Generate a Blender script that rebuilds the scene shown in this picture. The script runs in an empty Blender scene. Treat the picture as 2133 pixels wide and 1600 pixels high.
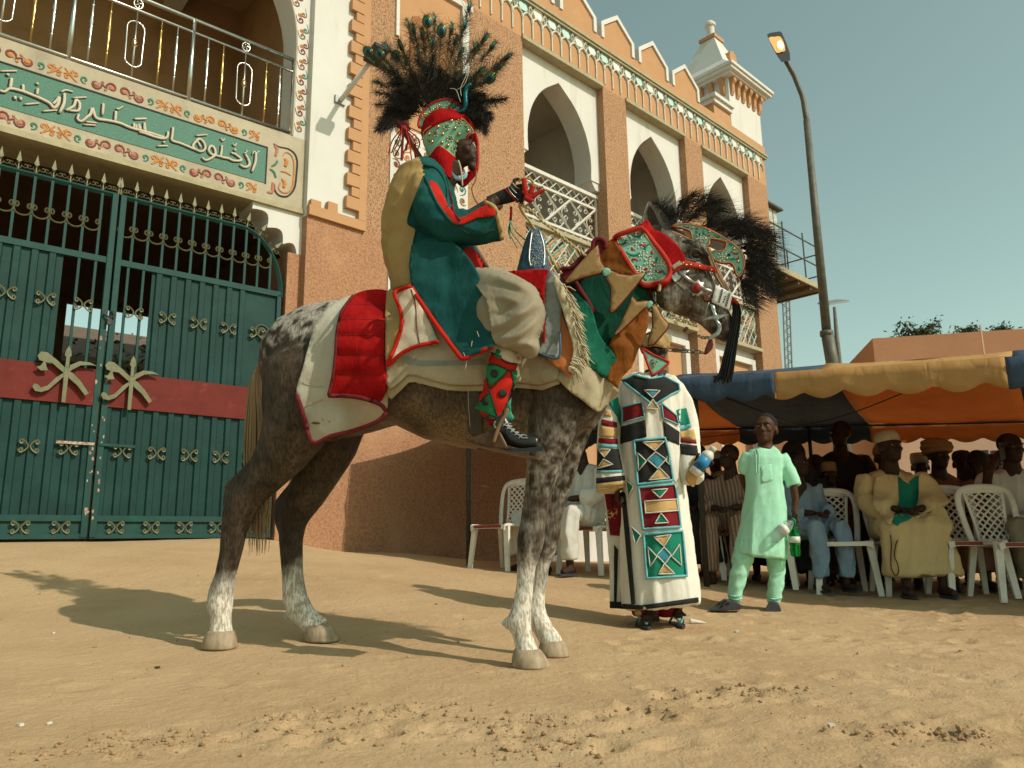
import bpy, bmesh, math, random
import numpy as np
from mathutils import Vector, Matrix, noise, geometry
from mathutils.bvhtree import BVHTree
R = math.radians
random.seed(7)
sc = bpy.context.scene
col = sc.collection
V = Vector
# ---------------------------------------------------------------- camera
FPX, PIT, RO = 1600.0, R(11.6538), R(-0.8562)
FW = V((0, math.cos(PIT), math.sin(PIT)))
_r0, _u0 = V((1, 0, 0)), V((0, -math.sin(PIT), math.cos(PIT)))
RT = _r0 * math.cos(RO) + _u0 * math.sin(RO)
UP = -_r0 * math.sin(RO) + _u0 * math.cos(RO)
CAM = V((0, 0, .5))
cd = bpy.data.cameras.new('camera')
cam = bpy.data.objects.new('camera', cd)
col.objects.link(cam)
cam.matrix_world = Matrix(((RT.x, UP.x, -FW.x, CAM.x), (RT.y, UP.y, -FW.y, CAM.y), (RT.z, UP.z, -FW.z, CAM.z), (0, 0, 0, 1)))
cd.sensor_width = 36
cd.sensor_fit = 'HORIZONTAL'
cd.lens = FPX / 2133 * 36
cd.clip_start = .05
cd.clip_end = 5000
cd.dof.use_dof = True
cd.dof.focus_distance = 3.6
cd.dof.aperture_fstop = 7.1
sc.camera = cam
# ---------------------------------------------------------------- sky and sun
SAZ, SEL = math.atan2(.85, -.53), R(40)
SUN = V((math.sin(SAZ) * math.cos(SEL), math.cos(SAZ) * math.cos(SEL), math.sin(SEL)))
w = bpy.data.worlds.new('World')
sc.world = w
w.use_nodes = True
nt = w.node_tree
bg = nt.nodes['Background']
sky = nt.nodes.new('ShaderNodeTexSky')
sky.sky_type = 'NISHITA'
sky.sun_disc = False
sky.sun_elevation = SEL
sky.sun_rotation = SAZ
sky.altitude = 300
sky.air_density = 1.0
sky.dust_density = 1.6
sky.ozone_density = 1.5
tint = nt.nodes.new('ShaderNodeMix')
tint.data_type = 'RGBA'
tint.blend_type = 'MULTIPLY'
tint.inputs[0].default_value = 1
tint.inputs[7].default_value = (.83, 1.0, .73, 1)
hs = nt.nodes.new('ShaderNodeHueSaturation')
hs.inputs['Saturation'].default_value = .62
nt.links.new(sky.outputs[0], hs.inputs['Color'])
nt.links.new(hs.outputs[0], tint.inputs[6])
nt.links.new(tint.outputs[2], bg.inputs[0])
bg.inputs[1].default_value = .172
sl = bpy.data.lights.new('sun', 'SUN')
sl.energy = 3.7
sl.angle = R(.6)
sl.color = (1.0, .90, .77)
so = bpy.data.objects.new('sun', sl)
so.rotation_euler = (-SUN).to_track_quat('-Z', 'Y').to_euler()
so.location = (20, -16, 24)
col.objects.link(so)
sc.view_settings.view_transform = 'Standard'
sc.view_settings.look = 'None'
sc.view_settings.exposure = -.02
sc.view_settings.gamma = 1

# ---------------------------------------------------------------- pixel to place
def ray(x, y):
    return FW + RT * ((x - 1066.5) / FPX) + UP * ((800 - y) / FPX)
def proj(p):
    d = V(p) - CAM
    k = d.dot(FW)
    return 1066.5 + FPX * d.dot(RT) / k, 800 - FPX * d.dot(UP) / k
def at(x, y, Y):
    r = ray(x, y)
    return CAM + r * (Y / r.y)
class Frame:
    """vertical plane: u along, d into the scene, z up"""
    def __init__(s, P0, a):
        s.P0 = V((P0[0], P0[1], 0))
        s.u = V((math.sin(a), math.cos(a), 0))
        s.n = V((math.cos(a), -math.sin(a), 0))
        s.M = Matrix(((s.u.x, -s.n.x, 0, s.P0.x), (s.u.y, -s.n.y, 0, s.P0.y), (0, 0, 1, 0), (0, 0, 0, 1)))
    def px(s, x, y, d=0):
        r = ray(x, y)
        t = (s.P0 - s.n * d - CAM).dot(s.n) / r.dot(s.n)
        return CAM + r * t
    def uz(s, x, y, d=0):
        p = s.px(x, y, d)
        return (p - s.P0).dot(s.u), p.z
    def pt(s, u, d, z):
        return s.P0 + s.u * u - s.n * d + V((0, 0, z))
FA = Frame((-2.33326, 8.28140), R(46.1077))      # arcade facade
GA = Frame((-2.39746, 8.35807), R(50.0597))      # gate bay
# ---------------------------------------------------------------- ground height
GC = [(-4.8,6.4,.56),(-3.6,7.3,.56),(-2.5,8.2,.555),(-2.0,8.65,.44),(-1.45,9.1,.41),(-.45,10.1,.28),(1.2,11.5,.2),(4,14,.1),(0,7.7,.235),(-.47,7.83,.275),(.9,7.6,.2),
      (1.55,6.4,.12),(2.4,6.6,.06),(3.4,6,.02),(3.2,7.5,.06),(1.6,8.5,.16),(.064,3.318,-.002),(.17,3.58,.003),(-1.357,3.683,.044),(-.93,3.865,.048),(.75,4.7,.01),(1.0,5.0,.01),(1.5,5.6,.01),(1.8,5.4,0),(-2.6,4.5,.15),(-1.2,5.2,.2),
      (0,1.5,0),(-1.5,1.8,0),(1.5,1.8,0),(0,0,0),(-3,2.6,.06),(4,4,-.02),(6,3,0),(0,-4,0),(-8,0,.05),(8,0,0),(-8,5,.4),(8,9,.0),(6,14,.1),(12,16,.1),(-12,12,.5),(0,20,.2),(14,5,0),(0,-12,0),(20,30,.1),(-20,30,.3)]
_g = np.array(GC)
def _rb(d): return np.sqrt(d * d + .15)
_A = _rb(np.linalg.norm(_g[:, None, :2] - _g[None, :, :2], axis=2))
_N = len(_g)
_B = np.block([[_A + np.eye(_N) * .02, np.ones((_N, 1))], [np.ones((1, _N)), np.zeros((1, 1))]])
_W = np.linalg.solve(_B, np.append(_g[:, 2], 0))
def gz_arr(P):
    P = np.asarray(P, float)
    d = np.linalg.norm(P[:, None, :] - _g[None, :, :2], axis=2)
    z = _rb(d) @ _W[:-1] + _W[-1]
    far = np.clip((np.linalg.norm(P - np.array([0, 6]), axis=1) - 14) / 14, 0, 1)
    return np.clip(z, -.08, .62) * (1 - far) + .1 * far
def gz(x, y): return float(gz_arr([(x, y)])[0])
def ground_px(x, y):
    r = ray(x, y)
    t = .5
    for i in range(4000):
        p = CAM + r * t
        if p.z <= gz(p.x, p.y): return p
        t += .01
    return p
# ---------------------------------------------------------------- materials
MATS = {}
def mat(name, c, c2=None, scale=14, rough=.8, bump=0, bscale=None, metal=0, spec=.22, stretch=None, mixlo=.35, mixhi=.7, c3=None, s3=3, lo3=.55, hi3=.75,
        sheen=0, attr=False, trans=0, fine=0, coat=0, subs=0, crease=None, st3=None):
    m = bpy.data.materials.new(name)
    m.use_nodes = True
    t = m.node_tree
    b = t.nodes['Principled BSDF']
    N = t.nodes.new
    L = t.links.new
    geo = N('ShaderNodeNewGeometry')
    def vec(st):
        if not st: return geo.outputs['Position']
        mp = N('ShaderNodeMapping')
        mp.inputs['Scale'].default_value = st
        L(geo.outputs['Position'], mp.inputs['Vector'])
        return mp.outputs[0]
    def nz(sc_, st=None, det=5, lo=.35, hi=.7):
        n = N('ShaderNodeTexNoise')
        n.inputs['Scale'].default_value = sc_
        n.inputs['Detail'].default_value = det
        n.inputs['Roughness'].default_value = .62
        L(vec(st), n.inputs['Vector'])
        r = N('ShaderNodeMapRange')
        r.inputs[1].default_value = lo
        r.inputs[2].default_value = hi
        L(n.outputs[0], r.inputs[0])
        return n, r
    def mix(f, a, bcol):
        x = N('ShaderNodeMix')
        x.data_type = 'RGBA'
        L(f, x.inputs[0])
        for sl_, vv in ((6, a), (7, bcol)):
            if isinstance(vv, tuple): x.inputs[sl_].default_value = (*vv, 1)
            else: L(vv, x.inputs[sl_])
        return x.outputs[2]
    base = None
    if attr:
        ca = N('ShaderNodeVertexColor')
        ca.layer_name = 'Col'
        base = ca.outputs[0]
    src = c
    if c2 is None:
        c2 = tuple(min(1, x * 1.0 * .80) for x in c)
    n1, r1 = nz(scale, stretch, 6, mixlo, mixhi)
    if attr:
        dk = mix(r1.outputs[0], (1, 1, 1), tuple(c2))
        mm = N('ShaderNodeMix'); mm.data_type = 'RGBA'; mm.blend_type = 'MULTIPLY'; mm.inputs[0].default_value = 1
        L(base, mm.inputs[6]); L(dk, mm.inputs[7])
        out = mm.outputs[2]
    else:
        out = mix(r1.outputs[0], tuple(c), tuple(c2))
    if c3 is not None:
        n3, r3 = nz(s3, st3, 7, lo3, hi3)
        out = mix(r3.outputs[0], out, tuple(c3))
    L(out, b.inputs['Base Color'])
    b.inputs['Roughness'].default_value = rough
    b.inputs['Metallic'].default_value = metal
    b.inputs['Specular IOR Level'].default_value = spec
    if sheen: b.inputs['Sheen Weight'].default_value = sheen; b.inputs['Sheen Roughness'].default_value = .5
    if coat: b.inputs['Coat Weight'].default_value = coat
    if trans: b.inputs['Transmission Weight'].default_value = trans; b.inputs['IOR'].default_value = 1.33
    if bump:
        nb, _ = nz(bscale or scale, stretch, 8)
        bp = N('ShaderNodeBump')
        bp.inputs['Strength'].default_value = 1
        bp.inputs['Distance'].default_value = bump
        L(nb.outputs[0], bp.inputs['Height'])
        L(bp.outputs[0], b.inputs['Normal'])
        if fine:
            nf, _ = nz((bscale or scale) * 5, None, 4)
            b2 = N('ShaderNodeBump')
            b2.inputs['Distance'].default_value = fine
            L(nf.outputs[0], b2.inputs['Height'])
            L(bp.outputs[0], b2.inputs['Normal'])
            L(b2.outputs[0], b.inputs['Normal'])
    if crease:
        dist, csc = crease
        prev = b.inputs['Normal'].links[0].from_socket if b.inputs['Normal'].links else None
        for k_, (d_, s_) in enumerate(((dist * .75, csc), (dist * .22, csc * 2.7))):
            n = N('ShaderNodeTexNoise'); n.inputs['Scale'].default_value = s_; n.inputs['Detail'].default_value = 2; n.inputs['Distortion'].default_value = 1.1
            mp = N('ShaderNodeMapping'); mp.inputs['Scale'].default_value = (1, 1, .38); mp.inputs['Location'].default_value = (k_ * 3.1, 0, 0)
            L(geo.outputs['Position'], mp.inputs['Vector']); L(mp.outputs[0], n.inputs['Vector'])
            s1 = N('ShaderNodeMath'); s1.operation = 'SUBTRACT'; s1.inputs[1].default_value = .5; L(n.outputs[0], s1.inputs[0])
            a1 = N('ShaderNodeMath'); a1.operation = 'ABSOLUTE'; L(s1.outputs[0], a1.inputs[0])
            p1 = N('ShaderNodeMath'); p1.operation = 'POWER'; p1.inputs[1].default_value = .85; L(a1.outputs[0], p1.inputs[0])
            bp = N('ShaderNodeBump'); bp.inputs['Distance'].default_value = d_; bp.inputs['Strength'].default_value = 1
            L(p1.outputs[0], bp.inputs['Height'])
            if prev is not None: L(prev, bp.inputs['Normal'])
            prev = bp.outputs[0]
        L(prev, b.inputs['Normal'])
    MATS[name] = m
    return m
def weave(m, sc_=900, dist=.0006):
    """fine cloth weave relief on an existing material"""
    t = m.node_tree
    b = t.nodes['Principled BSDF']
    geo = t.nodes.new('ShaderNodeNewGeometry')
    n = t.nodes.new('ShaderNodeTexNoise')
    n.inputs['Scale'].default_value = sc_
    t.links.new(geo.outputs['Position'], n.inputs['Vector'])
    bp = t.nodes.new('ShaderNodeBump')
    bp.inputs['Distance'].default_value = dist
    t.links.new(n.outputs[0], bp.inputs['Height'])
    if b.inputs['Normal'].links:
        t.links.new(b.inputs['Normal'].links[0].from_socket, bp.inputs['Normal'])
    t.links.new(bp.outputs[0], b.inputs['Normal'])
    return m
# ---------------------------------------------------------------- objects
WM = {}
def wm(o): return WM.get(o.name, Matrix())
def setp(o, p, M=None):
    M = M or Matrix()
    o.matrix_basis = M
    if p is not None:
        o.parent = p
        o.matrix_parent_inverse = wm(p).inverted()
    WM[o.name] = M.copy()
def tag(o, label=None, cat=None, group=None, kind=None):
    if label: o['label'] = label
    if cat: o['category'] = cat
    if group: o['group'] = group
    if kind: o['kind'] = kind
    return o
def thing(name, label, cat, loc=(0, 0, 0), group=None):
    o = bpy.data.objects.new(name, None)
    col.objects.link(o)
    o.empty_display_size = .1
    setp(o, None, Matrix.Translation(V(loc)))
    return tag(o, label, cat, group)
def inst(name, me, parent=None, M=None):
    o = bpy.data.objects.new(name, me)
    col.objects.link(o)
    setp(o, parent, M)
    return o
def catmull(P, n=6, closed=False):
    P = [V(p) for p in P]
    if len(P) < 3 and not closed:
        return [P[0].lerp(P[-1], i / n) for i in range(n + 1)]
    out = []
    m = len(P)
    for i in range(m if closed else m - 1):
        p0 = P[(i - 1) % m] if closed or i > 0 else P[0] * 2 - P[1]
        p1, p2 = P[i], P[(i + 1) % m]
        p3 = P[(i + 2) % m] if closed or i + 2 < m else p2 * 2 - p1
        for k in range(n):
            t = k / n
            out.append(.5 * ((2 * p1) + (p2 - p0) * t + (2 * p0 - 5 * p1 + 4 * p2 - p3) * t * t + (3 * p1 - p0 - 3 * p2 + p3) * t ** 3))
    if not closed: out.append(P[-1].copy())
    return out
def lerpn(L, n):
    """resample list of numbers to n values"""
    return [float(x) for x in np.interp(np.linspace(0, len(L) - 1, n), range(len(L)), L)]
class MB:
    def __init__(s):
        s.v, s.f, s.c = [], [], []
        s.col = None
    def add(s, vs, fs, c=None):
        k = len(s.v)
        s.v += [tuple(x) for x in vs]
        s.f += [tuple(i + k for i in f) for f in fs]
        s.c += [c if c is not None else s.col] * len(vs) if not (isinstance(c, list)) else c
        return s
    def box(s, a, b, M=None):
        x0, y0, z0 = a
        x1, y1, z1 = b
        vs = [V(p) for p in ((x0,y0,z0),(x1,y0,z0),(x1,y1,z0),(x0,y1,z0),(x0,y0,z1),(x1,y0,z1),(x1,y1,z1),(x0,y1,z1))]
        if M: vs = [M @ p for p in vs]
        return s.add(vs, [(0,3,2,1),(4,5,6,7),(0,1,5,4),(1,2,6,5),(2,3,7,6),(3,0,4,7)])
    def prism(s, poly, d0, d1, f=None):
        """poly in (a,b), extruded d0..d1; f(a,b,d)->point, default facade local (u,d,z)"""
        f = f or (lambda a, b, d: (a, d, b))
        n = len(poly)
        ar = sum(poly[i][0] * poly[(i + 1) % n][1] - poly[(i + 1) % n][0] * poly[i][1] for i in range(n))
        if ar < 0: poly = poly[::-1]
        vs = [f(a, b, d0) for a, b in poly] + [f(a, b, d1) for a, b in poly]
        fs = [tuple(range(n)), tuple(range(2 * n - 1, n - 1, -1))] + [(i, i + n, (i + 1) % n + n, (i + 1) % n) for i in range(n)]
        return s.add(vs, fs)
    def tube(s, P, r, n=6, closed=False, caps=True, flat=None, tw=None):
        P = [V(p) for p in P]
        m = len(P)
        if not hasattr(r, '__len__'): r = [r] * m
        elif len(r) != m: r = lerpn(r, m)
        T = [((P[(i + 1) % m] - P[i - 1]) if closed else (P[min(i + 1, m - 1)] - P[max(i - 1, 0)])) for i in range(m)]
        T = [t.normalized() if t.length > 1e-9 else V((0, 0, 1)) for t in T]
        a = V((0, 0, 1)) if abs(T[0].z) < .9 else V((1, 0, 0))
        if tw is not None: a = V(tw)
        N = (a - T[0] * a.dot(T[0])).normalized()
        vs = []
        for i in range(m):
            N = (N - T[i] * N.dot(T[i]))
            if tw is not None:
                N = V(tw) - T[i] * V(tw).dot(T[i])
            N = N.normalized() if N.length > 1e-6 else V((1, 0, 0))
            B = T[i].cross(N)
            fl = flat if flat is not None else 1
            for k in range(n):
                q = 2 * math.pi * k / n
                vs.append(P[i] + N * (math.cos(q) * r[i] * fl) + B * (math.sin(q) * r[i]))
        fs = []
        for i in range(m if closed else m - 1):
            j = (i + 1) % m
            fs += [(i * n + k, i * n + (k + 1) % n, j * n + (k + 1) % n, j * n + k) for k in range(n)]
        if caps and not closed:
            fs += [tuple(range(n - 1, -1, -1)), tuple((m - 1) * n + k for k in range(n))]
        return s.add(vs, fs)
    def loft(s, rings, caps=(True, True), closed=True):
        n = len(rings[0])
        vs = [p for r in rings for p in r]
        fs = []
        for i in range(len(rings) - 1):
            for k in range(n if closed else n - 1):
                fs.append((i * n + k, i * n + (k + 1) % n, (i + 1) * n + (k + 1) % n, (i + 1) * n + k))
        if closed:
            if caps[0]: fs.append(tuple(range(n - 1, -1, -1)))
            if caps[1]: fs.append(tuple((len(rings) - 1) * n + k for k in range(n)))
        return s.add(vs, fs)
    def lathe(s, prof, n=12, M=None):
        rings = [[V((r * math.cos(2 * math.pi * k / n), r * math.sin(2 * math.pi * k / n), z)) for k in range(n)] for r, z in prof]
        if M: rings = [[M @ p for p in q] for q in rings]
        return s.loft(rings)
    def ell(s, c, r, n=10, m=7, M=None):
        c = V(c)
        rings = []
        for i in range(m + 1):
            a = -math.pi / 2 + math.pi * (i if 0 < i < m else (i + (.04 if i == 0 else -.04))) / m
            q = [V((math.cos(a) * r[0] * math.cos(2 * math.pi * k / n), math.cos(a) * r[1] * math.sin(2 * math.pi * k / n), math.sin(a) * r[2])) for k in range(n)]
            rings.append([c + (M @ p if M else p) for p in q])
        return s.loft(rings)
    def mesh(s, name):
        me = bpy.data.meshes.new(name)
        me.from_pydata(s.v, [], s.f)
        me.validate()
        if any(c is not None for c in s.c) and len(s.c) == len(me.vertices):
            at_ = me.attributes.new('Col', 'FLOAT_COLOR', 'POINT')
            at_.data.foreach_set('color', [x for c in s.c for x in (*(c or (.5, .5, .5)), 1)])
        return me
    def build(s, name, m, parent=None, M=None, smooth=False, bev=0, label=None, cat=None, group=None, kind=None, subd=0, solid=0, fixn=False):
        me = s.mesh(name)
        if fixn:
            bm = bmesh.new(); bm.from_mesh(me); bmesh.ops.recalc_face_normals(bm, faces=bm.faces); bm.to_mesh(me); bm.free()
        me.materials.append(MATS[m] if isinstance(m, str) else m)
        if smooth: me.polygons.foreach_set('use_smooth', [True] * len(me.polygons))
        o = inst(name, me, parent, M)
        if solid:
            md = o.modifiers.new('solid', 'SOLIDIFY'); md.thickness = solid; md.offset = -1
        if subd:
            md = o.modifiers.new('sub', 'SUBSURF'); md.levels = subd; md.render_levels = subd
        if bev:
            md = o.modifiers.new('bevel', 'BEVEL'); md.width = bev; md.segments = 2; md.limit_method = 'ANGLE'; md.angle_limit = R(40)
        return tag(o, label, cat, group, kind)
def spiral(cx, cz, r, turns, a0, sgn=1, n=14, r1=.12):
    """points of a spiral that ends in its eye at (cx,cz); starts at radius r, angle a0"""
    return [(cx + (r * (1 - t) + r * r1 * t) * math.cos(a0 + sgn * turns * 2 * math.pi * t), cz + (r * (1 - t) + r * r1 * t) * math.sin(a0 + sgn * turns * 2 * math.pi * t)) for t in [i / n for i in range(n + 1)]]
# ================================================================ materials of the place
mat('stucco', (.43,.228,.132), (.305,.152,.083), scale=38, rough=.95, bump=.012, bscale=42, fine=.004, mixlo=.42, mixhi=.62, c3=(.51,.29,.165), s3=1.3, lo3=.5, hi3=.8, spec=.1)
mat('stucco_coarse', (.455,.27,.16), (.245,.125,.064), scale=62, rough=.95, bump=.010, bscale=66, fine=.004, stretch=(1,1,.62), mixlo=.46, mixhi=.60, spec=.1)
mat('ochre', (.47,.26,.135), (.43,.235,.12), scale=3, rough=.9, bump=.002, bscale=60, spec=.15, c3=(.51,.295,.155), s3=.9)
mat('ochre_dark', (.33,.15,.06), (.27,.12,.05), scale=5, rough=.9, spec=.15, bump=.002, bscale=50)
mat('whitewash', (.62,.60,.565), (.57,.55,.51), scale=1.6, rough=.85, bump=.0015, bscale=40, spec=.2, c3=(.45,.41,.345), s3=2.2, lo3=.54, hi3=.80, st3=(1.6,1.6,.22))
mat('soffit', (.46,.42,.33), (.41,.37,.28), scale=2.5, rough=.9, spec=.15)
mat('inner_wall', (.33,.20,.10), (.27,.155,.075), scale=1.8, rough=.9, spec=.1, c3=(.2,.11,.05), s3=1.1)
mat('passage', (.10,.062,.034), (.07,.043,.024), scale=2, rough=.95, spec=.05)  # inner wall colour darkened, so the gloom inside the gateway is in the paint
mat('ledge', (.40,.35,.225), (.31,.27,.17), scale=9, rough=.9, bump=.003, bscale=40, spec=.15)
mat('stone_beam', (.44,.38,.28), (.36,.305,.22), scale=4, rough=.85, bump=.003, bscale=30, spec=.2, c3=(.27,.235,.17), s3=3.0, lo3=.52, hi3=.8, st3=(1,1,.35))
mat('panel_green', (.060,.178,.125), (.042,.138,.094), scale=60, rough=.55, bump=.006, bscale=55, spec=.45, stretch=(1,1,2.5), c3=(.16,.31,.235), s3=40, lo3=.62, hi3=.8)
mat('letter', (.54,.47,.36), (.47,.40,.30), scale=12, rough=.7, spec=.3)
mat('black_paint', (.018,.018,.016), (.03,.03,.025), rough=.7)
mat('maroon_paint', (.17,.038,.03), (.23,.07,.05), scale=25, rough=.7)
mat('rose_paint', (.36,.13,.085), (.42,.19,.13), scale=25, rough=.7)
mat('orange_paint', (.50,.205,.055), (.42,.16,.045), scale=25, rough=.7)
mat('green_paint', (.035,.155,.10), (.05,.20,.13), scale=25, rough=.7)
mat('brown_paint', (.22,.115,.05), (.27,.15,.07), scale=25, rough=.7)
mat('tracery', (.60,.60,.53), (.50,.50,.42), scale=9, rough=.8, spec=.2)
mat('tracery_teal', (.10,.24,.19), (.14,.30,.24), scale=20, rough=.7)
mat('hex_white', (.66,.67,.64), (.58,.60,.56), scale=6, rough=.7)
mat('hex_teal', (.50,.63,.57), (.44,.58,.52), scale=6, rough=.7)
mat('rail_white', (.60,.575,.52), (.52,.49,.43), scale=12, rough=.55, spec=.4)
mat('steel', (.55,.54,.50), (.45,.44,.40), scale=20, rough=.28, metal=1, spec=.5)
mat('brass', (.55,.36,.13), (.45,.28,.09), scale=20, rough=.3, metal=1)
mat('gate_green', (.0075,.040,.035), (.005,.029,.026), scale=5, rough=.6, bump=.0015, bscale=30, spec=.2, c3=(.014,.055,.049), s3=2.2, lo3=.5, hi3=.8)
mat('gate_frame', (.017,.062,.054), (.012,.047,.041), scale=7, rough=.6, spec=.2, c3=(.012,.085,.055), s3=3, lo3=.6, hi3=.75)
mat('gate_red', (.145,.016,.010), (.105,.011,.007), scale=5, rough=.6, bump=.004, bscale=6, spec=.2, c3=(.19,.035,.022), s3=9, lo3=.62, hi3=.75)
mat('gate_gold', (.155,.15,.080), (.11,.108,.058), scale=18, rough=.5, metal=.3, spec=.4)
mat('rust', (.22,.075,.035), (.5,.46,.40), scale=40, rough=.8)
mat('iron', (.03,.03,.028), (.05,.045,.035), scale=20, rough=.6, spec=.4)
mat('grey_metal', (.30,.31,.30), (.24,.25,.24), scale=12, rough=.45, metal=.5)
mat('lamp_black', (.03,.035,.04), (.045,.05,.05), rough=.4)
F_, G_ = FA.M, GA.M
def lathe_prof(h, segs): return segs
# ================================================================ the building
bld = thing('gatehouse', 'two storey ochre gatehouse with white pointed arches, parapet merlons and green inscription', 'building', FA.pt(0, 0, .4))
def B(m, name, mt, M=F_, **k): return m.build(name, mt, k.pop('parent', bld), M, **k)
# --- right facade walls
B(MB().box((.0, 0, -.6), (.765, .45, 4.24)).box((.765, .0, -.6), (3.57, .45, 4.24)), 'wall', 'stucco')
B(MB().box((.77, .0, 4.24), (3.57, .45, 8.3)), 'wall', 'stucco_coarse')
BAYS = [(3.57, 5.545), (6.19, 8.06), (8.66, 10.48)]
for a, b in ((5.545, 6.19), (8.06, 8.66), (10.48, 11.32)):
    B(MB().box((a, 0, -.6), (b, .5, 8.3)), 'pilaster', 'stucco_coarse')
B(MB().box((.77, .004, 8.3), (11.32, .45, 8.96)), 'frieze_wall', 'ochre')
B(MB().box((.74, -.05, 8.955), (11.35, .4, 9.0)).box((.74, -.075, 9.0), (11.37, .4, 9.05)), 'cornice', 'ledge')
B(MB().box((.75, -.03, 9.05), (11.34, .35, 9.25)), 'parapet', 'ochre')
B(MB().box((11.0, .45, -.6), (11.32, 5, 8.96)).box((.3, 4.6, -.6), (11.3, 5, 8.96)), 'wall', 'stucco')
B(MB().box((.2, .45, 8.75), (11.2, 4.8, 8.94)), 'roof_slab', 'soffit')
# white wall by the gate
B(MB().box((.0, .02, 4.24), (.765, .45, 10.2)), 'wall', 'whitewash')
# stepped trim round the white wall
tr = MB()
tr.box((.0, -.045, 4.235), (.765, .02, 4.36))
tr.box((.66, -.046, 4.36), (.765, .02, 10.2))
B(tr, 'trim', 'ochre', bev=.004)
toothm = MB().box((0, -.045, 0), (.19, .019, .155)).mesh('tooth'); toothm.materials.append(MATS['ochre'])
toothn = MB().box((0, -.044, 0), (.12, .019, .115)).mesh('tooth'); toothn.materials.append(MATS['ochre'])
z = 4.47
while z < 10:
    inst('trim_tooth', toothm, bld, F_ @ Matrix.Translation((.485, 0, z)))
    inst('trim_tooth', toothn, bld, F_ @ Matrix.Translation((.553, 0, z + .170)))
    z += .30
for u in (.02, .24):
    B(MB().box((u, -.044, 4.36), (u + .13, .019, 4.47 - .04 * (u < .1))), 'trim_tooth', 'ochre')
# --- merlons with white coping
mp = [(-.46, 0), (.46, 0), (.46, .29), (0, .64), (-.46, .29)]
mer = MB().prism(mp, 0, .26).mesh('merlon'); mer.materials.append(MATS['ochre'])
inn = [(-.385, .0), (.385, .0), (.385, .245), (0, .54), (-.385, .245)]
cp_ = MB()
def f_(a, b, d): return (a, d, b)
out2 = [(-.475, 0), (-.475, .30), (0, .665), (.475, .30), (.475, 0)]
in2 = [(-.40, 0), (-.40, .262), (0, .57), (.40, .262), (.40, 0)]
for i in range(4):
    cp_.prism([out2[i], out2[i + 1], in2[i + 1], in2[i]], -.035, .28)
cop = cp_.mesh('coping'); cop.materials.append(MATS['whitewash'])
k = 0
u = 5.995 - 1.085 * 4
while u < 9.0:
    M = F_ @ Matrix.Translation((u, -.02, 9.25))
    o = inst('merlon', mer, bld, M)
    inst('coping', cop, o, M)
    u += 1.085
# --- frieze tracery: stems, little arches and hexagons
st = .2244
arch = MB()
def rib(P, r=.011): arch.tube([(a, -.012, b) for a, b in P], r, 5)
rib([(0, -.30), (0, .0)], .015)
pts = [(0, -.02)]
for i in range(7):
    q = math.pi * i / 6
    pts.append((st / 2 - math.cos(q) * st / 2 * .93, .02 + math.sin(q) * .085 + (.02 if i == 3 else 0)))
pts.append((st, -.02))
rib(catmull([(a, b, 0) for a, b in pts], 2) and [(p.x, p.y) for p in catmull([(a, b, 0) for a, b in pts], 2)], .019)
am = arch.mesh('frieze_arch'); am.materials.append(MATS['tracery'])
hexo = [(-.125, 0), (-.075, .085), (.075, .085), (.125, 0), (.075, -.085), (-.075, -.085)]
def hexmesh(mt):
    m = MB(); m.prism([(a * .86, b * .84) for a, b in hexo], -.010, .01)
    me = m.mesh('hexagon'); me.materials.append(MATS[mt]); return me
hw, ht = hexmesh('hex_white'), hexmesh('hex_teal')
hr = {}
for nm in ('tracery', 'tracery_teal'):
    m = MB(); m.tube([(a, -.014, b) for a, b in hexo],   .014 if nm == 'tracery' else .014, 4, closed=True)
    me = m.mesh('hexagon_frame'); me.materials.append(MATS[nm]); hr[nm] = me
xl = MB()
xl.box((-.168, -.006, -.004), (.168, -.003, .004))
for sx in (-1, 1):
    xl.tube([(sx * .125, -.012, 0), (sx * .168, -.012, .09)], .014, 4)
    xl.tube([(sx * .125, -.012, 0), (sx * .168, -.012, -.11)], .014, 4)
    xl.tube([(sx * .168, -.012, .09), (sx * .168, -.012, .07)], .012, 4)
xlm = xl.mesh('frieze_link'); xlm.materials.append(MATS['tracery'])
u = 3.58 - st * 11
i = 0
while u < 11.2:
    inst('frieze_arch', am, bld, F_ @ Matrix.Translation((u, 0, 8.66)))
    u += st
u = 3.58 - st * 11 + .13
while u < 11.25:
    M = F_ @ Matrix.Translation((u, 0, 8.862))
    teal = i % 3 == 1
    o = inst('hexagon', ht if teal else hw, bld, M)
    inst('hexagon_frame', hr['tracery_teal' if teal or i % 3 == 0 else 'tracery'], o, M)
    inst('frieze_link', xlm, o, M)
    u += st * 1.5
    i += 1
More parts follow.
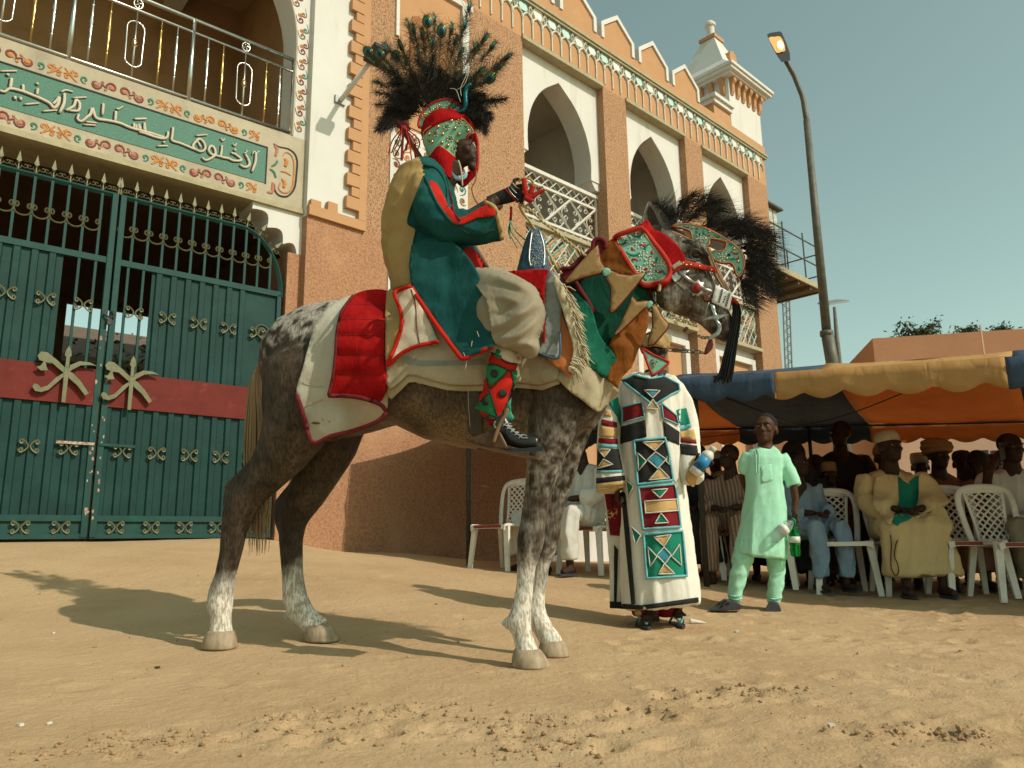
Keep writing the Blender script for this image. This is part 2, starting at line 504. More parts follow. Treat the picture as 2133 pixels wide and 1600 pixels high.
# --- arcade bays
def arch_pts(a, b, zs, zt):
    """pointed arch from right foot to left foot"""
    h = (b - a) / 2
    c = (a + b) / 2
    P = [(b, zs), (b + .012, zs + .25), (b - .01, zs + .5), (b - .12, zs + .85), (b - .36, zs + 1.2), (c, zt)]
    Rr = [(p.x, p.y) for p in catmull([(x, y, 0) for x, y in P], 5)]
    return Rr + [(2 * c - x, y) for x, y in Rr[::-1][1:]]
for n, (a, b) in enumerate(BAYS):
    wd = b - a
    ap = arch_pts(a + .235 * wd / 1.975, b - .235 * wd / 1.975, 6.5, 8.0)
    poly = [(a, 8.29), (a, 6.5)] + ap[::-1] + [(b, 6.5), (b, 8.29)]
    B(MB().prism(poly, .14, .52), 'arch_panel', 'whitewash')
    # small corbels under the feet of the arch
    for x0, x1, sg in ((a, a + .20, 1), (b - .20, b, -1)):
        B(MB().prism([(x0, 6.5), (x1, 6.5), (x1 - .03 * (sg > 0), 6.44), (x1 - (.10 if sg > 0 else 0), 6.36), (x0 + (.1 if sg < 0 else 0), 6.36), (x0 + .03 * (sg < 0), 6.44)], .16, .5), 'corbel', 'whitewash')
    B(MB().box((a - .01, -.035, 8.27), (b + .0, .14, 8.335)), 'ledge', 'ledge')
    # gallery behind
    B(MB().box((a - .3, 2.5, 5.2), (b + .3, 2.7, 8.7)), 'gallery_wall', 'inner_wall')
    B(MB().box((a - .3, .5, 8.12), (b + .3, 2.5, 8.25)), 'gallery_ceiling', 'soffit')
    B(MB().box((a - .299, .5, 5.1), (b + .299, 2.5, 5.27)), 'gallery_floor', 'soffit')
    for x in (a - .3, b + .2):
        B(MB().box((x, .5, 5.27), (x + .1, 2.499, 8.12)), 'gallery_wall', 'whitewash')
    B(MB().box((a, .10, 4.30), (b, .45, 5.26)), 'balcony_apron', 'stone_beam')
    B(MB().box((a - .0, -.03, 4.30), (b, .1, 4.37)), 'ledge', 'ledge')
    B(MB().box((a, .03, 5.22), (b, .1, 5.285)), 'ledge', 'ledge')
    # relief of interlaced diagonal bars on the apron
    rnd = random.Random(n + 3)
    for mt, off in (('tracery_teal', 0), ('orange_paint', .03), ('black_paint', .06)):
        rb_ = MB()
        cellw = wd / 4
        for cx in range(4):
            for cz in range(2):
                x0, z0 = a + cx * cellw, 4.40 + cz * .4
                flip = (cx + cz) % 2
                for q in range(6):
                    if (q + cx + cz) % 3 != {'tracery_teal': 0, 'orange_paint': 1, 'black_paint': 2}[mt]: continue
                    t0, t1 = q / 6, (q + 1) / 6
                    p0 = (x0 + .03, z0 + .38 * t0); p1 = (x0 + .02 + (cellw - .06) * (1 - t0), z0 + .38)
                    p2 = (x0 + .06 + (cellw - .06) * t0 * .9, z0 + .01); p3 = (x0 + cellw - .02, z0 + .37 * (1 - t0))
                    for s0, s1 in ((p0, p1), (p2, p3)):
                        if flip: s0, s1 = (2 * x0 + cellw - s0[0], s0[1]), (2 * x0 + cellw - s1[0], s1[1])
                        rb_.tube([(s0[0], .094, s0[1]), (s1[0], .094, s1[1])], .013, 4)
        B(rb_, 'relief_bars', mt)
    gr = MB()
    for cx in range(9):
        for cz in range(3):
            x0, z0 = a + .03 + cx * (wd - .06) / 9, 4.40 + cz * .27
            gr.tube([(x0, .09, z0), (x0 + (wd - .06) / 9, .09, z0 + .27)], .014, 4)
            gr.tube([(x0, .091, z0 + .27), (x0 + (wd - .06) / 9, .091, z0)], .014, 4)
    B(gr, 'relief_lattice', 'tracery')
    # ground floor window with white surround and ochre infill
    zb, zt = .9, 4.0
    B(MB().box((a, .2, -.6), (b, .45, 4.3)), 'infill_wall', 'whitewash')
    wx0, wx1 = a + .28, b - .28
    B(MB().box((wx0, .185, zb), (wx1, .25, zt)), 'shutter_panel', 'ochre')
    fr = MB()
    for (x0, x1, z0, z1) in ((wx0 - .14, wx0, zb - .1, zt + .12), (wx1, wx1 + .14, zb - .1, zt + .12), (wx0, wx1, zt, zt + .12), (wx0, wx1, zb - .1, zb)):
        fr.box((x0, .09, z0), (x1, .21, z1))
    B(fr, 'window_surround', 'whitewash', bev=.008)
# --- white balcony railings
def scroll_S(cx, cz, h, sgn=1):
    """C-scroll with two curled ends"""
    P = []
    r = h * .22
    top = spiral(cx - sgn * r * .1, cz + h / 2 - r, r, 1.15, math.pi / 2, sgn, 12)[::-1]
    mid = [(cx - sgn * h * .36, cz + h * .25), (cx - sgn * h * .46, cz), (cx - sgn * h * .36, cz - h * .25)]
    bot = spiral(cx - sgn * r * .1, cz - h / 2 + r, r, 1.15, -math.pi / 2, -sgn, 12)
    return top + mid + bot
for n, (a, b) in enumerate(BAYS):
    rail = thing('balcony_railing', ['white scrollwork balcony railing under the arch beside the broad stucco wall', 'white scrollwork balcony railing under the middle arch, partly behind the horse ear', 'white scrollwork balcony railing under the arch below the turret'][n], 'railing', FA.pt((a + b) / 2, .2, 5.28))
    D = .24
    def RB(m, nm, **k): return m.build(nm, 'rail_white', rail, F_, **k)
    RB(MB().box((a, D - .04, 6.24), (b, D + .04, 6.30)), 'top_rail')
    for zz in (6.05, 5.46):
        RB(MB().box((a, D - .02, zz - .02), (b, D + .02, zz + .02)), 'rail')
    for x in (a + .03, b - .03):
        RB(MB().box((x - .016, D - .016, 5.28), (x + .016, D + .016, 6.24)), 'post')
    nx = 10
    for zz0, zz1 in ((6.07, 6.24), (5.29, 5.44)):
        for q in range(nx):
            x0, x1 = a + .05 + q * (b - a - .1) / nx, a + .05 + (q + 1) * (b - a - .1) / nx
            RB(MB().tube([(x0, D - .004, zz0), (x1, D - .004, zz1)], .010, 4), 'lattice_bar')
            RB(MB().tube([(x0, D + .004, zz1), (x1, D + .004, zz0)], .010, 4), 'lattice_bar')
    nd = 3
    cw = (b - a - .12) / nd
    for q in range(nd):
        x0 = a + .06 + q * cw
        RB(MB().tube([(x0, D - .008, 5.48), (x0 + cw, D - .008, 6.03)], .022, 4), 'diagonal_bar')
        RB(MB().tube([(x0, D + .008, 6.03), (x0 + cw, D + .008, 5.48)], .022, 4), 'diagonal_bar')
        for (cx, cz, sg) in ((x0 + .10, 5.755, -1), (x0 + cw - .10, 5.755, 1)):
            RB(MB().tube([(p, D, z_) for p, z_ in scroll_S(cx, cz, .27, sg)], .0105, 4), 'scroll')
        for cz, sg in ((5.92, 1), (5.59, -1)):
            P = scroll_S(0, 0, .27, 1)
            RB(MB().tube([(x0 + cw / 2 + zz, D, cz + sg * -x * .9) for x, zz in P], .0105, 4), 'scroll')
# --- turret at the end
tb, tt = 9.25, 10.15
B(MB().box((9.92, -.02, tb), (11.26, 1.4, tt + .35)), 'turret', 'whitewash')
tur = [o for o in bld.children if o.name.startswith('turret')][0]
B(MB().box((9.78, -.16, 10.42), (11.40, 1.54, 10.48)).box((9.70, -.24, 10.48), (11.48, 1.62, 10.55)).box((9.66, -.28, 10.55), (11.52, 1.66, 10.62)), 'turret_cornice', 'whitewash', parent=tur, bev=.006)
for q in range(6):
    x = 10.02 + q * .235
    B(MB().prism([(0, .0), (-.12, 0), (-.12, -.10), (-.07, -.16), (-.06, -.32), (-.02, -.40), (0, -.40)], x - .05, x + .05, lambda a_, b_, d_: (d_, -.02 + a_, 10.42 + b_)), 'corbel', 'ochre', parent=tur)
for q in range(5):
    y = .12 + q * .26
    B(MB().prism([(0, .0), (-.12, 0), (-.12, -.10), (-.07, -.16), (-.06, -.32), (-.02, -.40), (0, -.40)], y - .05, y + .05, lambda a_, b_, d_: (9.92 + a_, d_, 10.42 + b_)), 'corbel', 'ochre', parent=tur)
def frus(x0, x1, y0, y1, z0, X0, X1, Y0, Y1, z1):
    m = MB()
    m.add([(x0,y0,z0),(x1,y0,z0),(x1,y1,z0),(x0,y1,z0),(X0,Y0,z1),(X1,Y0,z1),(X1,Y1,z1),(X0,Y1,z1)], [(0,3,2,1),(4,5,6,7),(0,1,5,4),(1,2,6,5),(2,3,7,6),(3,0,4,7)])
    return m
B(frus(9.72, 11.46, -.2, 1.58, 10.62, 10.02, 11.14, .12, 1.26, 10.98), 'turret_roof', 'whitewash', parent=tur)
B(frus(10.02, 11.14, .12, 1.26, 10.98, 10.42, 10.76, .52, .86, 11.95), 'turret_roof', 'whitewash', parent=tur)
B(MB().box((10.38, .48, 11.95), (10.80, .90, 12.03)), 'finial_base', 'ochre', parent=tur)
B(MB().lathe([(.13, 0), (.13, .06), (.09, .1), (.09, .34), (.13, .36), (.13, .42), (.06, .5), (.02, .52)], 12, F_ @ Matrix.Translation((10.59, .69, 12.03))), 'finial', 'whitewash', Matrix(), parent=tur)
B(MB().prism([(10.59 + .16 * math.cos(q * math.pi / 4), 11.28 + .2 * math.sin(q * math.pi / 4)) for q in range(8)], .17, .3), 'roof_boss', 'ochre', parent=tur)
B(MB().box((9.15, -.12, 9.62), (9.93, 1.3, 9.70)).box((9.2, -.07, 9.52), (9.92, 1.25, 9.62)), 'turret_ledge', 'whitewash', parent=tur)
B(MB().box((9.25, -.01, 9.24), (9.92, 1.2, 9.52)), 'turret_block', 'ochre', parent=tur)
# --- tall bay with painted scrolls on the broad wall
def scrollwork(a0, a1, z0, z1, d, seed, size, cols, name, M, parent, rad=.008):
    rnd = random.Random(seed)
    ms = {c: MB() for c in cols}
    nx = max(1, int((a1 - a0) / size))
    nz_ = max(1, int((z1 - z0) / size))
    for i in range(nx):
        for j in range(nz_):
            cx = a0 + (i + .5) * (a1 - a0) / nx + rnd.uniform(-.1, .1) * size
            cz = z0 + (j + .5) * (z1 - z0) / nz_ + rnd.uniform(-.1, .1) * size
            a_ = rnd.uniform(0, 6.28)
            sg = rnd.choice((-1, 1))
            c = rnd.choice(cols)
            r = size * rnd.uniform(.34, .46)
            P = [V((cx + r * 1.25 * math.cos(a_ + 2.4 * sg), 0, cz + r * 1.5 * math.sin(a_ + 2.4 * sg)))]
            sp = spiral(cx, cz, r, 1.25, a_, sg, 14)
            ex = [(cx + r * 1.15 * math.cos(a_ - .7 * sg), cz + r * 1.15 * math.sin(a_ - .7 * sg)), (cx + r * 1.6 * math.cos(a_ - 1.3 * sg), cz + r * 1.6 * math.sin(a_ - 1.3 * sg))]
            Q = [(min(max(x, a0 + .01), a1 - .01), min(max(y, z0 + .01), z1 - .01)) for x, y in ex[::-1] + sp]
            ms[c] = MB()
            ms[c].tube([(x, d, y) for x, y in Q], [.3 * rad] + [rad] * 8 + [rad * 1.4, rad * 1.8], 5, flat=.6, tw=(0, 1, 0))
            ms[c].ell((sp[-1][0], d, sp[-1][1]), (rad * 1.9, rad, rad * 1.9), 7, 4)
            ms[c].build(name, c, parent, M)
B(MB().box((1.12, -.02, 3.3), (2.42, .0, 5.85)), 'painted_panel', 'whitewash')
scrollwork(1.14, 2.40, 3.32, 5.83, -.021, 5, .15, ['brown_paint', 'green_paint', 'orange_paint', 'maroon_paint', 'brown_paint'], 'painted_scroll', F_, bld, .0125)
B(MB().box((1.17, -.03, 7.15), (1.22, .0, 8.75)).box((2.30, -.06, 5.86), (2.42, .0, 8.15)).box((1.17, -.06, 8.15), (2.5, .0, 8.24)), 'window_surround', 'whitewash')
B(MB().box((1.22, -.012, 5.9), (2.30, .0, 8.15)), 'shutter_panel', 'ochre')
B(MB().prism([(1.40, 6.6), (1.68, 6.6), (1.68, 7.45), (1.64, 7.56), (1.54, 7.61), (1.44, 7.56), (1.40, 7.45)], -.035, -.012), 'shutter_leaf', 'ochre_dark')
B(MB().prism([(1.84, 6.6), (2.12, 6.6), (2.12, 7.35), (2.08, 7.46), (1.98, 7.51), (1.88, 7.46), (1.84, 7.35)], -.035, -.012), 'shutter_leaf', 'ochre_dark')
# ================================================================ gate bay (gate plane)
def Gb(m, name, mt, **k): return m.build(name, mt, k.pop('parent', bld), G_, **k)
beam = Gb(MB().box((-5, .0, 4.30), (.02, .5, 5.18)), 'inscription_beam', 'stone_beam')
Gb(MB().box((-5, -.03, 4.27), (.02, .5, 4.30)).box((-5, -.018, 4.30), (.02, .0, 4.335)), 'ledge', 'ledge')
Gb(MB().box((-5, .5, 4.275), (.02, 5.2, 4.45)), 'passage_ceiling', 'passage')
Gb(MB().box((-.17, .0, -.6), (.06, .55, 3.775)), 'gate_pier', 'stucco')
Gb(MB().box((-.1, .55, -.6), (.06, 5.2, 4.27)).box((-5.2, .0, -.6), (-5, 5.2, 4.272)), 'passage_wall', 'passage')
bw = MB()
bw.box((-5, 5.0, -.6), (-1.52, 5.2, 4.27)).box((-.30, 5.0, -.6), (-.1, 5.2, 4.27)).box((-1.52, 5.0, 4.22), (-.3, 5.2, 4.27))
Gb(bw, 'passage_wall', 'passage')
# scalloped spandrel
sp_ = [(.02, 4.285), (.02, 3.775), (-.06, 3.775)]
cus = [(-.06, 3.775), (-.23, 3.86), (-.42, 4.01), (-.60, 4.19), (-.70, 4.285)]
for (x0, z0), (x1, z1) in zip(cus, cus[1:]):
    mx, mz = (x0 + x1) / 2, (z0 + z1) / 2
    dx, dz = x1 - x0, z1 - z0
    L_ = math.hypot(dx, dz)
    nx_, nz_ = dz / L_, -dx / L_
    for q in range(1, 7):
        t = q / 7
        bulge = math.sin(math.pi * t) * L_ * .44
        sp_.append((x0 + dx * t + nx_ * bulge, z0 + dz * t + nz_ * bulge))
    sp_.append((x1, z1))
Gb(MB().prism(sp_, .012, .42), 'scalloped_spandrel', 'whitewash')
# balcony over the gate
Gb(MB().box((-5, .0, 5.18), (.02, 2.6, 5.215)), 'balcony_floor', 'stone_beam')
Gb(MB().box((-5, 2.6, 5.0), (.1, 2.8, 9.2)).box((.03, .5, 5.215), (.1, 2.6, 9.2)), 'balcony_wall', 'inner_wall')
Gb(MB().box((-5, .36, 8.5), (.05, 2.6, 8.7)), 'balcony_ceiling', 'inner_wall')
for u_ in (-3.9, -2.6, -1.1):
    Gb(MB().box((u_, .37, 8.1), (u_ + .25, 2.599, 8.5)), 'ceiling_beam', 'soffit')
AC, AR, AZ = -1.99, 1.80, 6.4
ring = [(AC + AR * math.cos(q * math.pi / 28), AZ + AR * math.sin(q * math.pi / 28)) for q in range(29)]
poly = [(.03, 5.215), (.03, 9.2), (-5, 9.2), (-5, 5.215), (AC - AR, 5.215)] + ring[::-1] + [(AC + AR, 5.215)]
Gb(MB().prism(poly, .005, .36), 'balcony_arch', 'whitewash')
edge = MB().tube([(x, .0, z_) for x, z_ in [(AC + AR + .012, 5.22)] + [(AC + (AR + .012) * math.cos(q * math.pi / 28), AZ + (AR + .012) * math.sin(q * math.pi / 28)) for q in range(29)]], .012, 5)
Gb(edge, 'arch_moulding', 'stone_beam')
# painted vine on the white band beside the arch
zz = 5.28
i = 0
while zz < 8.0:
    c0 = AC + math.sqrt(max(0, AR ** 2 - max(0, zz + .07 - AZ) ** 2)) + .105
    for (mt, dx, dz, r, a_, sg) in ((('brown_paint', 'maroon_paint')[i % 2], -.018, .06, .046, 3.6, 1), (('green_paint', 'brown_paint', 'maroon_paint')[i % 3], .02, .15, .04, .4, -1), (('orange_paint'), -.03, .12, .028, 5.2, 1)):
        s_ = spiral(c0 + dx, zz + dz, r, 1.1, a_, sg, 12)
        tail = [(c0 + dx + r * 1.4 * math.cos(a_ - .9 * sg), zz + dz + r * 2.4 * math.sin(a_ - .9 * sg))]
        Gb(MB().tube([(x, .002, y) for x, y in tail + s_], [.003, .011, .011, .012, .013], 5, flat=.5, tw=(0, 1, 0)), 'painted_scroll', mt)
    zz += .205
    i += 1
# --- inscription panel
Gb(MB().box((-5, -.006, 4.525), (-.475, .004, 4.96)), 'inscription_panel', 'panel_green', parent=beam)
ed = MB().box((-5, -.012, 4.955), (-.47, .0, 4.970)).box((-.482, -.0115, 4.52), (-.468, .0, 4.955))
Gb(ed, 'panel_edge', 'black_paint', parent=beam)
ZA = lambda x, y: (x / 6.2735, 100 + y / 6.2735)
ZB = lambda x, y: (280 + x / 5.925, 190 + y / 5.925)
LET = [
 (ZB, [(1495,765),(1487,880),(1445,1000)], 15), (ZB, [(1450,785),(1475,748),(1500,770),(1535,742)], 8),
 (ZB, [(1365,785),(1400,850),(1412,915),(1360,945),(1298,915)], 15), (ZB, [(1350,775),(1375,760),(1385,735)], 8),
 (ZB, [(1190,770),(1240,785),(1315,855),(1225,865),(1150,835),(1065,815),(1070,750),(1075,675)], 14), (ZB, [(1225,735),(1248,725)], 13), (ZB, [(1210,655),(1232,680),(1255,650)], 8), (ZB, [(1062,585),(1085,618),(1108,590)], 8),
 (ZB, [(1065,815),(1000,800),(935,778),(910,725),(945,682),(985,720),(990,790),(930,840),(870,858),(832,825)], 14),
 (ZB, [(472,455),(462,560),(460,615),(560,650),(660,690),(740,722),(715,680),(790,598),(850,640),(868,715),(815,752),(740,722)], 14), (ZB, [(775,625),(815,700)], 11), (ZB, [(755,555),(895,543)], 9),
 (ZB, [(412,508),(400,570),(350,592),(250,572),(130,530),(55,510)], 14), (ZB, [(135,525),(122,415)], 12), (ZB, [(70,505),(70,440)], 12), (ZB, [(20,490),(22,420)], 12), (ZB, [(350,640),(372,632)], 12), (ZB, [(280,685),(410,682)], 9), (ZB, [(0,352),(140,348)], 9),
 (ZA, [(2140,1175),(1960,1120),(1850,1090),(1700,1050),(1560,990),(1400,955),(1255,925),(1205,800),(1180,870),(1130,915),(1060,965),(1010,935),(1030,875)], 15),
 (ZA, [(1815,1070),(1815,1000)], 13), (ZA, [(1745,1055),(1750,990)], 13), (ZA, [(1880,1085),(1885,985)], 13),
 (ZA, [(1512,835),(1500,970)], 14), (ZA, [(1348,735),(1335,885)], 13), (ZA, [(1515,795),(1545,805),(1600,770)], 9), (ZA, [(1120,972),(1262,988)], 9), (ZA, [(1090,1008),(1250,1018)], 9), (ZA, [(1750,932),(1910,928)], 9),
 (ZA, [(860,825),(960,765),(990,690),(1035,730),(1020,825),(900,825)], 14), (ZA, [(952,660),(1130,652)], 9),
 (ZA, [(842,605),(832,730),(775,855)], 15), (ZA, [(798,582),(860,560),(950,582)], 9),
 (ZA, [(690,740),(740,690),(772,655),(755,740),(700,790),(650,735),(560,685),(420,625),(280,572),(130,540),(60,580),(-5,565)], 15),
 (ZA, [(492,540),(480,620)], 13), (ZA, [(302,490),(300,580)], 13), (ZA, [(152,405),(130,540)], 14), (ZA, [(475,480),(500,475)], 14), (ZA, [(90,365),(115,355)], 14), (ZA, [(195,640),(195,680)], 13), (ZA, [(268,650),(268,690)], 13),
 (ZA, [(320,745),(510,730)], 9), (ZA, [(560,835),(740,820)], 9), (ZA, [(0,312),(220,308)], 9)]
for fz, P, wd in LET:
    Q = [GA.uz(*fz(*p)) for p in P]
    C_ = catmull([(u, 0, z_) for u, z_ in Q], 5)
    k_ = wd / 6.1 / 190
    o = Gb(MB().tube([(p.x, -.014, p.z) for p in C_], [k_ * 1.0] + [k_ * 1.15] * 3 + [k_ * .85], 6, flat=.7, tw=(0, 1, 0)), 'letter', 'letter', smooth=True, parent=beam)
    Gb(MB().tube([(p.x - .011, -.009, p.z - .012) for p in C_], k_ * 1.25, 5, flat=.45, tw=(0, 1, 0)), 'letter_shade_line', 'black_paint', parent=beam)
# borders of painted plaster scrolls
def motif(pts_list):
    m = MB()
    for P, r in pts_list:
        m.tube([(x, 0, z_) for x, z_ in P], r, 5, flat=.55, tw=(0, 1, 0))
    return m
def Smot(c):
    l = spiral(-.062, .005, .045, 1.2, -.3, 1, 12)[::-1]
    r_ = spiral(.062, -.005, .045, 1.2, math.pi - .3, 1, 12)
    m = motif([(l + [(0, 0)] + r_, [.005, .007, .010, .008, .010, .007, .005])])
    me = m.mesh('scroll'); me.materials.append(MATS[c]); return me
def Gmot():
    m = motif([(spiral(0, .0, .034, 1.0, -1.9, 1, 10), [.004, .009, .010, .013])]); me = m.mesh('comma'); me.materials.append(MATS['green_paint']); return me
def Omot(sg):
    m = motif([([(sg * x, z_) for x, z_ in spiral(-.03, .015, .032, 1.1, -1.2, 1, 10)], .008), ([(sg * -.045, -.04), (sg * -.0, -.01), (sg * .05, .045)], .007), ([(sg * -.01, .045), (sg * .02, .01), (sg * .055, .0)], .006), ([(sg * x, z_) for x, z_ in spiral(.03, -.025, .022, 1.1, 2.2, -1, 9)], .007)])
    me = m.mesh('bracket'); me.materials.append(MATS['orange_paint']); return me
def dots(c):
    m = MB()
    for s_ in (-1, 1):
        m.ell((s_ * .058, 0, s_ * -.004), (.024, .006, .02), 8, 4).ell((s_ * .012, 0, s_ * .03), (.012, .006, .01), 6, 4)
        m.tube([(0, .002, 0), (s_ * .012, .002, s_ * .03), (s_ * .058, .002, s_ * -.004)], .002, 4)
    me = m.mesh('bud'); me.materials.append(MATS[c]); return me
SM, SO, GM, O1, O2, DR, DO = Smot('maroon_paint'), Smot('orange_paint'), Gmot(), Omot(1), Omot(-1), dots('rose_paint'), dots('orange_paint')
for row, zc in ((0, 5.062), (1, 4.425)):
    u = -.56
    seq = ['o', 'g', 'S', 's', 'g', 'O'] if row == 0 else ['o', 'g', 'S', 's', 'g', 'O']
    i = 0
    while u > -3.9:
        q = seq[i % 6]
        wdt = {'o': .145, 'O': .145, 'g': .09, 'S': .26, 's': .26}[q]
        u -= wdt / 2
        M = G_ @ Matrix.Translation((u, -.004, zc)) @ Matrix.Diagonal((1.18, 1, 1.28, 1))
        if q in 'Ss':
            me = SO if (row == 0 and i < 6) else SM
            if q == 's': M = M @ Matrix.Scale(-1, 4, (1, 0, 0))
            o = inst('scroll', me, beam, M)
            inst('bud', DO if i % 12 < 6 and row == 0 else DR, beam, M @ Matrix.Translation((0, -.001, 0)))
        else:
            inst({'g': 'comma', 'o': 'bracket', 'O': 'bracket'}[q], {'g': GM, 'o': O1, 'O': O2}[q], beam, M if q != 'g' or i % 6 < 3 else M @ Matrix.Scale(-1, 4, (1, 0, 0)))
        u -= wdt / 2
        i += 1
# rounded ornament at the end of the panel (zoom B pixels)
for P, r, c, cl in (([(1715,650),(1790,690),(1900,715),(1980,780),(2008,880),(2000,1000),(1985,1150),(1950,1240),(1880,1300),(1790,1290),(1735,1230),(1725,1150)], .011, 'black_paint', 0), ([(1830,800),(1870,755),(1940,800),(1970,900),(1965,1050),(1950,1180),(1900,1245),(1830,1250),(1780,1200),(1800,1130)], .010, 'orange_paint', 0),
                    ([(1850,830),(1880,870),(1860,930)], .024, 'orange_paint', 0), ([(1820,1080),(1855,1140),(1840,1190)], .022, 'orange_paint', 0), ([(1800,990),(1860,1000),(1930,1040)], .009, 'orange_paint', 0),
                    ([(1725,665),(1760,720),(1740,800)], .018, 'rose_paint', 0), ([(1640,1250),(1700,1240),(1710,1130)], .02, 'rose_paint', 0), ([(1690,930),(1740,900),(1765,860)], .014, 'green_paint', 0), ([(1670,960),(1720,1000),(1745,1070)], .014, 'green_paint', 0)):
    C_ = catmull([(u, 0, z_) for u, z_ in [GA.uz(*ZB(*p)) for p in P]], 5)
    Gb(MB().tube([(p.x, -.006, p.z) for p in C_], [r * .5, r, r, r * .8], 6, flat=.4, tw=(0, 1, 0)), 'end_ornament', c, parent=beam)
# --- steel balcony railing over the gate
brl = thing('balcony_railing', 'polished steel balcony railing with gold balusters above the inscription beam', 'railing', GA.pt(-1.35, .06, 5.2))
def Sr(m, nm, mt='steel', parent=None, **k): return m.build(nm, mt, parent or brl, G_, smooth=True, **k)
D = .05
Sr(MB().tube([(-4.6, D, 6.235), (-.17, D, 6.235)], .024, 8), 'top_rail')
Sr(MB().tube([(-4.6, D, 6.08), (-.18, D, 6.08)], .016, 8), 'rail')
Sr(MB().tube([(-4.6, D, 5.275), (-.18, D, 5.275)], .018, 8), 'rail')
posts = [-.18, -1.35, -2.50, -3.65]
for u in posts:
    Sr(MB().tube([(u, D, 5.205), (u, D, 6.235)], .024, 8), 'post')
def balus(gold):
    m = MB()
    m.lathe([(.010, 5.275), (.010, 5.45), (.016, 5.46), (.010, 5.47), (.012, 5.58), (.02, 5.66), (.012, 5.68), (.017, 5.70), (.012, 5.72), (.02, 5.74), (.012, 5.82), (.010, 5.93), (.016, 5.94), (.010, 5.95), (.010, 6.08)], 8)
    me = m.mesh('baluster'); me.materials.append(MATS['brass' if gold else 'steel']); me.polygons.foreach_set('use_smooth', [True] * len(me.polygons)); return me
bs, bgold = balus(False), balus(True)
for i in range(3):
    u1, u0 = posts[i], posts[i + 1]
    for q in range(1, 7):
        u = u0 + (u1 - u0) * (q + (.0 if q <= 3 else .0)) / 7 + (.0)
        if q == 3 or q == 4: continue
        inst('baluster', bgold if q in (2, 5) else bs, brl, G_ @ Matrix.Translation((u, D, 0)))
    c_ = (u0 + u1) / 2
    Sr(MB().tube([(c_, D, 5.275), (c_, D, 6.08)], .010, 8), 'baluster')
    ov = [(c_ + .085 * math.cos(a_), .085 * math.sin(a_)) for a_ in [q * math.pi / 8 for q in range(16)]]
    Sr(MB().tube([(x, D, (5.86 if z_ >= 0 else 5.50) + z_) for x, z_ in ov], .008, 6, closed=True), 'oval_ring')
    for q in range(5):
        tw_ = [(c_ + .026 * math.sin(math.pi * t / 8) * math.cos(q * 1.257 + t * .35), D + .026 * math.sin(math.pi * t / 8) * math.sin(q * 1.257 + t * .35), 5.62 + .13 * t / 8) for t in range(9)]
        Sr(MB().tube(tw_, .004, 4), 'basket_twist', 'brass')
    Sr(MB().tube([(c_ + .045 * math.cos(a_), D, 6.157 + .055 * math.sin(a_)) for a_ in [q * math.pi / 6 for q in range(12)]], .007, 6, closed=True), 'ring')
    for q in range(4):
        Sr(MB().tube([(c_, D, 6.157), (c_ + .02 * math.cos(q * 1.57 + .6), D, 6.157 + .03 * math.sin(q * 1.57 + .6)), (c_ + .04 * math.cos(q * 1.57), D, 6.157 + .045 * math.sin(q * 1.57))], .005, 4), 'ring_spoke')
# ================================================================ gate leaves
ZT, ZM = 3.95, 3.26
fin = MB()
fin.lathe([(.006, 0), (.006, .05), (.016, .055), (.008, .065), (.008, .075)], 6)
fin.prism([(-.018, .075), (0, .062), (.018, .075), (.012, .10), (0, .155), (-.012, .10)], -.006, .006)
for sg in (-1, 1):
    sp2 = spiral(sg * .052, .055, .026, 1.1, -math.pi / 2, -sg if sg < 0 else -1, 10)
    fin.tube([(sg * .004, 0, .01), (sg * .02, 0, .03)] + [(sg * .052 + (x - sg * .052), 0, z_) for x, z_ in spiral(sg * .045, .045, .026, 1.0, math.pi if sg > 0 else 0, sg, 10)], .0045, 4)
finm = fin.mesh('finial'); finm.materials.append(MATS['gate_gold'])
def dc(sz):
    """two back to back C scrolls"""
    m = MB()
    for sg in (-1, 1):
        P = []
        r = sz * .2
        up_ = spiral(sg * sz * .50, sz * .30, r, 1.0, math.pi / 2, -sg, 10)[::-1]
        dn_ = spiral(sg * sz * .50, -sz * .30, r, 1.0, -math.pi / 2, sg, 10)
        P = up_ + [(sg * sz * .22, sz * .30), (sg * sz * .06, sz * .0), (sg * sz * .22, -sz * .30)] + dn_
        m.tube(catmull([(x, 0, z_) for x, z_ in P], 2), .0075, 5)
    me = m.mesh('double_scroll'); me.materials.append(MATS['gate_gold']); return me
dcm, dcb = dc(.115), dc(.105)
cs = MB()
P = spiral(-.048, .015, .022, 1.0, math.pi / 2, -1, 8)[::-1] + [(-.066, -.005), (-.045, -.042), (0, -.055), (.045, -.042), (.066, -.005)] + spiral(.048, .015, .022, 1.0, math.pi / 2, 1, 8)
cs.tube(catmull([(x, 0, z_) for x, z_ in P], 2), .006, 4)
csm = cs.mesh('c_scroll'); csm.materials.append(MATS['gate_gold'])
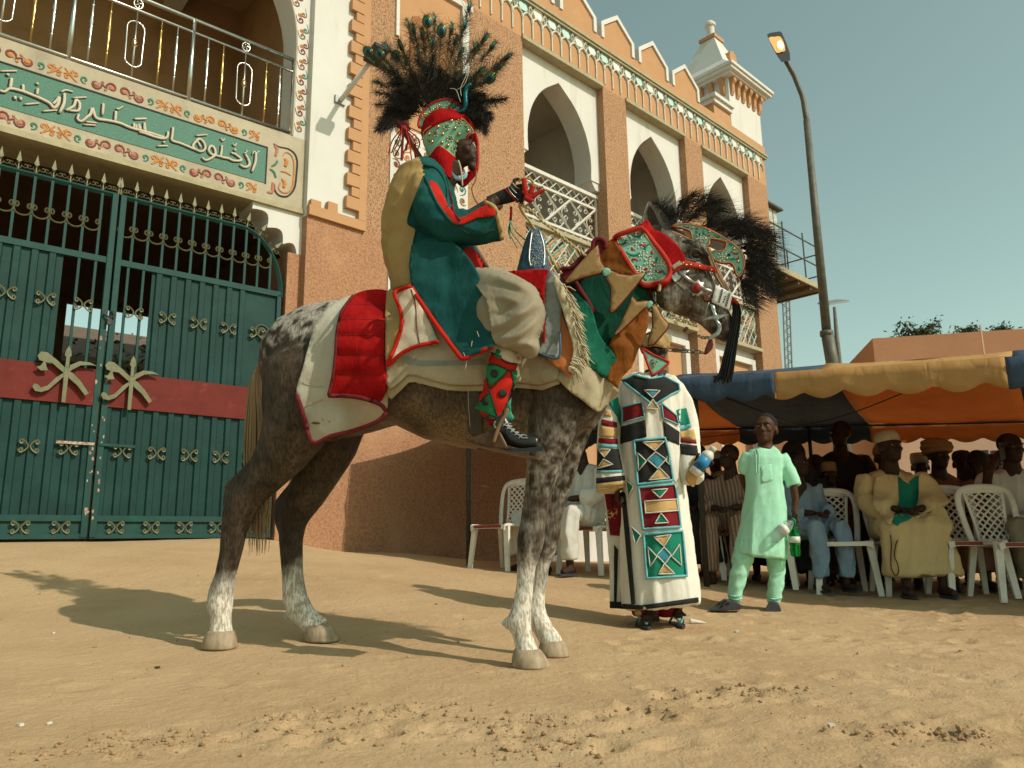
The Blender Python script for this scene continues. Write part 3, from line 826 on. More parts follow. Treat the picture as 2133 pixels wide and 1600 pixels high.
def emblem(parent, uc, zc):
    """spear, axe, crook and two blades radiating from one point"""
    S = .70
    def pp(pts, d0=-.055, d1=-.035): return MB().prism([(uc + x * S, zc + y * S) for x, y in pts], d0, d1)
    def Em(m, nm): m.build(nm, 'gate_gold', e, G_, bev=.002)
    e = pp([(-.028,.06),(.028,.06),(.022,-.40),(-.022,-.40)]).build('emblem', 'gate_gold', parent, G_)
    Em(pp([(-.022,.061),(.022,.061),(.02,.20),(.042,.23),(.03,.30),(0,.36),(-.03,.30),(-.042,.23),(-.02,.20)]), 'spear_head')
    Em(pp([(.02,-.02),(.06,.04),(.16,.115),(.28,.135),(.36,.13),(.26,.17),(.14,.17),(.03,.10)], -.052, -.032), 'blade')
    Em(pp([(.02,.02),(.075,.0),(.18,-.10),(.285,-.25),(.245,-.285),(.14,-.16),(.03,-.07)], -.0515, -.0315), 'blade')
    Em(pp([(-.02,.06),(-.12,.15),(-.24,.235),(-.31,.235),(-.345,.18),(-.32,.12),(-.27,.11),(-.30,.05),(-.345,.03),(-.29,-.015),(-.21,.0),(-.23,.045),(-.245,.10),(-.17,.10),(-.02,-.02)], -.051, -.031), 'axe')
    Em(pp([(-.02,.0),(-.11,-.08),(-.20,-.20),(-.27,-.235),(-.30,-.20),(-.345,-.19),(-.365,-.235),(-.33,-.285),(-.26,-.295),(-.18,-.255),(-.07,-.12),(-.01,-.04)], -.0505, -.0305), 'crook')
def gate_leaf(label, u0, u1, hinge_right):
    g = thing('gate_leaf', label, 'gate', GA.pt((u0 + u1) / 2, .03, .59))
    def L_(m, nm, mt='gate_frame', **k): return m.build(nm, mt, k.pop('parent', g), G_, **k)
    D0, D1 = .01, .055
    rc = .5                                        # rounded corner
    def top(u):
        e = (u1 - u) if hinge_right else (u - u0)
        return ZT if e >= rc else ZT - .72 * (1 - math.sqrt(max(0, 1 - ((rc - e) / rc) ** 2)))
    # frame
    mu = u0 if hinge_right else u1
    hu = u1 if hinge_right else u0
    sg = 1 if hinge_right else -1
    L_(MB().box((min(mu, mu + sg * .055), D0 - .012, .60), (max(mu, mu + sg * .055), D1, ZT)), 'stile', bev=.004)
    L_(MB().box((min(hu, hu - sg * .045), D0, .60), (max(hu, hu - sg * .045), D1, ZT - .70)), 'stile')
    n = 24
    P = [u0 + (u1 - u0) * i / n for i in range(n + 1)]
    if hinge_right: P += [u1 - rc * (1 - math.sin(q * math.pi / 16)) for q in range(9)]
    else: P += [u0 + rc * (1 - math.sin(q * math.pi / 16)) for q in range(9)]
    P = sorted(set(round(x, 4) for x in P))
    L_(MB().tube([(x, .03, top(x)) for x in P], .028, 4), 'top_rail')
    L_(MB().box((u0, D0, ZM - .03), (u1, D1 + .002, ZM + .03)), 'rail')
    L_(MB().box((u0, D0 - .002, .745), (u1, D1 + .002, .80)), 'rail')
    L_(MB().box((u0, D0 - .004, .59), (u1, D1 + .004, .635)), 'rail')
    L_(MB().box((u0, .035, .635), (u1, .045, .745)), 'kick_sheet', 'gate_frame')
    # bars and ribs
    w_ = u1 - u0
    nb = 12
    pitch = w_ / nb
    opn = (mu, mu + sg * pitch * 2.5) if sg > 0 else (mu - pitch * 2.9, mu)
    sheet0, sheet1 = (opn[1], u1) if sg > 0 else (u0, opn[0])
    barm = {}
    for i in range(1, nb):
        u = u0 + pitch * i
        zt = top(u)
        L_(MB().box((u - .0115, D0 + .006, ZM + .03), (u + .0115, D1 - .012, zt)), 'bar')
        cu = u - pitch / 2
        inst('c_scroll', csm, g, G_ @ Matrix.Translation((cu, .012, 3.60 if top(cu) > 3.8 else 3.54)) @ Matrix.Diagonal((1.12, 1.3, 1.3, 1)))
    for i in range(0, nb + 1):
        u = u0 + pitch * i
        zt = top(u)
        if zt < ZT - .5: continue
        sl_ = 0
        e = 1e-3
        a_ = math.atan2(top(min(u + .02, u1)) - top(max(u - .02, u0)), .04)
        inst('finial', finm, g, G_ @ Matrix.Translation((u, .03, zt + .02)) @ Matrix.Rotation(-a_ * .8, 4, 'Y') @ Matrix.Diagonal((1.2, 1.2, 1.2, 1)))
    # pressed sheet: alternating ribs as one thing each
    for z0, z1, a0, a1 in ((2.155, ZM - .03, sheet0, sheet1), (.80, 1.82, u0, u1)):
        L_(MB().box((a0, .040, z0), (a1, .050, z1)), 'sheet', 'gate_green')
        u = a0 + .03
        while u < a1 - .05:
            if not (sg > 0 and z0 > 2 and u > u1 - .42):
                L_(MB().prism([(u, .040), (u + .012, .018), (u + .062, .018), (u + .074, .040)], z0, z1, lambda a, b, d: (a, b, d)), 'rib', 'gate_frame' if False else 'gate_green')
            u += pitch
    u = opn[0] + pitch * .9
    while u < opn[1] - .03:
        L_(MB().box((u - .0115, D0 + .006, 2.155), (u + .0115, D1 - .012, ZM - .03)), 'bar')
        u += pitch
    L_(MB().box((u0, .004, 1.815), (u1, .03, 2.16)), 'red_band', 'gate_red')
    for q in range(4 if True else 0):
        pass
    us = [mu + sg * (.215 + .31 * q) for q in range(6)]
    for u in us:
        if u0 + .05 < u < u1 - .1:
            inst('double_scroll', dcm, g, G_ @ Matrix.Translation((u, .005, 2.77)))
            inst('double_scroll', dcm, g, G_ @ Matrix.Translation((u, .005, 1.40)))
            inst('double_scroll', dcb, g, G_ @ Matrix.Translation((u, -.002, .69)))
    if hinge_right:
        L_(MB().tube([(x, .03, z_) for x, z_ in spiral(u1 - .2, 2.80, .085, 2.0, .5, 1, 26)], .008, 5), 'spiral_scroll', 'gate_gold')
    emblem(g, -1.695 if sg > 0 else -2.25, 2.075 if sg > 0 else 2.09)
    # latch, chipped paint
    L_(MB().box((min(mu + sg * .01, mu + sg * .32), -.012, 1.44), (max(mu + sg * .01, mu + sg * .32), .008, 1.465)), 'bolt', 'rust' if sg < 0 else 'gate_frame')
    rnd = random.Random(3 if sg > 0 else 4)
    for q in range(16):
        zz = rnd.uniform(.75, 2.6)
        s_ = rnd.uniform(.005, .016)
        uu = mu + sg * (.028 + rnd.uniform(-.02, .018))
        dd = -.0035
        L_(MB().prism([(uu + s_ * math.cos(a_) * rnd.uniform(.5, 1), zz + 1.8 * s_ * math.sin(a_) * rnd.uniform(.6, 1.2)) for a_ in [t * 1.05 for t in range(6)]], dd - .001, dd), 'paint_chip', 'rust')
    return g
gate_leaf('green steel gate leaf hinged on the ochre pier beside the horse', -1.925, -.216, True)
gate_leaf('green steel gate leaf with dented red band, away from the horse', -3.66, -1.945, False)
lk = thing('padlock', 'black chain and padlock joining the two green gate leaves', 'lock', GA.pt(-1.935, -.02, 2.7))
MB().tube([(-1.96, -.01, 2.74), (-1.98, -.03, 2.70), (-1.935, -.04, 2.67), (-1.89, -.03, 2.70), (-1.91, -.01, 2.75)], .012, 5).build('chain', 'iron', lk, G_)
MB().box((-1.955, -.05, 2.60), (-1.915, -.025, 2.66)).build('body', 'iron', lk, G_, bev=.004)
# --- what shows through the gate
mat('hut_roof', (.16,.12,.09), (.11,.08,.06), rough=.8)
ht_ = thing('courtyard_hut', 'low hut with dark eaves seen through the gate bars', 'hut', GA.pt(-.6, 10, .4))
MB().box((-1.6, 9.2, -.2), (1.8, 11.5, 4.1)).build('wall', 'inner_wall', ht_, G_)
MB().prism([(8.8, 4.1), (8.8, 4.25), (10.3, 5.2), (11.9, 4.25), (11.9, 4.1)], -1.9, 2.1, lambda a, b, d: (d, a, b)).build('roof', 'hut_roof', ht_, G_)
# ================================================================ floodlight on the white wall
fl = thing('floodlight', 'flat floodlight head on a pole arm bracketed to the white wall', 'floodlight', FA.pt(*((lambda q: (q[0], .02, q[1]))(FA.uz(707, 210)))))
b0 = FA.px(707, 210, .02)
tip = FA.px(770, 130, -.62)
MB().tube([b0, b0 + FA.n * .06, tip], .03, 8).build('arm', 'whitewash', fl, smooth=True)
MB().box((-.07, -.03, -.05), (.07, .0, .05)).build('bracket', 'grey_metal', fl, Matrix.Translation(b0) @ FA.M.to_3x3().to_4x4())
ax = (tip - b0).normalized()
Z_ = V((0, 0, 1)); X_ = FA.u.copy(); Y_ = ax
X_ = (X_ - Y_ * X_.dot(Y_)).normalized(); Zz = X_.cross(Y_)
Mh = Matrix(((X_.x, Y_.x, Zz.x, tip.x), (X_.y, Y_.y, Zz.y, tip.y), (X_.z, Y_.z, Zz.z, tip.z), (0, 0, 0, 1)))
MB().box((-.10, 0, -.025), (.10, .27, .04)).build('head', 'lamp_black', fl, Mh, bev=.012)
MB().box((-.08, .03, -.036), (.08, .24, -.025)).build('lens', 'hex_white', fl, Mh)
# ================================================================ ground
mat('sand', (.47,.318,.176), (.40,.262,.140), scale=2.2, rough=.95, bump=.012, bscale=26, fine=.0035, spec=.12, c3=(.52,.37,.215), s3=.8, lo3=.4, hi3=.8)
def axis(lo, hi, fine_lo, fine_hi, step):
    a = list(np.arange(fine_lo, fine_hi + 1e-6, step))
    s_ = step
    x = fine_hi
    while x < hi:
        s_ *= 1.18; x += s_; a.append(x)
    s_ = step
    x = fine_lo
    while x > lo:
        s_ *= 1.18; x -= s_; a.insert(0, x)
    return np.array(a)
gx = axis(-900, 900, -3.2, 4.2, .024)
gy = axis(-60, 1500, 1.35, 6.6, .024)
XX, YY = np.meshgrid(gx, gy, indexing='ij')
PP = np.stack([XX.ravel(), YY.ravel()], 1)
ZZ = np.concatenate([gz_arr(PP[i:i + 40000]) for i in range(0, len(PP), 40000)])
# trampled pits and small ridges, given by where they show
rnd = np.random.RandomState(4)
def churn(cx, cy, rx, n, dep):
    out = []
    for i in range(n):
        out.append((cx + rnd.normal() * rx, cy + rnd.normal() * rx * .6, rnd.uniform(.03, .075), rnd.uniform(.4, 1) * dep * .72))
    return out
pits = []
SPOTS = [(1500,1455,.13,14,.022), (1330,1492,.05,6,.024), (715,1528,.16,14,.02), (600,1503,.06,7,.024), (1090,1510,.12,12,.022), (1880,1530,.10,9,.022), (310,1545,.10,6,.014), (820,1480,.10,8,.015), (1130,1560,.12,9,.02), (190,1570,.10,6,.014), (1600,1440,.08,6,.014), (1950,1535,.06,5,.016)]
spot_pts = []
for x, y, rx, n, dep in SPOTS:
    p = ground_px(x, y)
    spot_pts.append((p.x, p.y, rx))
    pits += churn(p.x, p.y, rx, n, dep)
for i in range(330):                              # soft hoof and foot prints over the yard
    y_ = rnd.uniform(1.5, 6.4)
    x_ = rnd.uniform(-.66, .68) * y_ + .1
    right = (x_ > .1 * y_)
    if not right and rnd.rand() < .55: continue
    pits.append((x_, y_, rnd.uniform(.05, .10), rnd.uniform(.003, .011) * (1.1 if right else .55)))
for (px_, py_, r_, d_) in pits:
    m = (np.abs(PP[:, 0] - px_) < r_ * 2.4) & (np.abs(PP[:, 1] - py_) < r_ * 2.4)
    if not m.any(): continue
    dx, dy = PP[m, 0] - px_, PP[m, 1] - py_
    a_ = rnd.uniform(0, 3.14)
    ex = rnd.uniform(.55, 1)
    q = np.sqrt((dx * math.cos(a_) + dy * math.sin(a_)) ** 2 + ((-dx * math.sin(a_) + dy * math.cos(a_)) / ex) ** 2) / r_
    ZZ[m] += d_ * (-np.exp(-q ** 4 * 1.4) + .75 * np.exp(-((q - 1.25) / .28) ** 2))
near = (PP[:, 1] < 9) & (np.abs(PP[:, 0]) < 6) & (PP[:, 1] > 1)
idx = np.nonzero(near)[0]
for i in idx:
    x_, y_ = PP[i]
    v = V((x_, y_, 0))
    amp = .4 + .6 * min(1, max(0, .5 + x_ / y_))
    ZZ[i] += (noise.noise(v * 2.2) * .010 + noise.noise(v * 7.5) * .006 + noise.noise(v * 19) * .0028) * amp
nx, ny = len(gx), len(gy)
vs = np.stack([PP[:, 0], PP[:, 1], ZZ], 1)
ii = np.arange(nx * ny).reshape(nx, ny)
fs = np.stack([ii[:-1, :-1], ii[1:, :-1], ii[1:, 1:], ii[:-1, 1:]], -1).reshape(-1, 4)
me = bpy.data.meshes.new('ground')
me.vertices.add(len(vs)); me.vertices.foreach_set('co', vs.ravel())
me.loops.add(len(fs) * 4); me.loops.foreach_set('vertex_index', fs.ravel())
me.polygons.add(len(fs)); me.polygons.foreach_set('loop_start', np.arange(len(fs)) * 4)
me.polygons.foreach_set('use_smooth', [True] * len(fs))
me.update(); me.validate()
me.materials.append(MATS['sand'])
gnd = inst('ground', me)
tag(gnd, 'trampled pale sand of the open yard', None, None, 'structure')
GBVH = BVHTree.FromPolygons([tuple(v) for v in vs], [tuple(f) for f in fs])
def gtop(x, y):
    h = GBVH.ray_cast(V((x, y, 3)), V((0, 0, -1)))
    return h[0].z if h[0] else gz(x, y)
# clods of crumbled sand: nobody could count them
cl = MB()
ico = [V(p).normalized() for p in ((0,0,1),(.9,0,.4),(.28,.85,.4),(-.72,.53,.4),(-.72,-.53,.4),(.28,-.85,.4),(.72,.53,-.4),(-.28,.85,-.4),(-.9,0,-.4),(-.28,-.85,-.4),(.72,-.53,-.4),(0,0,-1))]
icf = [(0,1,2),(0,2,3),(0,3,4),(0,4,5),(0,5,1),(1,6,2),(2,7,3),(3,8,4),(4,9,5),(5,10,1),(6,7,2),(7,8,3),(8,9,4),(9,10,5),(10,6,1),(11,7,6),(11,8,7),(11,9,8),(11,10,9),(11,6,10)]
rr = random.Random(11)
def clod(x, y, s_):
    z_ = gtop(x, y)
    M = Matrix.Rotation(rr.uniform(0, 6), 3, 'Z') @ Matrix.Rotation(rr.uniform(0, 6), 3, 'X')
    cl.add([V((x, y, z_ + s_ * .25)) + M @ (V((p.x, p.y * rr.uniform(.7, 1), p.z * .7)) * s_ * rr.uniform(.65, 1.1)) for p in ico], icf)
for sx, sy, rx in spot_pts:
    for i in range(int(50 + rx * 520)):
        clod(sx + rr.gauss(0, rx * 1.1), sy + rr.gauss(0, rx * .6), rr.choice((.003, .004, .005, .006, .009, .012)) * rr.uniform(.6, 1.1))
for i in range(900):
    y_ = rr.uniform(1.5, 6)
    clod(rr.uniform(-.68, .7) * y_, y_, rr.uniform(.0015, .0045) * (1 + (rr.random() < .06) * 1.5))
mat('clod', (.40,.265,.145), (.29,.185,.10), scale=60, rough=.95, bump=.002, bscale=200, spec=.1)
cl.build('sand_clods', 'clod', None, label='crumbled sand clods strewn over the trampled yard', kind='stuff')
# ================================================================ organic and cloth tools
def remesh(mb, voxel, smooth=4, fac=.5):
    me = mb.mesh('tmp')
    o = bpy.data.objects.new('tmp', me)
    col.objects.link(o)
    m = o.modifiers.new('r', 'REMESH'); m.mode = 'VOXEL'; m.voxel_size = voxel; m.adaptivity = 0
    if smooth:
        s_ = o.modifiers.new('s', 'SMOOTH'); s_.iterations = smooth; s_.factor = fac
    dg = bpy.context.evaluated_depsgraph_get()
    out = bpy.data.meshes.new_from_object(o.evaluated_get(dg))
    bpy.data.objects.remove(o)
    bpy.data.meshes.remove(me)
    return out
def coords(me):
    a = np.empty(len(me.vertices) * 3); me.vertices.foreach_get('co', a); return a.reshape(-1, 3)
def normals(me):
    a = np.empty(len(me.vertices) * 3); me.vertices.foreach_get('normal', a); return a.reshape(-1, 3)
def finish(me, name, m, parent=None, label=None, cat=None, group=None, kind=None, colf=None, disp=None, smooth=True):
    """turn a mesh into an object; colf(array co)->(n,3); disp(co, no)->offset along normal"""
    me.name = name
    if disp is not None:
        c, n = coords(me), normals(me)
        c = c + n * disp(c, n)[:, None]
        me.vertices.foreach_set('co', c.ravel()); me.update()
    if colf is not None:
        c = colf(coords(me))
        at_ = me.attributes.new('Col', 'FLOAT_COLOR', 'POINT')
        at_.data.foreach_set('color', np.concatenate([c, np.ones((len(c), 1))], 1).ravel())
    me.materials.clear()
    me.materials.append(MATS[m] if isinstance(m, str) else m)
    me.polygons.foreach_set('use_smooth', [smooth] * len(me.polygons))
    return tag(inst(name, me, parent), label, cat, group, kind)
def bvh(*objs):
    vs, fs = [], []
    for o in objs:
        me = o.data if hasattr(o, 'data') else o
        M = wm(o) if hasattr(o, 'data') else Matrix()
        k = len(vs)
        vs += [M @ v.co for v in me.vertices]
        fs += [tuple(i + k for i in p.vertices) for p in me.polygons]
    return BVHTree.FromPolygons(vs, fs)
def nz3(c, s_, seed=0):
    """noise on an (n,3) array"""
    return np.array([noise.noise(V((x * s_ + seed, y * s_, z_ * s_))) for x, y, z_ in c])
def ridges(al, sa, sl_, amp, seed=0, extra=None):
    """long sharp cloth folds running along the direction al"""
    a = np.array(V(al).normalized())
    def f(c, n):
        t = c @ a
        q = (c - t[:, None] * a) * sa + (t[:, None] * a) * sl_
        d = np.array([noise.noise(V((x + seed, y, z_))) for x, y, z_ in q])
        d = amp * (1 - np.abs(d) * 3.2)
        return d + (extra(c, n) if extra else 0)
    return f
def foldlines(L):
    """relief of drawn cloth folds: (pixel polyline, height, half width)"""
    S = [(smooth_poly(P, 4, False), a, w_) for P, a, w_ in L]
    def f(x, y):
        h = 0
        for P, a, w_ in S:
            best = 1e9; tb = 0
            for i in range(len(P) - 1):
                (x0, y0), (x1, y1) = P[i], P[i + 1]
                dx, dy = x1 - x0, y1 - y0
                t = max(0, min(1, ((x - x0) * dx + (y - y0) * dy) / (dx * dx + dy * dy + 1e-9)))
                d = math.hypot(x - x0 - dx * t, y - y0 - dy * t)
                if d < best: best = d; tb = (i + t) / (len(P) - 1)
            h += a * math.exp(-(best / w_) ** 2) * math.sin(math.pi * min(1, max(0, tb * .9 + .08)))
        return h
    return f
def densify(poly, sp, closed=True):
    out = []
    n = len(poly)
    for i in range(n if closed else n - 1):
        a, b = V((*poly[i], 0)), V((*poly[(i + 1) % n], 0))
        k = max(1, int((b - a).length / sp))
        out += [((a.lerp(b, j / k)).x, (a.lerp(b, j / k)).y) for j in range(k)]
    if not closed: out.append(tuple(poly[-1][:2]))
    return out
def smooth_poly(poly, n=4, closed=True):
    return [(p.x, p.y) for p in catmull([(x, y, 0) for x, y in poly], n, closed)]
def tri2d(poly, sp):
    B_ = densify(poly, sp)
    xs, ys = [p[0] for p in B_], [p[1] for p in B_]
    pts = [V(p) for p in B_]
    nb = len(pts)
    def inside(x, y):
        c = False
        j = nb - 1
        for i in range(nb):
            if (B_[i][1] > y) != (B_[j][1] > y) and x < (B_[j][0] - B_[i][0]) * (y - B_[i][1]) / (B_[j][1] - B_[i][1]) + B_[i][0]: c = not c
            j = i
        return c
    y = min(ys) + sp * .5
    r = 0
    while y < max(ys):
        x = min(xs) + sp * (.5 if r % 2 else .0)
        while x < max(xs):
            if inside(x, y) and min((p[0] - x) ** 2 + (p[1] - y) ** 2 for p in B_) > (sp * .45) ** 2: pts.append(V((x, y)))
            x += sp
        y += sp * .87
        r += 1
    res = geometry.delaunay_2d_cdt(pts, [(i, (i + 1) % nb) for i in range(nb)], [], 1, 1e-4)
    vv, ff, orig = res[0], res[2], res[3]
    bi = {}
    for k, o in enumerate(orig):
        for q in o:
            if q < nb: bi[q] = k
    return [(v.x, v.y) for v in vv], [tuple(f) for f in ff], [bi[i] for i in range(nb) if i in bi]
def sheet(name, poly, target, m, parent=None, lift=.012, thick=.006, sp=8, wr=0, wsc=9, puff=None, plane=None, pd=-.2, relax=3, limit=None, label=None, smooth=True, snap=None, cat=None, group=None, pdf=None):
    """cloth cut to a pixel outline, laid on a surface (and hanging on past it), with thickness.
    returns (object, function giving the outside surface point for a pixel, boundary points)"""
    P2, F, bnd = tri2d(poly, sp)
    n = len(P2)
    rays = [ray(*p) for p in P2]
    T = np.full(n, np.nan)
    for i, r in enumerate(rays):
        if target is not None:
            h = target.ray_cast(CAM, r.normalized(), limit or 50)
            if h[0] is not None: T[i] = h[3] / r.length
    if target is None or np.isnan(T).all():
        for i, r in enumerate(rays):
            T[i] = (plane.P0 - plane.n * (pdf(*P2[i]) if pdf else pd) - CAM).dot(plane.n) / r.dot(plane.n)
    else:
        ok = np.nonzero(~np.isnan(T))[0]
        P = np.array(P2)
        for i in np.nonzero(np.isnan(T))[0]:
            d2 = ((P[ok] - P[i]) ** 2).sum(1)
            k = np.argsort(d2)[:6]
            wgt = 1 / (d2[k] + 1)
            # carry on at the depth of the nearest cloth, measured across the plane
            if plane is not None:
                ds = [(plane.P0 - (CAM + rays[ok[q]] * T[ok[q]])).dot(plane.n) for q in k]
                dm = float(np.dot(ds, wgt) / wgt.sum())
                r = rays[i]
                T[i] = (plane.P0 - plane.n * dm - CAM).dot(plane.n) / r.dot(plane.n)
            else: T[i] = float(np.dot(T[ok[k]], wgt) / wgt.sum())
    nb_ = [set() for _ in range(n)]
    for f in F:
        for a in range(3):
            nb_[f[a]].add(f[(a + 1) % 3]); nb_[f[(a + 1) % 3]].add(f[a])
    T0 = T.copy()
    for it in range(relax):
        T = np.array([.5 * T[i] + .5 * np.mean([T[j] for j in nb_[i]]) if nb_[i] else T[i] for i in range(n)])
        T = np.minimum(T, T0 + .002)
    pts = []
    for i in range(n):
        r = rays[i]
        p = CAM + r * T[i]
        l = lift if target is not None else 0
        if wr: l += wr * (noise.noise(p * wsc) + .5 * noise.noise(p * wsc * 2.3))
        if puff: l += puff(*P2[i])
        pts.append(p - r.normalized() * l)
    me = bpy.data.meshes.new(name)
    me.from_pydata(pts, [], F)
    me.update()
    # make normals face the camera
    s_ = sum(1 if f.normal.dot(CAM - f.center) > 0 else -1 for f in me.polygons)
    if s_ < 0: me.flip_normals()
    me.materials.append(MATS[m] if isinstance(m, str) else m)
    me.polygons.foreach_set('use_smooth', [smooth] * len(me.polygons))
    o = inst(name, me, parent)
    if thick:
        md = o.modifiers.new('solid', 'SOLIDIFY'); md.thickness = thick; md.offset = -1
    tag(o, label, cat, group)
    o_b = [pts[i] for i in bnd]
    return o, o_b
def decal(name, poly, target, m, parent=None, lift=.003, sp=5, thick=.003, **k):
    return sheet(name, poly, target, m, parent, lift=lift, sp=sp, thick=thick, relax=0, **k)[0]
def on_surf(target, x, y, lift=0, dflt=None):
    r = ray(x, y).normalized()
    h = target.ray_cast(CAM, r)
    if h[0] is None: return None if dflt is None else dflt.px(x, y, -.0)
    return h[0] - r * lift
def cord(name, P, target, r, m, parent=None, lift=.003, n=5, seg=5, plane=None, pd=0, closed=False, smooth=True, build=True, mb=None):
    """round cord following pixels over a surface"""
    C2 = smooth_poly(P, seg, closed)
    out = []
    last = None
    for x, y in C2:
        q = on_surf(target, x, y, lift) if target is not None else None
        if q is None:
            q = plane.px(x, y, pd) if plane is not None else last
        if q is not None: out.append(q); last = q
    if len(out) < 2: return None
    mb = mb or MB()
    mb.tube(out, r, n, closed=closed)
    return mb.build(name, m, parent, smooth=smooth) if build else mb
def star_px(cx, cy, r0, r1, n=8, rot=0, sy=1):
    return [(cx + (r0 if i % 2 == 0 else r1) * math.cos(rot + math.pi * i / n), cy + sy * (r0 if i % 2 == 0 else r1) * math.sin(rot + math.pi * i / n)) for i in range(2 * n)]
def circ_px(cx, cy, rx, ry=None, n=12, rot=0):
    ry = ry or rx
    return [(cx + rx * math.cos(2 * math.pi * i / n) * math.cos(rot) - ry * math.sin(2 * math.pi * i / n) * math.sin(rot), cy + rx * math.cos(2 * math.pi * i / n) * math.sin(rot) + ry * math.sin(2 * math.pi * i / n) * math.cos(rot)) for i in range(n)]
def ring_pts(c, ax_a, ax_b, n=20, e=2.0):
    """superellipse ring"""
    out = []
    for k in range(n):
        q = 2 * math.pi * k / n
        cs_, sn = math.cos(q), math.sin(q)
        out.append(c + ax_a * (math.copysign(abs(cs_) ** (2 / e), cs_)) + ax_b * (math.copysign(abs(sn) ** (2 / e), sn)))
    return out
# ================================================================ horse
HF = Frame((.115, 3.46), R(104))                # the horse's middle plane
def H(x, y, d=0): return HF.px(x, y, d)
def pxm(p): return (p - CAM).dot(FW) / FPX       # metres per pixel at a point
hb = MB()
def trunk(rings, e=2.2, n=24):
    R_ = []
    for (t, b, wd) in rings:
        T_, B_ = H(*t), H(*b)
        c = (T_ + B_) / 2
        R_.append(ring_pts(c, (T_ - B_) / 2, HF.n * wd, n, e))
    hb.loft(R_)
trunk([((546,742),(556,800),.05),((566,694),(578,850),.13),((600,662),(612,905),.205),((650,640),(668,925),.25),((720,628),(745,905),.275),((800,640),(820,884),.275),((880,655),(885,915),.285),((960,655),(955,933),.29),((1040,640),(1040,942),.275),((1110,612),(1110,942),.245),((1170,592),(1180,926),.20),((1215,600),(1240,880),.165),((1250,650),(1276,825),.09)])
# neck
trunk([((1110,620),(1235,900),.16),((1165,585),(1280,815),.155),((1215,545),(1298,755),.135),((1262,508),(1318,700),.115),((1310,480),(1345,655),.10),((1352,462),(1372,625),.09)], 2.3)
# head
trunk([((1345,470),(1372,590),.075),((1385,466),(1378,618),.088),((1425,486),(1388,646),.098),((1452,520),(1412,656),.098),((1474,560),(1436,664),.085),((1492,600),(1456,674),.068),((1508,632),(1474,690),.06),((1524,658),(1490,704),.058),((1533,682),(1508,712),.045),((1528,700),(1516,712),.025)], 2.3)
# cheek, brow, nostril masses
hb.ell(H(1400,612,-.075), (.085,.04,.085), 12, 8)
hb.ell(H(1452,516,-.075), (.05,.03,.035), 10, 7)
def limb(pts, d, ratio=.8, n=14, dd=None):
    R_ = []
    for i, (x, y, hw) in enumerate(pts):
        dx = (d if dd is None else d + dd[i])
        c = H(x, y, dx)
        k = pxm(c)
        j0, j1 = max(0, i - 1), min(len(pts) - 1, i + 1)
        t = (H(pts[j1][0], pts[j1][1], d) - H(pts[j0][0], pts[j0][1], d)).normalized()
        side = HF.n.cross(t).normalized()
        rat = ratio if not hasattr(ratio, '__len__') else ratio[i]
        R_.append(ring_pts(c, side * (hw * k), HF.n * (hw * k * rat), n))
    hb.loft(R_)
NF = [(1172,790,62),(1160,850,60),(1146,905,50),(1136,950,41),(1127,1000,34),(1117,1050,28),(1109,1095,27),(1105,1125,30),(1101,1150,27),(1097,1180,21),(1093,1225,19),(1087,1265,22),(1081,1295,27),(1087,1322,22),(1096,1350,24),(1098,1366,29)]
FFo = [(1205,810,56),(1190,880,47),(1174,945,38),(1160,1010,31),(1148,1070,26),(1140,1110,27),(1135,1140,25),(1127,1175,19),(1119,1225,17),(1116,1262,20),(1120,1290,24),(1134,1314,22),(1148,1335,24),(1150,1348,27)]
NH = [(640,770,96),(628,840,88),(612,900,72),(586,945,58),(556,985,46),(527,1020,39),(506,1048,37),(494,1075,34),(487,1110,28),(480,1155,25),(470,1200,23),(461,1233,27),(458,1258,28),(460,1285,23),(460,1310,24),(458,1326,28)]
FH = [(705,800,90),(698,870,74),(685,930,60),(662,985,48),(638,1030,41),(618,1062,37),(609,1090,32),(606,1125,27),(608,1165,25),(611,1210,24),(614,1245,27),(624,1270,28),(640,1288,24),(656,1303,25),(664,1312,28)]
limb([(1175,735,40)] + NF, -.15, [.6,.9,.85,.85,.85,.85,.85,.85,.85,.82,.75,.75,.8,.85,.9,1,1])
limb(FFo, .13, .85)
limb([(650,705,60)] + NH, -.14, [.6,.75,.75,.8,.8,.75,.7,.75,.8,.8,.75,.75,.8,.9,.9,1,1])
limb([(712,735,55)] + FH, .14, .8)
limb([(600,900,16),(556,945,17),(514,988,18),(482,1018,17),(479,1045,17),(486,1085,16)], -.14, .8, 10)      # tendon to the point of the hock
limb([(668,930,16),(628,1000,16),(586,1050,16),(583,1075,16),(592,1110,14)], .14, .8, 10)
limb([(1046,1292,10),(1058,1303,11),(1070,1310,9)], -.15, .8, 8)
limb([(434,1252,8),(441,1264,10),(452,1270,9)], -.14, .8, 8)
limb([(592,1288,8),(600,1280,9),(612,1276,9)], .14, .8, 8)
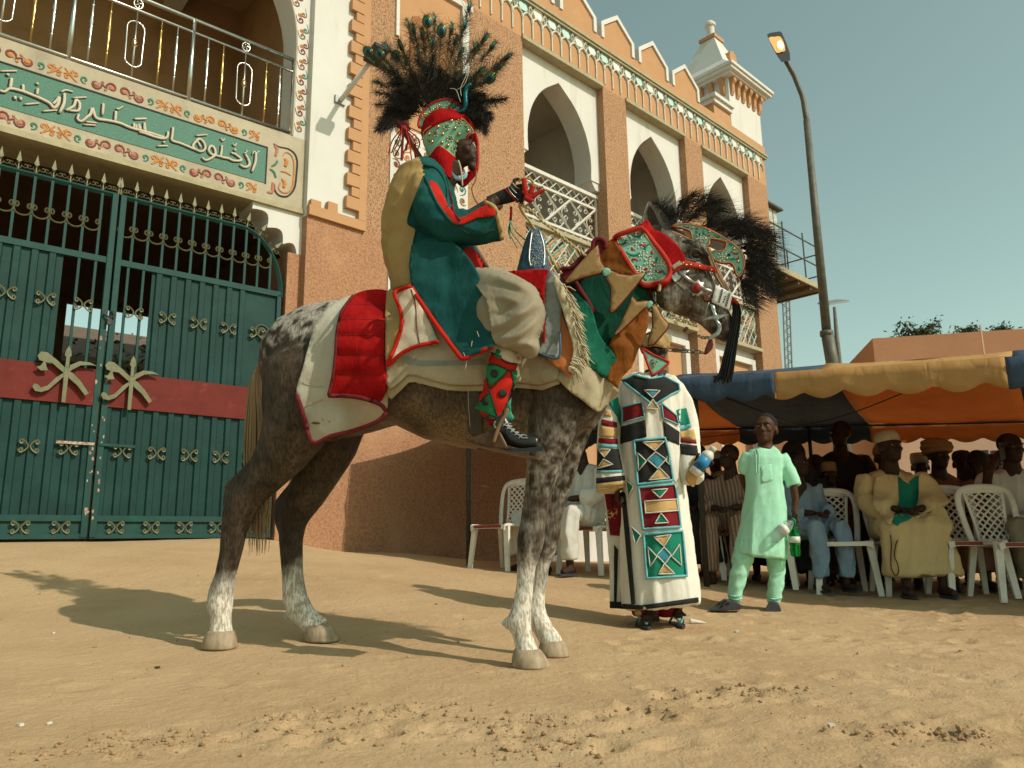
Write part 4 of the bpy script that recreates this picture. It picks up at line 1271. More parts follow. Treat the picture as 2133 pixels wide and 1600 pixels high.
# shoulder and stifle muscle
hb.ell(H(1185,790,-.15), (.15,.10,.22), 14, 10)
hb.ell(H(690,845,-.17), (.14,.08,.17), 14, 10)
hme = remesh(hb, .0105, 7, .5)
mat('horse_coat', (1,1,1), (.52,.47,.42), scale=95, rough=.55, bump=.004, bscale=130, stretch=(1,1,.30), attr=True, spec=.22, mixlo=.44, mixhi=.58)
hu = lambda c: (c - np.array(HF.P0)) @ np.array(HF.u)
def horse_col(c):
    u = (c - np.array([*HF.P0])) @ np.array([*HF.u])
    z_ = c[:, 2]
    n1, n2, n3 = nz3(c, 6), nz3(c, 22, 5), nz3(c, 55, 9)
    dark = np.array([.034,.022,.014]); mid = np.array([.125,.086,.055]); pale = np.array([.70,.65,.57]); grey = np.array([.42,.385,.335]); tan = np.array([.27,.185,.10])
    t = np.clip(.32 + .6 * n1 + .35 * n2, 0, 1)[:, None]
    C_ = dark * (1 - t) + mid * t
    def mixc(C_, k, f): f = np.clip(f, 0, 1)[:, None]; return C_ * (1 - f) + k * f
    C_ = mixc(C_, tan, (1.10 - z_ + .1 * n1) / .16 * ((u > -.75) & (u < .0)) * .75 * (z_ > .75))       # pale belly
    C_ = mixc(C_, grey * 1.15, .95 * ((u + .50) / -.2).clip(0, 1) * ((z_ - 1.46 + .22 * n2 + .1 * n3) / .14).clip(0, 1))                                  # silvered croup
    C_ = mixc(C_, grey * .85, (.38 + 1.0 * n2 + .7 * n3) * ((u > -.08) & (z_ < 1.05)) * np.clip((1.08 - z_) / .2, 0, 1) * .9)   # roan forelegs
    C_ = mixc(C_, mid * .8, ((u > .55) * .4))
    C_ = mixc(C_, grey * .8, (u > .60) * (z_ > 1.25) * (.28 + .9 * n2 + .5 * n3))
    fr = u > -.2
    thr = np.where(fr, .50, .43) + .10 * n1 + .06 * n2
    C_ = mixc(C_, pale, (thr - z_) / np.where(fr, .22, .17))
    C_ = mixc(C_, dark * 1.6, (.45 + n3 * 1.0) * (np.abs(z_ - np.where(fr, .56, .62)) < .14) * .8)
    C_ = mixc(C_, np.array([.30,.25,.20]), (u > 1.0) * (z_ < 1.36) * (.3 + n2))
    return C_
horse = thing('horse', 'dark roan horse with white lower legs, standing in festival trappings', 'horse', (-.45, 3.6, 0))
hbody = finish(hme, 'body', 'horse_coat', horse, colf=horse_col, disp=lambda c, n: nz3(c, 5) * .004 + nz3(c, 14) * .002)
HB = bvh(hbody)
# hooves
mat('hoof', (.38,.29,.19), (.22,.165,.11), scale=40, rough=.6, stretch=(1,1,.2), bump=.002, bscale=60, c3=(.42,.34,.24), s3=9)
def hoof(tl, tr, bl, br, d):
    a, b, c_, e = H(*tl, d), H(*tr, d), H(*bl, d), H(*br, d)
    mb = MB()
    rings = []
    for t in (0, .12, .5, .88, 1):
        L_, R2 = a.lerp(c_, t), b.lerp(e, t)
        g = (1 + .05 * math.sin(t * 3.14)) * (.94 if t in (0, 1) else 1)
        c2 = (L_ + R2) / 2
        hw = (R2 - L_) / 2 * g
        rings.append(ring_pts(c2, hw, HF.n * hw.length * .92, 16, 2.2))
    mb.loft(rings)
    z0 = min(v[2] for v in mb.v)
    mb.build('hoof', 'hoof', horse, smooth=True)
hoof((1072,1350),(1124,1352),(1066,1388),(1148,1391),-.15)
hoof((1126,1336),(1174,1334),(1120,1364),(1188,1368),.13)
hoof((436,1312),(484,1314),(424,1349),(489,1352),-.14)
hoof((640,1302),(688,1300),(638,1334),(705,1336),.14)
# ears
def ear(base, tip, d, wpx, back):
    b, t = H(*base, d), H(*tip, d - .03)
    mb = MB(); rings = []
    prof = [.55, .8, 1, .98, .8, .5, .12]
    ax = (t - b).normalized(); sd = HF.n.cross(ax).normalized()
    for i, q in enumerate(prof):
        c = b.lerp(t, i / (len(prof) - 1)) + sd * (.012 * math.sin(i / 6 * 3.14))
        wv = wpx * pxm(b) * q
        pts = []
        for k in range(14):
            a = 2 * math.pi * k / 14
            x, y = math.cos(a) * wv, math.sin(a) * wv * .5
            if y > 0: y *= -.45 if abs(x) < wv * .92 else .2      # hollow facing the viewer
            pts.append(c + sd * x + HF.n * y)
        rings.append(pts)
    mb.loft(rings)
    return mb
mat('ear_fur', (.20,.18,.155), (.11,.095,.08), scale=80, rough=.8, bump=.001, bscale=150, sheen=.2)
mat('ear_dark', (.03,.024,.02), (.05,.04,.035), scale=40, rough=.9)
ear((1372,496),(1352,420),-.045,21,0).build('ear', 'ear_fur', horse, smooth=True)
ear((1392,478),(1398,424),.06,18,0).build('ear', 'ear_fur', horse, smooth=True)
ei = [(1353,428),(1362,440),(1372,462),(1380,482),(1372,486),(1358,474),(1350,455),(1348,440)]
sheet('ear_hollow', ei, bvh(*[o for o in horse.children if o.name.startswith('ear')]), 'ear_dark', horse, lift=.002, thick=.001, sp=5, plane=HF, pd=-.05)
# eye with lids
mat('eye_black', (.008,.006,.005), (.012,.01,.008), rough=.08, spec=.6)
ep = on_surf(HB, 1449, 530)
k_ = MB().ell(ep + HF.n * -.008, (.021,.016,.015), 14, 9); k_.build('eye', 'eye_black', horse, smooth=True)
mat('lid', (.10,.085,.07), (.06,.05,.042), scale=60, rough=.7)
cord('eyelid', [(1436,534),(1441,523),(1451,520),(1461,527),(1466,537)], HB, .006, 'lid', horse, lift=.006)
cord('eyelid', [(1436,534),(1444,539),(1455,541),(1466,537)], HB, .0045, 'lid', horse, lift=.006)
cord('eyelid', [(1432,524),(1440,513),(1453,510),(1466,518)], HB, .0045, 'lid', horse, lift=.001)
# nostril and mouth
mat('muzzle_dark', (.03,.022,.02), (.05,.04,.035), rough=.6)
decal('nostril', smooth_poly([(1517,668),(1524,662),(1530,672),(1526,686),(1519,684)], 3), HB, 'muzzle_dark', horse, lift=.002, sp=4, thick=.002)
cord('mouth_line', [(1519,703),(1506,697),(1494,692),(1484,684)], HB, .003, 'muzzle_dark', horse, lift=.001)
# tail: a sheaf of long hair strands
mat('tail_hair', (.36,.235,.115), (.17,.105,.05), scale=60, rough=.55, stretch=(1,1,.05), spec=.35)
mat('tail_dark', (.085,.06,.04), (.05,.036,.025), scale=60, rough=.55, spec=.35)
rt_ = random.Random(5)
for mt, cnt in (('tail_hair', 230), ('tail_dark', 120)):
    tl = MB()
    for i in range(cnt):
        f = rt_.uniform(-1, 1); g = rt_.uniform(-1, 1)
        end = rt_.uniform(1020, 1160) if mt == 'tail_hair' else rt_.uniform(840, 1060)
        x0 = 548 + f * 7
        P = [(x0, 742 + abs(f) * 10), (534 + f * 13, 800), (533 + f * 26 + (4 if mt == 'tail_hair' else 8), 880), (536 + f * 28, 960)]
        P = [p for p in P if p[1] < end - 20] + [(540 + f * 23 + rt_.uniform(-3, 3), (960 + end) / 2 if end > 980 else end - 10), (538 + f * 20 + rt_.uniform(-6, 6), end)]
        C_ = catmull([H(x, y, (-.03 if mt == 'tail_hair' else .01) + g * .03) for x, y in P], 4)
        tl.tube(C_, [.004, .0045, .004, .003, .0006], 4, caps=False)
    tl.build('tail', mt, horse, smooth=True)
# ================================================================ trappings
mat('canvas', (.42,.36,.25), (.33,.275,.18), scale=5, rough=.9, bump=.004, bscale=14, crease=(.010,7), c3=(.27,.21,.13), s3=2.5, lo3=.5, hi3=.8, spec=.15)
mat('quilt_white', (.46,.43,.355), (.38,.345,.27), scale=7, rough=.92, bump=.004, bscale=30, stretch=(1.6,1.6,.5), c3=(.25,.20,.13), s3=4, lo3=.62, hi3=.85, spec=.1)
mat('velvet_red', (.36,.008,.008), (.22,.004,.005), scale=9, rough=.9, bump=.004, bscale=16, crease=(.010,9), spec=.08, c3=(.43,.015,.012), s3=5)
mat('red_trim', (.44,.035,.022), (.33,.02,.014), scale=30, rough=.85, bump=.003, bscale=60)
mat('maroon_trim', (.14,.014,.016), (.09,.009,.01), scale=30, rough=.85, bump=.003, bscale=60)
mat('velvet_green', (.008,.115,.068), (.005,.065,.038), scale=6, rough=.8, bump=.004, bscale=9, crease=(.014,7), spec=.1, c3=(.015,.17,.105), s3=4, lo3=.55, hi3=.75)
mat('velvet_green_dark', (.006,.055,.034), (.004,.035,.02), scale=6, rough=.85, bump=.004, bscale=9, crease=(.012,7), spec=.08)
mat('velvet_brown', (.26,.085,.016), (.15,.045,.008), scale=6, rough=.85, bump=.004, bscale=9, crease=(.012,8), spec=.1)
mat('plate_tan', (.33,.205,.085), (.27,.165,.068), scale=30, rough=.85, bump=.002, bscale=120, spec=.15)
mat('teal_felt', (.20,.43,.335), (.165,.37,.285), scale=12, rough=.9, bump=.0015, bscale=120, spec=.15)
mat('gold_cord', (.50,.37,.17), (.38,.27,.11), scale=60, rough=.55, spec=.4)
mat('gold_stud', (.62,.44,.18), (.5,.34,.13), scale=60, rough=.25, metal=1)
mat('pearl', (.66,.63,.54), (.56,.53,.44), scale=80, rough=.25, spec=.6)
mat('petal_green', (.012,.15,.085), (.02,.19,.11), rough=.8)
mat('petal_blue', (.012,.09,.11), (.02,.12,.14), rough=.8)
mat('petal_red', (.38,.035,.03), (.30,.02,.02), rough=.8)
mat('orange_cloth', (.50,.165,.05), (.40,.125,.038), scale=7, rough=.9, bump=.003, bscale=20, crease=(.008,10))
mat('denim_grey', (.25,.265,.245), (.17,.19,.18), scale=10, rough=.9, bump=.003, bscale=30, crease=(.008,12))
mat('denim_blue', (.055,.115,.17), (.035,.075,.12), scale=18, rough=.85, bump=.002, bscale=60)
mat('silver', (.42,.42,.39), (.24,.24,.22), scale=40, rough=.4, metal=.85)
mat('dull_iron', (.17,.15,.12), (.09,.075,.06), scale=40, rough=.5, metal=.7)
mat('fringe', (.50,.43,.29), (.40,.33,.2), scale=40, rough=.95)
mat('black_hair', (.008,.0075,.007), (.014,.013,.012), scale=40, rough=.5, spec=.35)
mat('leather_red', (.12,.035,.02), (.07,.02,.012), scale=30, rough=.5)
mat('tag_white', (.74,.73,.70), (.68,.67,.63), scale=10, rough=.5)
mat('rope_gold', (.46,.35,.16), (.30,.21,.08), scale=120, rough=.6)
for q in ('canvas','quilt_white','plate_tan','orange_cloth','denim_grey'): weave(MATS[q])
def Z(x0, y0, s_): return lambda L: [(x0 + x / s_, y0 + y / s_) for x, y in L]
Zr, Zf, Zn, Zh, Zm = Z(600,580,4.4433), Z(1030,560,5.3333), Z(1140,460,6.668), Z(1330,400,7.11), Z(1330,560,6.4)
Zc, Zl = Z(750,300,2.4615), Z(930,660,5.3333)
def piping(name, P, tgt, r, m, parent, lift=.004, closed=False, pd=-.28):
    return cord(name, P, tgt, r, m, parent, lift=lift, plane=HF, pd=pd, closed=closed, n=6, seg=4)
# ---- rump blanket: pale quilt with a red quilted flap turned over it
rb = thing('rump_blanket', 'pale quilted horse blanket with a folded red velvet flap and red piping', 'blanket', H(700, 640))
wp = smooth_poly(Zr([(620,140),(440,215),(310,330),(240,450),(190,620),(130,850),(82,1000),(85,1090),(150,1290),(225,1505),(400,1450),(620,1395),(830,1310),(905,1230),(915,1000),(905,400),(890,150),(760,110)]), 3)
def quilt(seams, amp, lo, hi):
    def f(x, y):
        for a, b in zip(seams, seams[1:]):
            if a <= y < b: return amp * math.sqrt(max(0, math.sin(math.pi * (y - a) / (b - a))))
        return 0
    return f
qs = [580 + y / 4.4433 for y in (60, 330, 540, 760, 980, 1180, 1380, 1560)]
o, bd = sheet('quilt', wp, HB, 'quilt_white', rb, lift=.016, thick=.012, sp=8, wr=.006, wsc=8, plane=HF, puff=quilt(qs, .006, 0, 0), relax=5)
RBV = bvh(o)
piping('piping', Zr([(72,1050),(150,1290),(225,1518),(400,1460),(620,1405),(830,1322),(910,1240)]), RBV, .010, 'maroon_trim', rb, pd=-.29)
cord('seam', Zr([(130,960),(250,1000),(330,1000)]), RBV, .0015, 'fringe', rb)
cord('seam', Zr([(150,1195),(320,1120)]), RBV, .0015, 'fringe', rb)
for P in ([(205,1340),(240,1325),(300,1335),(290,1352),(240,1350)], [(318,1298),(328,1300),(326,1316),(316,1312)], [(372,1325),(388,1322),(384,1338)]):
    decal('stain', Zr(P), RBV, 'leather_red' if False else 'dull_iron', rb, lift=.001, sp=4, thick=0)
rp = smooth_poly(Zr([(560,190),(660,125),(760,103),(880,103),(940,140),(915,230),(895,400),(893,700),(893,860),(905,920),(850,1145),(700,1100),(550,1082),(372,1078),(415,900),(438,700),(450,520),(470,400),(505,290)]), 2)
qs2 = [580 + y / 4.4433 for y in (60, 240, 378, 525, 705, 885, 1200)]
o, bd = sheet('red_flap', rp, RBV, 'velvet_red', rb, lift=.030, thick=.02, sp=6, wr=.005, wsc=9, plane=HF, puff=quilt(qs2, .018, 0, 0), relax=4)
RFV = bvh(o)
piping('piping', Zr([(375,1085),(550,1090),(700,1112),(850,1165),(905,1225)]), RFV, .010, 'maroon_trim', rb, lift=.006, pd=-.34)
piping('piping', Zr([(600,160),(505,290),(470,400),(450,520),(438,700),(415,900),(375,1080)]), RFV, .007, 'maroon_trim', rb, lift=.004, pd=-.33)
for y in (240, 378, 525, 705, 885):
    cord('seam', Zr([(470 - (y - 240) * .09, y + 8), (650, y), (880, y + 10)]), RFV, .0022, 'maroon_trim', rb, lift=-.001)
# ---- saddle cloths
scl = thing('saddle_cloth', 'layered tan canvas saddle cloths hanging under the rider coat', 'saddle cloth', H(950, 700))
o1, _ = sheet('under_layer', smooth_poly([(830,700),(1150,660),(1165,800),(1080,808),(1000,815),(930,812),(880,800),(850,797),(815,832),(802,800)], 2), HB, 'canvas', scl, lift=.022, thick=.008, sp=9, wr=.008, wsc=9, plane=HF)
o2, _ = sheet('top_layer', smooth_poly([(815,690),(1150,640),(1160,790),(1075,796),(1000,801),(940,801),(885,788),(850,780),(812,812),(803,770)], 2), bvh(o1), 'canvas', scl, lift=.020, thick=.008, sp=8, wr=.012, wsc=10, plane=HF)
SCV = bvh(o2)
sheet('stripe', [(838,742),(880,752),(1010,750),(1010,760),(880,763),(838,754)], SCV, 'denim_grey', scl, lift=.003, thick=0, sp=6, plane=HF)
sheet('girth_strap', [(972,790),(1000,795),(1005,905),(985,910),(974,900)], HB, 'iron', scl, lift=.012, thick=.006, sp=7, plane=HF)
for x, y0, y1 in ((975, 805, 888), (929, 785, 815), (1003, 765, 800)):
    cord('loose_thread', [(x, y0), (x + 1, (y0 + y1) / 2), (x + 4, y1)], HB, .0012, 'fringe', scl, lift=.06)
# ---- front hangings over the shoulder
fh = thing('breast_cloth', 'tan, orange and grey patchwork cloth with cream fringe over the horse shoulder', 'breast cloth', H(1200, 700))
oc, _ = sheet('canvas_skirt', smooth_poly(Zf([(300,850),(490,830),(700,800),(960,1010),(1150,1150),(1360,1330),(1365,1400),(1240,1525),(1155,1595),(1000,1480),(800,1330),(640,1170),(520,1160),(300,1240),(270,1100)]), 2), HB, 'canvas', fh, lift=.03, thick=.008, sp=7, wr=.014, wsc=11, plane=HF)
OCV = bvh(oc)
oo, _ = sheet('orange_panel', smooth_poly(Zf([(640,200),(700,240),(760,560),(880,830),(845,1190),(780,1150),(560,970),(640,700),(640,430)]), 2), OCV, 'orange_cloth', fh, lift=.03, thick=.006, sp=7, wr=.008, plane=HF)
og, _ = sheet('grey_panel', Zf([(545,180),(640,20),(720,80),(745,350),(730,700),(712,985),(495,950),(480,920),(540,800),(565,500)]), bvh(oo), 'denim_grey', fh, lift=.016, thick=.006, sp=7, wr=.010, wsc=14, plane=HF)
OGV = bvh(og)
piping('hem', Zf([(495,948),(712,985),(728,700)]), OGV, .005, 'denim_blue', fh, pd=-.33)
orr, _ = sheet('red_panel', smooth_poly(Zf([(100,40),(330,15),(600,5),(575,90),(555,280),(560,600),(562,815),(535,800),(545,480),(500,260),(300,120)]), 2), OGV, 'velvet_red', fh, lift=.02, thick=.005, sp=7, plane=HF)
# fringe
rf = random.Random(8)
fx = catmull([(x, y, 0) for x, y in Zf([(720,150),(790,250),(830,380),(880,480),(890,620),(920,760),(960,900),(940,980),(890,1120)])], 16)
for i, p in enumerate(fx):
    for q in range(2):
        x, y = p.x + rf.uniform(-7, 3), p.y + rf.uniform(-4, 4)
        b = on_surf(OCV, x, y, .055) or H(x, y, -.30)
        L_ = rf.uniform(.03, .065)
        dv = (V((0, 0, -1)) * rf.uniform(.3, 1) + HF.u * rf.uniform(.2, .9) + HF.n * rf.uniform(-.1, .4)).normalized()
        MB().tube([b - HF.u * .015, b + dv * L_ * .5, b + dv * L_ + V((0, 0, -.012))], [.0035, .0028, .001], 4).build('fringe_strand', 'fringe', fh)
sheet('fringe_base', smooth_poly(Zf([(650,60),(720,120),(790,240),(850,400),(900,650),(950,880),(900,1110),(850,1150),(880,880),(830,700),(770,500),(690,260)]), 2), OCV, 'fringe', fh, lift=.05, thick=.006, sp=6, wr=.012, wsc=30, plane=HF)
cord('rolled_edge', Zf([(730,235),(770,320),(800,400),(815,470)]), OCV, .018, 'canvas', fh, lift=.07, plane=HF, pd=-.30)
cord('peg', Zf([(895,440),(935,505),(972,565)]), OCV, .010, 'canvas', fh, lift=.075, plane=HF, pd=-.28)
# ---- neck cover
nc = thing('neck_cover', 'green and brown velvet neck cover with cut-out tan star plates', 'neck cover', H(1290, 700))
ng, _ = sheet('dark_velvet', smooth_poly(Zf([(780,230),(800,100),(900,-40),(1040,-110),(1180,-60),(1290,60),(1420,160),(1560,150),(1640,200),(1700,300),(1600,560),(1420,640),(1330,760),(1290,850),(1320,950),(1200,1100),(1000,900),(880,520)]), 2), HB, 'velvet_green_dark', nc, lift=.022, thick=.01, sp=8, wr=.01, wsc=8, plane=HF)
NGV = bvh(ng)
nb2, _ = sheet('brown_velvet', smooth_poly(Zf([(1640,340),(1690,420),(1720,560),(1680,720),(1600,900),(1520,1085),(1420,1190),(1365,1330),(1300,1260),(1240,1205),(1330,960),(1270,850),(1340,740),(1500,560)]), 2), NGV, 'velvet_brown', nc, lift=.022, thick=.012, sp=7, wr=.014, wsc=12, plane=HF)
nb3, _ = sheet('brown_velvet', smooth_poly(Zn([(700,330),(830,310),(950,300),(1230,690),(1150,760),(1000,745),(880,700),(790,650),(715,570)]), 2), NGV, 'velvet_brown', nc, lift=.02, thick=.01, sp=7, wr=.012, wsc=12, plane=HF)
nq, _ = sheet('green_quilt', smooth_poly(Zf([(785,215),(850,225),(960,315),(1070,425),(1115,560),(1165,730),(1250,850),(1335,960),(1300,1070),(1240,1205),(1090,1120),(945,1035),(975,900),(905,620),(840,420)]), 2), NGV, 'velvet_green', nc, lift=.03, thick=.02, sp=6, wr=.012, wsc=10, plane=HF,
           puff=lambda x, y: .016 * math.sqrt(abs(math.sin(((x - 1180) * .5 + (y - 600)) / 26))))
NQV = bvh(nq, nb2, nb3, ng)
cord('maroon_cord', Zf([(890,130),(960,250),(1040,370),(1105,490)]), NQV, .013, 'maroon_trim', nc, lift=.02)
cord('maroon_cord', Zf([(800,190),(870,250)]), NQV, .010, 'maroon_trim', nc, lift=.01)
def plate(P, lift, pdist, nm='star_plate'):
    o, bd = sheet(nm, P, None, 'plate_tan', nc, lift=0, thick=.008, sp=9, plane=HF, pd=pdist, relax=0)
    mb = MB(); mb.tube([p + HF.n * -.006 for p in bd], .0055, 5, closed=True)
    mb.build('plate_edge', 'maroon_trim', nc, smooth=True)
    return o
plate(Zn([(240,850),(400,650),(600,430),(700,340),(715,440),(740,570),(795,655),(750,720),(640,745),(450,795),(260,870)]), .09, -.235)
plate(Zn([(830,705),(900,700),(1000,745),(1150,765),(1310,725),(1345,745),(1200,930),(1060,1100),(905,1275),(872,1255),(890,1000),(880,900),(820,800)]), .09, -.215)
plate(Zn([(1180,1055),(1240,1130),(1390,1115),(1385,1180),(1290,1260),(1150,1400),(950,1590),(930,1570),(1010,1450),(1100,1250)]), .08, -.19)
plate(Zm([(180,480),(240,500),(310,640),(395,735),(380,790),(290,900),(200,1000),(130,1015),(150,900),(195,780),(190,600)]), .08, -.165)
for P in (Zn([(785,660),(845,655),(885,700),(830,765),(770,740)]), Zm([(105,470),(150,425),(195,455),(140,530)])):
    sheet('teal_tie', smooth_poly(P, 2), None, 'teal_felt', nc, thick=.012, sp=5, plane=HF, pd=-.24)
# maroon bound collar edges standing above the neck
cord('collar_edge', Zn([(180,690),(230,660),(330,650),(480,500),(620,400),(640,300),(690,250),(760,260),(815,320),(800,380)]), None, .010, 'maroon_trim', nc, plane=HF, pd=-.19)
sheet('collar', smooth_poly(Zn([(180,700),(330,640),(480,490),(620,400),(640,300),(690,255),(760,270),(800,330),(790,420),(720,560),(600,640),(400,800),(240,850)]), 2), None, 'maroon_trim', nc, thick=.01, sp=9, plane=HF, pd=-.185)
# ---- head cover
hc = thing('horse_head_cover', 'red velvet horse hood with beaded teal panel, face crescent and brow strap', 'head cover', H(1400, 520))
HP = smooth_poly(Zn([(830,300),(1000,200),(1150,150),(1330,130),(1480,120),(1640,190),(1800,330),(1900,470),(1920,560),(1850,600),(1720,640),(1740,760),(1660,880),(1500,920),(1360,905),(1270,840),(1200,690),(1080,480),(960,330)]), 2)
hv, _ = sheet('red_velvet', HP, HB, 'velvet_red', hc, lift=.02, thick=.012, sp=6, wr=.006, wsc=14, plane=HF)
HVV = bvh(hv)
sheet('red_velvet', smooth_poly(Zn([(1250,110),(1390,-20),(1450,90),(1520,160),(1330,160)]), 2), HB, 'velvet_red', hc, lift=.02, thick=.012, sp=6, plane=HF, pd=.0)
TP = smooth_poly(Zn([(970,262),(1150,180),(1290,142),(1350,180),(1450,330),(1560,470),(1650,600),(1668,700),(1620,800),(1500,835),(1390,858),(1310,822),(1200,640),(1080,460)]), 3)
tp, tb_ = sheet('beaded_panel', TP, HVV, 'teal_felt', hc, lift=.012, thick=.008, sp=6, plane=HF, relax=3)
MB().tube(tb_, .0035, 5, closed=True).build('gold_edge', 'gold_cord', hc, smooth=True)
TPV = bvh(tp)
def outset(P, k):
    cx, cy = sum(p[0] for p in P) / len(P), sum(p[1] for p in P) / len(P)
    return [(x + (x - cx) / math.hypot(x - cx, y - cy) * k, y + (y - cy) / math.hypot(x - cx, y - cy) * k) for x, y in P]
cord('red_border', outset(TP[::3], 6), HVV, .012, 'red_trim', hc, lift=.008, closed=True, seg=4, plane=HF, pd=-.14)
def beads(P2, tgt, r, m, parent, nm='bead'):
    for x, y in P2:
        q = on_surf(tgt, x, y, .002)
        if q is not None:
            MB().ell(q, (r, r, r), 7, 5).build(nm, m, parent, smooth=True)
rr2 = random.Random(3)
def flower(cx, cy, rad, tgt, parent, n=7):
    beads([(cx, cy)] + [(cx + rad * math.cos(a), cy + rad * math.sin(a)) for a in [i * 2 * math.pi / n + .3 for i in range(n)]] + [(cx + rad * .5 * math.cos(a), cy + rad * .5 * math.sin(a)) for a in [i * 2 * math.pi / 4 for i in range(4)]], tgt, .0042, 'pearl', parent)
def petal(x0, y0, x1, y1, wd, tgt, m, parent, bend=.25):
    dx, dy = x1 - x0, y1 - y0
    nx_, ny_ = -dy, dx
    L_ = math.hypot(dx, dy)
    P = []
    for t in (0, .25, .5, .75, 1):
        P.append((x0 + dx * t + nx_ * bend * math.sin(math.pi * t), y0 + dy * t + ny_ * bend * math.sin(math.pi * t), wd * (.25 + .75 * t if t < .9 else .8)))
    out = [(x - dy / L_ * w_, y + dx / L_ * w_) for x, y, w_ in P] + [(x + dy / L_ * w_, y - dx / L_ * w_) for x, y, w_ in P[::-1]]
    decal('petal', smooth_poly(out, 2), tgt, m, parent, lift=.0025, sp=3.5, thick=.002)
for (a, m) in ((((1180,190),(1335,195)), 'petal_green'), (((1020,330),(1100,265)), 'petal_blue'), (((1440,310),(1350,420)), 'petal_green'), (((1100,430),(1275,460)), 'petal_green'), (((1470,400),(1460,460)), 'petal_red'), (((1230,610),(1300,650)), 'petal_green'), (((1300,650),(1400,655)), 'petal_red'), (((1265,555),(1175,540)), 'petal_red'), (((1530,500),(1525,560)), 'petal_green'), (((1520,570),(1470,630)), 'petal_red'), (((1610,690),(1640,740)), 'petal_green'), (((1490,680),(1600,700)), 'petal_red'), (((1340,790),(1380,820)), 'petal_green'), (((1420,700),(1370,730)), 'petal_red'), (((1460,490),(1420,520)), 'petal_red'), (((960,265),(1000,240)), 'petal_red'), (((1210,160),(1265,155)), 'petal_red'), (((1200,340),(1190,410)), 'petal_red'), (((1280,320),(1370,335)), 'petal_red')):
    (x0, y0), (x1, y1) = Zn(a)
    petal(x0, y0, x1, y1, 3.2, TPV, m, hc, .18)
for c, r_ in (((1230,290), 13), ((1335,480), 9), ((1420,590), 10), ((1580,610), 9), ((1290,690), 7), ((1480,740), 10), ((1060,225), 5)):
    x, y = Zn([c])[0]
    flower(x, y, r_, TPV, hc)
for a in range(8):
    x, y = Zn([(1230,290)])[0]
    beads([(x + 20 * math.cos(a * .785), y + 18 * math.sin(a * .785)), (x + 16.5 * math.cos(a * .785), y + 15 * math.sin(a * .785))], TPV, .003, 'pearl', hc)
# face crescent: upright openwork plate along the front of the face, one each side
CR = Zh([(500,500),(600,478),(780,480),(950,520),(1130,600),(1300,700),(1430,790),(1530,900),(1565,1030),(1550,1150),(1490,1258),(1445,1190),(1420,1100),(1360,1045),(1250,1045),(1150,1010),(1090,930),(1040,850),(1010,830),(900,790),(820,740),(795,660),(770,575),(640,525)])
HO = Zh([(1060,690),(1180,700),(1305,735),(1300,800),(1268,862),(1190,870),(1100,895),(1075,880),(1035,830),(1000,800),(1045,765)])
# plate built as two strips round the opening
CR1 = Zh([(500,500),(600,478),(780,480),(950,520),(1130,600),(1300,700),(1305,735),(1180,700),(1060,690),(1045,765),(1000,800),(900,790),(820,740),(795,660),(770,575),(640,525)])
CR2 = Zh([(1300,700),(1430,790),(1530,900),(1565,1030),(1550,1150),(1490,1258),(1445,1190),(1420,1100),(1360,1045),(1250,1045),(1150,1015),(1100,950),(1075,890),(1190,870),(1268,862),(1300,800),(1305,735)])
STR = Zh([(490,590),(530,600),(760,700),(1010,820),(1050,860),(1100,1000),(1160,1150),(1240,1310),(1320,1440),(1285,1450),(1200,1320),(1110,1150),(1060,1010),(1010,880),(960,845),(740,735),(560,650)])
for dd, vis in ((-.062, True), (.062, False)):
    for P in (CR1, CR2, STR):
        o, b_ = sheet('face_crescent', smooth_poly(P, 2), None, 'teal_felt', hc, thick=.009, sp=7, plane=HF, pd=dd, relax=0)
        MB().tube([q + HF.n * -.005 for q in b_], .0075, 5, closed=True).build('red_edge', 'red_trim', hc, smooth=True)
        MB().tube([q + HF.n * .001 for q in b_], .0032, 4, closed=True).build('gold_edge', 'gold_cord', hc, smooth=True)
class _PB:                                       # flat target for ornaments on the crescent
    def ray_cast(s, o, d, l=50):
        t = (HF.P0 - HF.n * -.062 - o).dot(HF.n) / d.dot(HF.n); return (o + d * t, None, 0, t)
PBV = _PB()
for c, r_ in (((920,690), 8), ((1240,960), 9)):
    x, y = Zh([c])[0]; flower(x, y, r_, PBV, hc)
for (a, m) in ((((660,500),(745,525)), 'petal_blue'), (((850,570),(870,600)), 'petal_green'), (((960,560),(990,640)), 'petal_green'), (((1120,630),(1205,665)), 'petal_green'), (((1340,760),(1385,785)), 'petal_green'), (((1340,985),(1420,980)), 'petal_green'), (((1370,880),(1480,910)), 'petal_red'), (((1420,1000),(1490,965)), 'petal_red'), (((1490,1100),(1495,1160)), 'petal_blue'), (((1020,640),(1065,635)), 'petal_red'), (((840,545),(880,535)), 'petal_red')):
    (x0, y0), (x1, y1) = Zh(a); petal(x0, y0, x1, y1, 2.4, PBV, m, hc, .12)
for c in ((920,625), (1340,925)):
    x, y = Zh([c])[0]; decal('mirror', [(x - 3, y - 2), (x + 3, y - 1.5), (x + 3, y + 3), (x - 3, y + 2.5)], PBV, 'black_paint', hc, lift=.004, sp=6)
for c in ((800,530),(870,640),(1050,590),(1260,880),(1415,840),(1475,1030),(1310,985),(990,690),(500,690),(540,700),(515,720),(620,675)):
    x, y = Zh([c])[0]; beads([(x, y)], PBV if c[1] != 0 else HVV, .006, 'gold_stud', hc, 'stud')
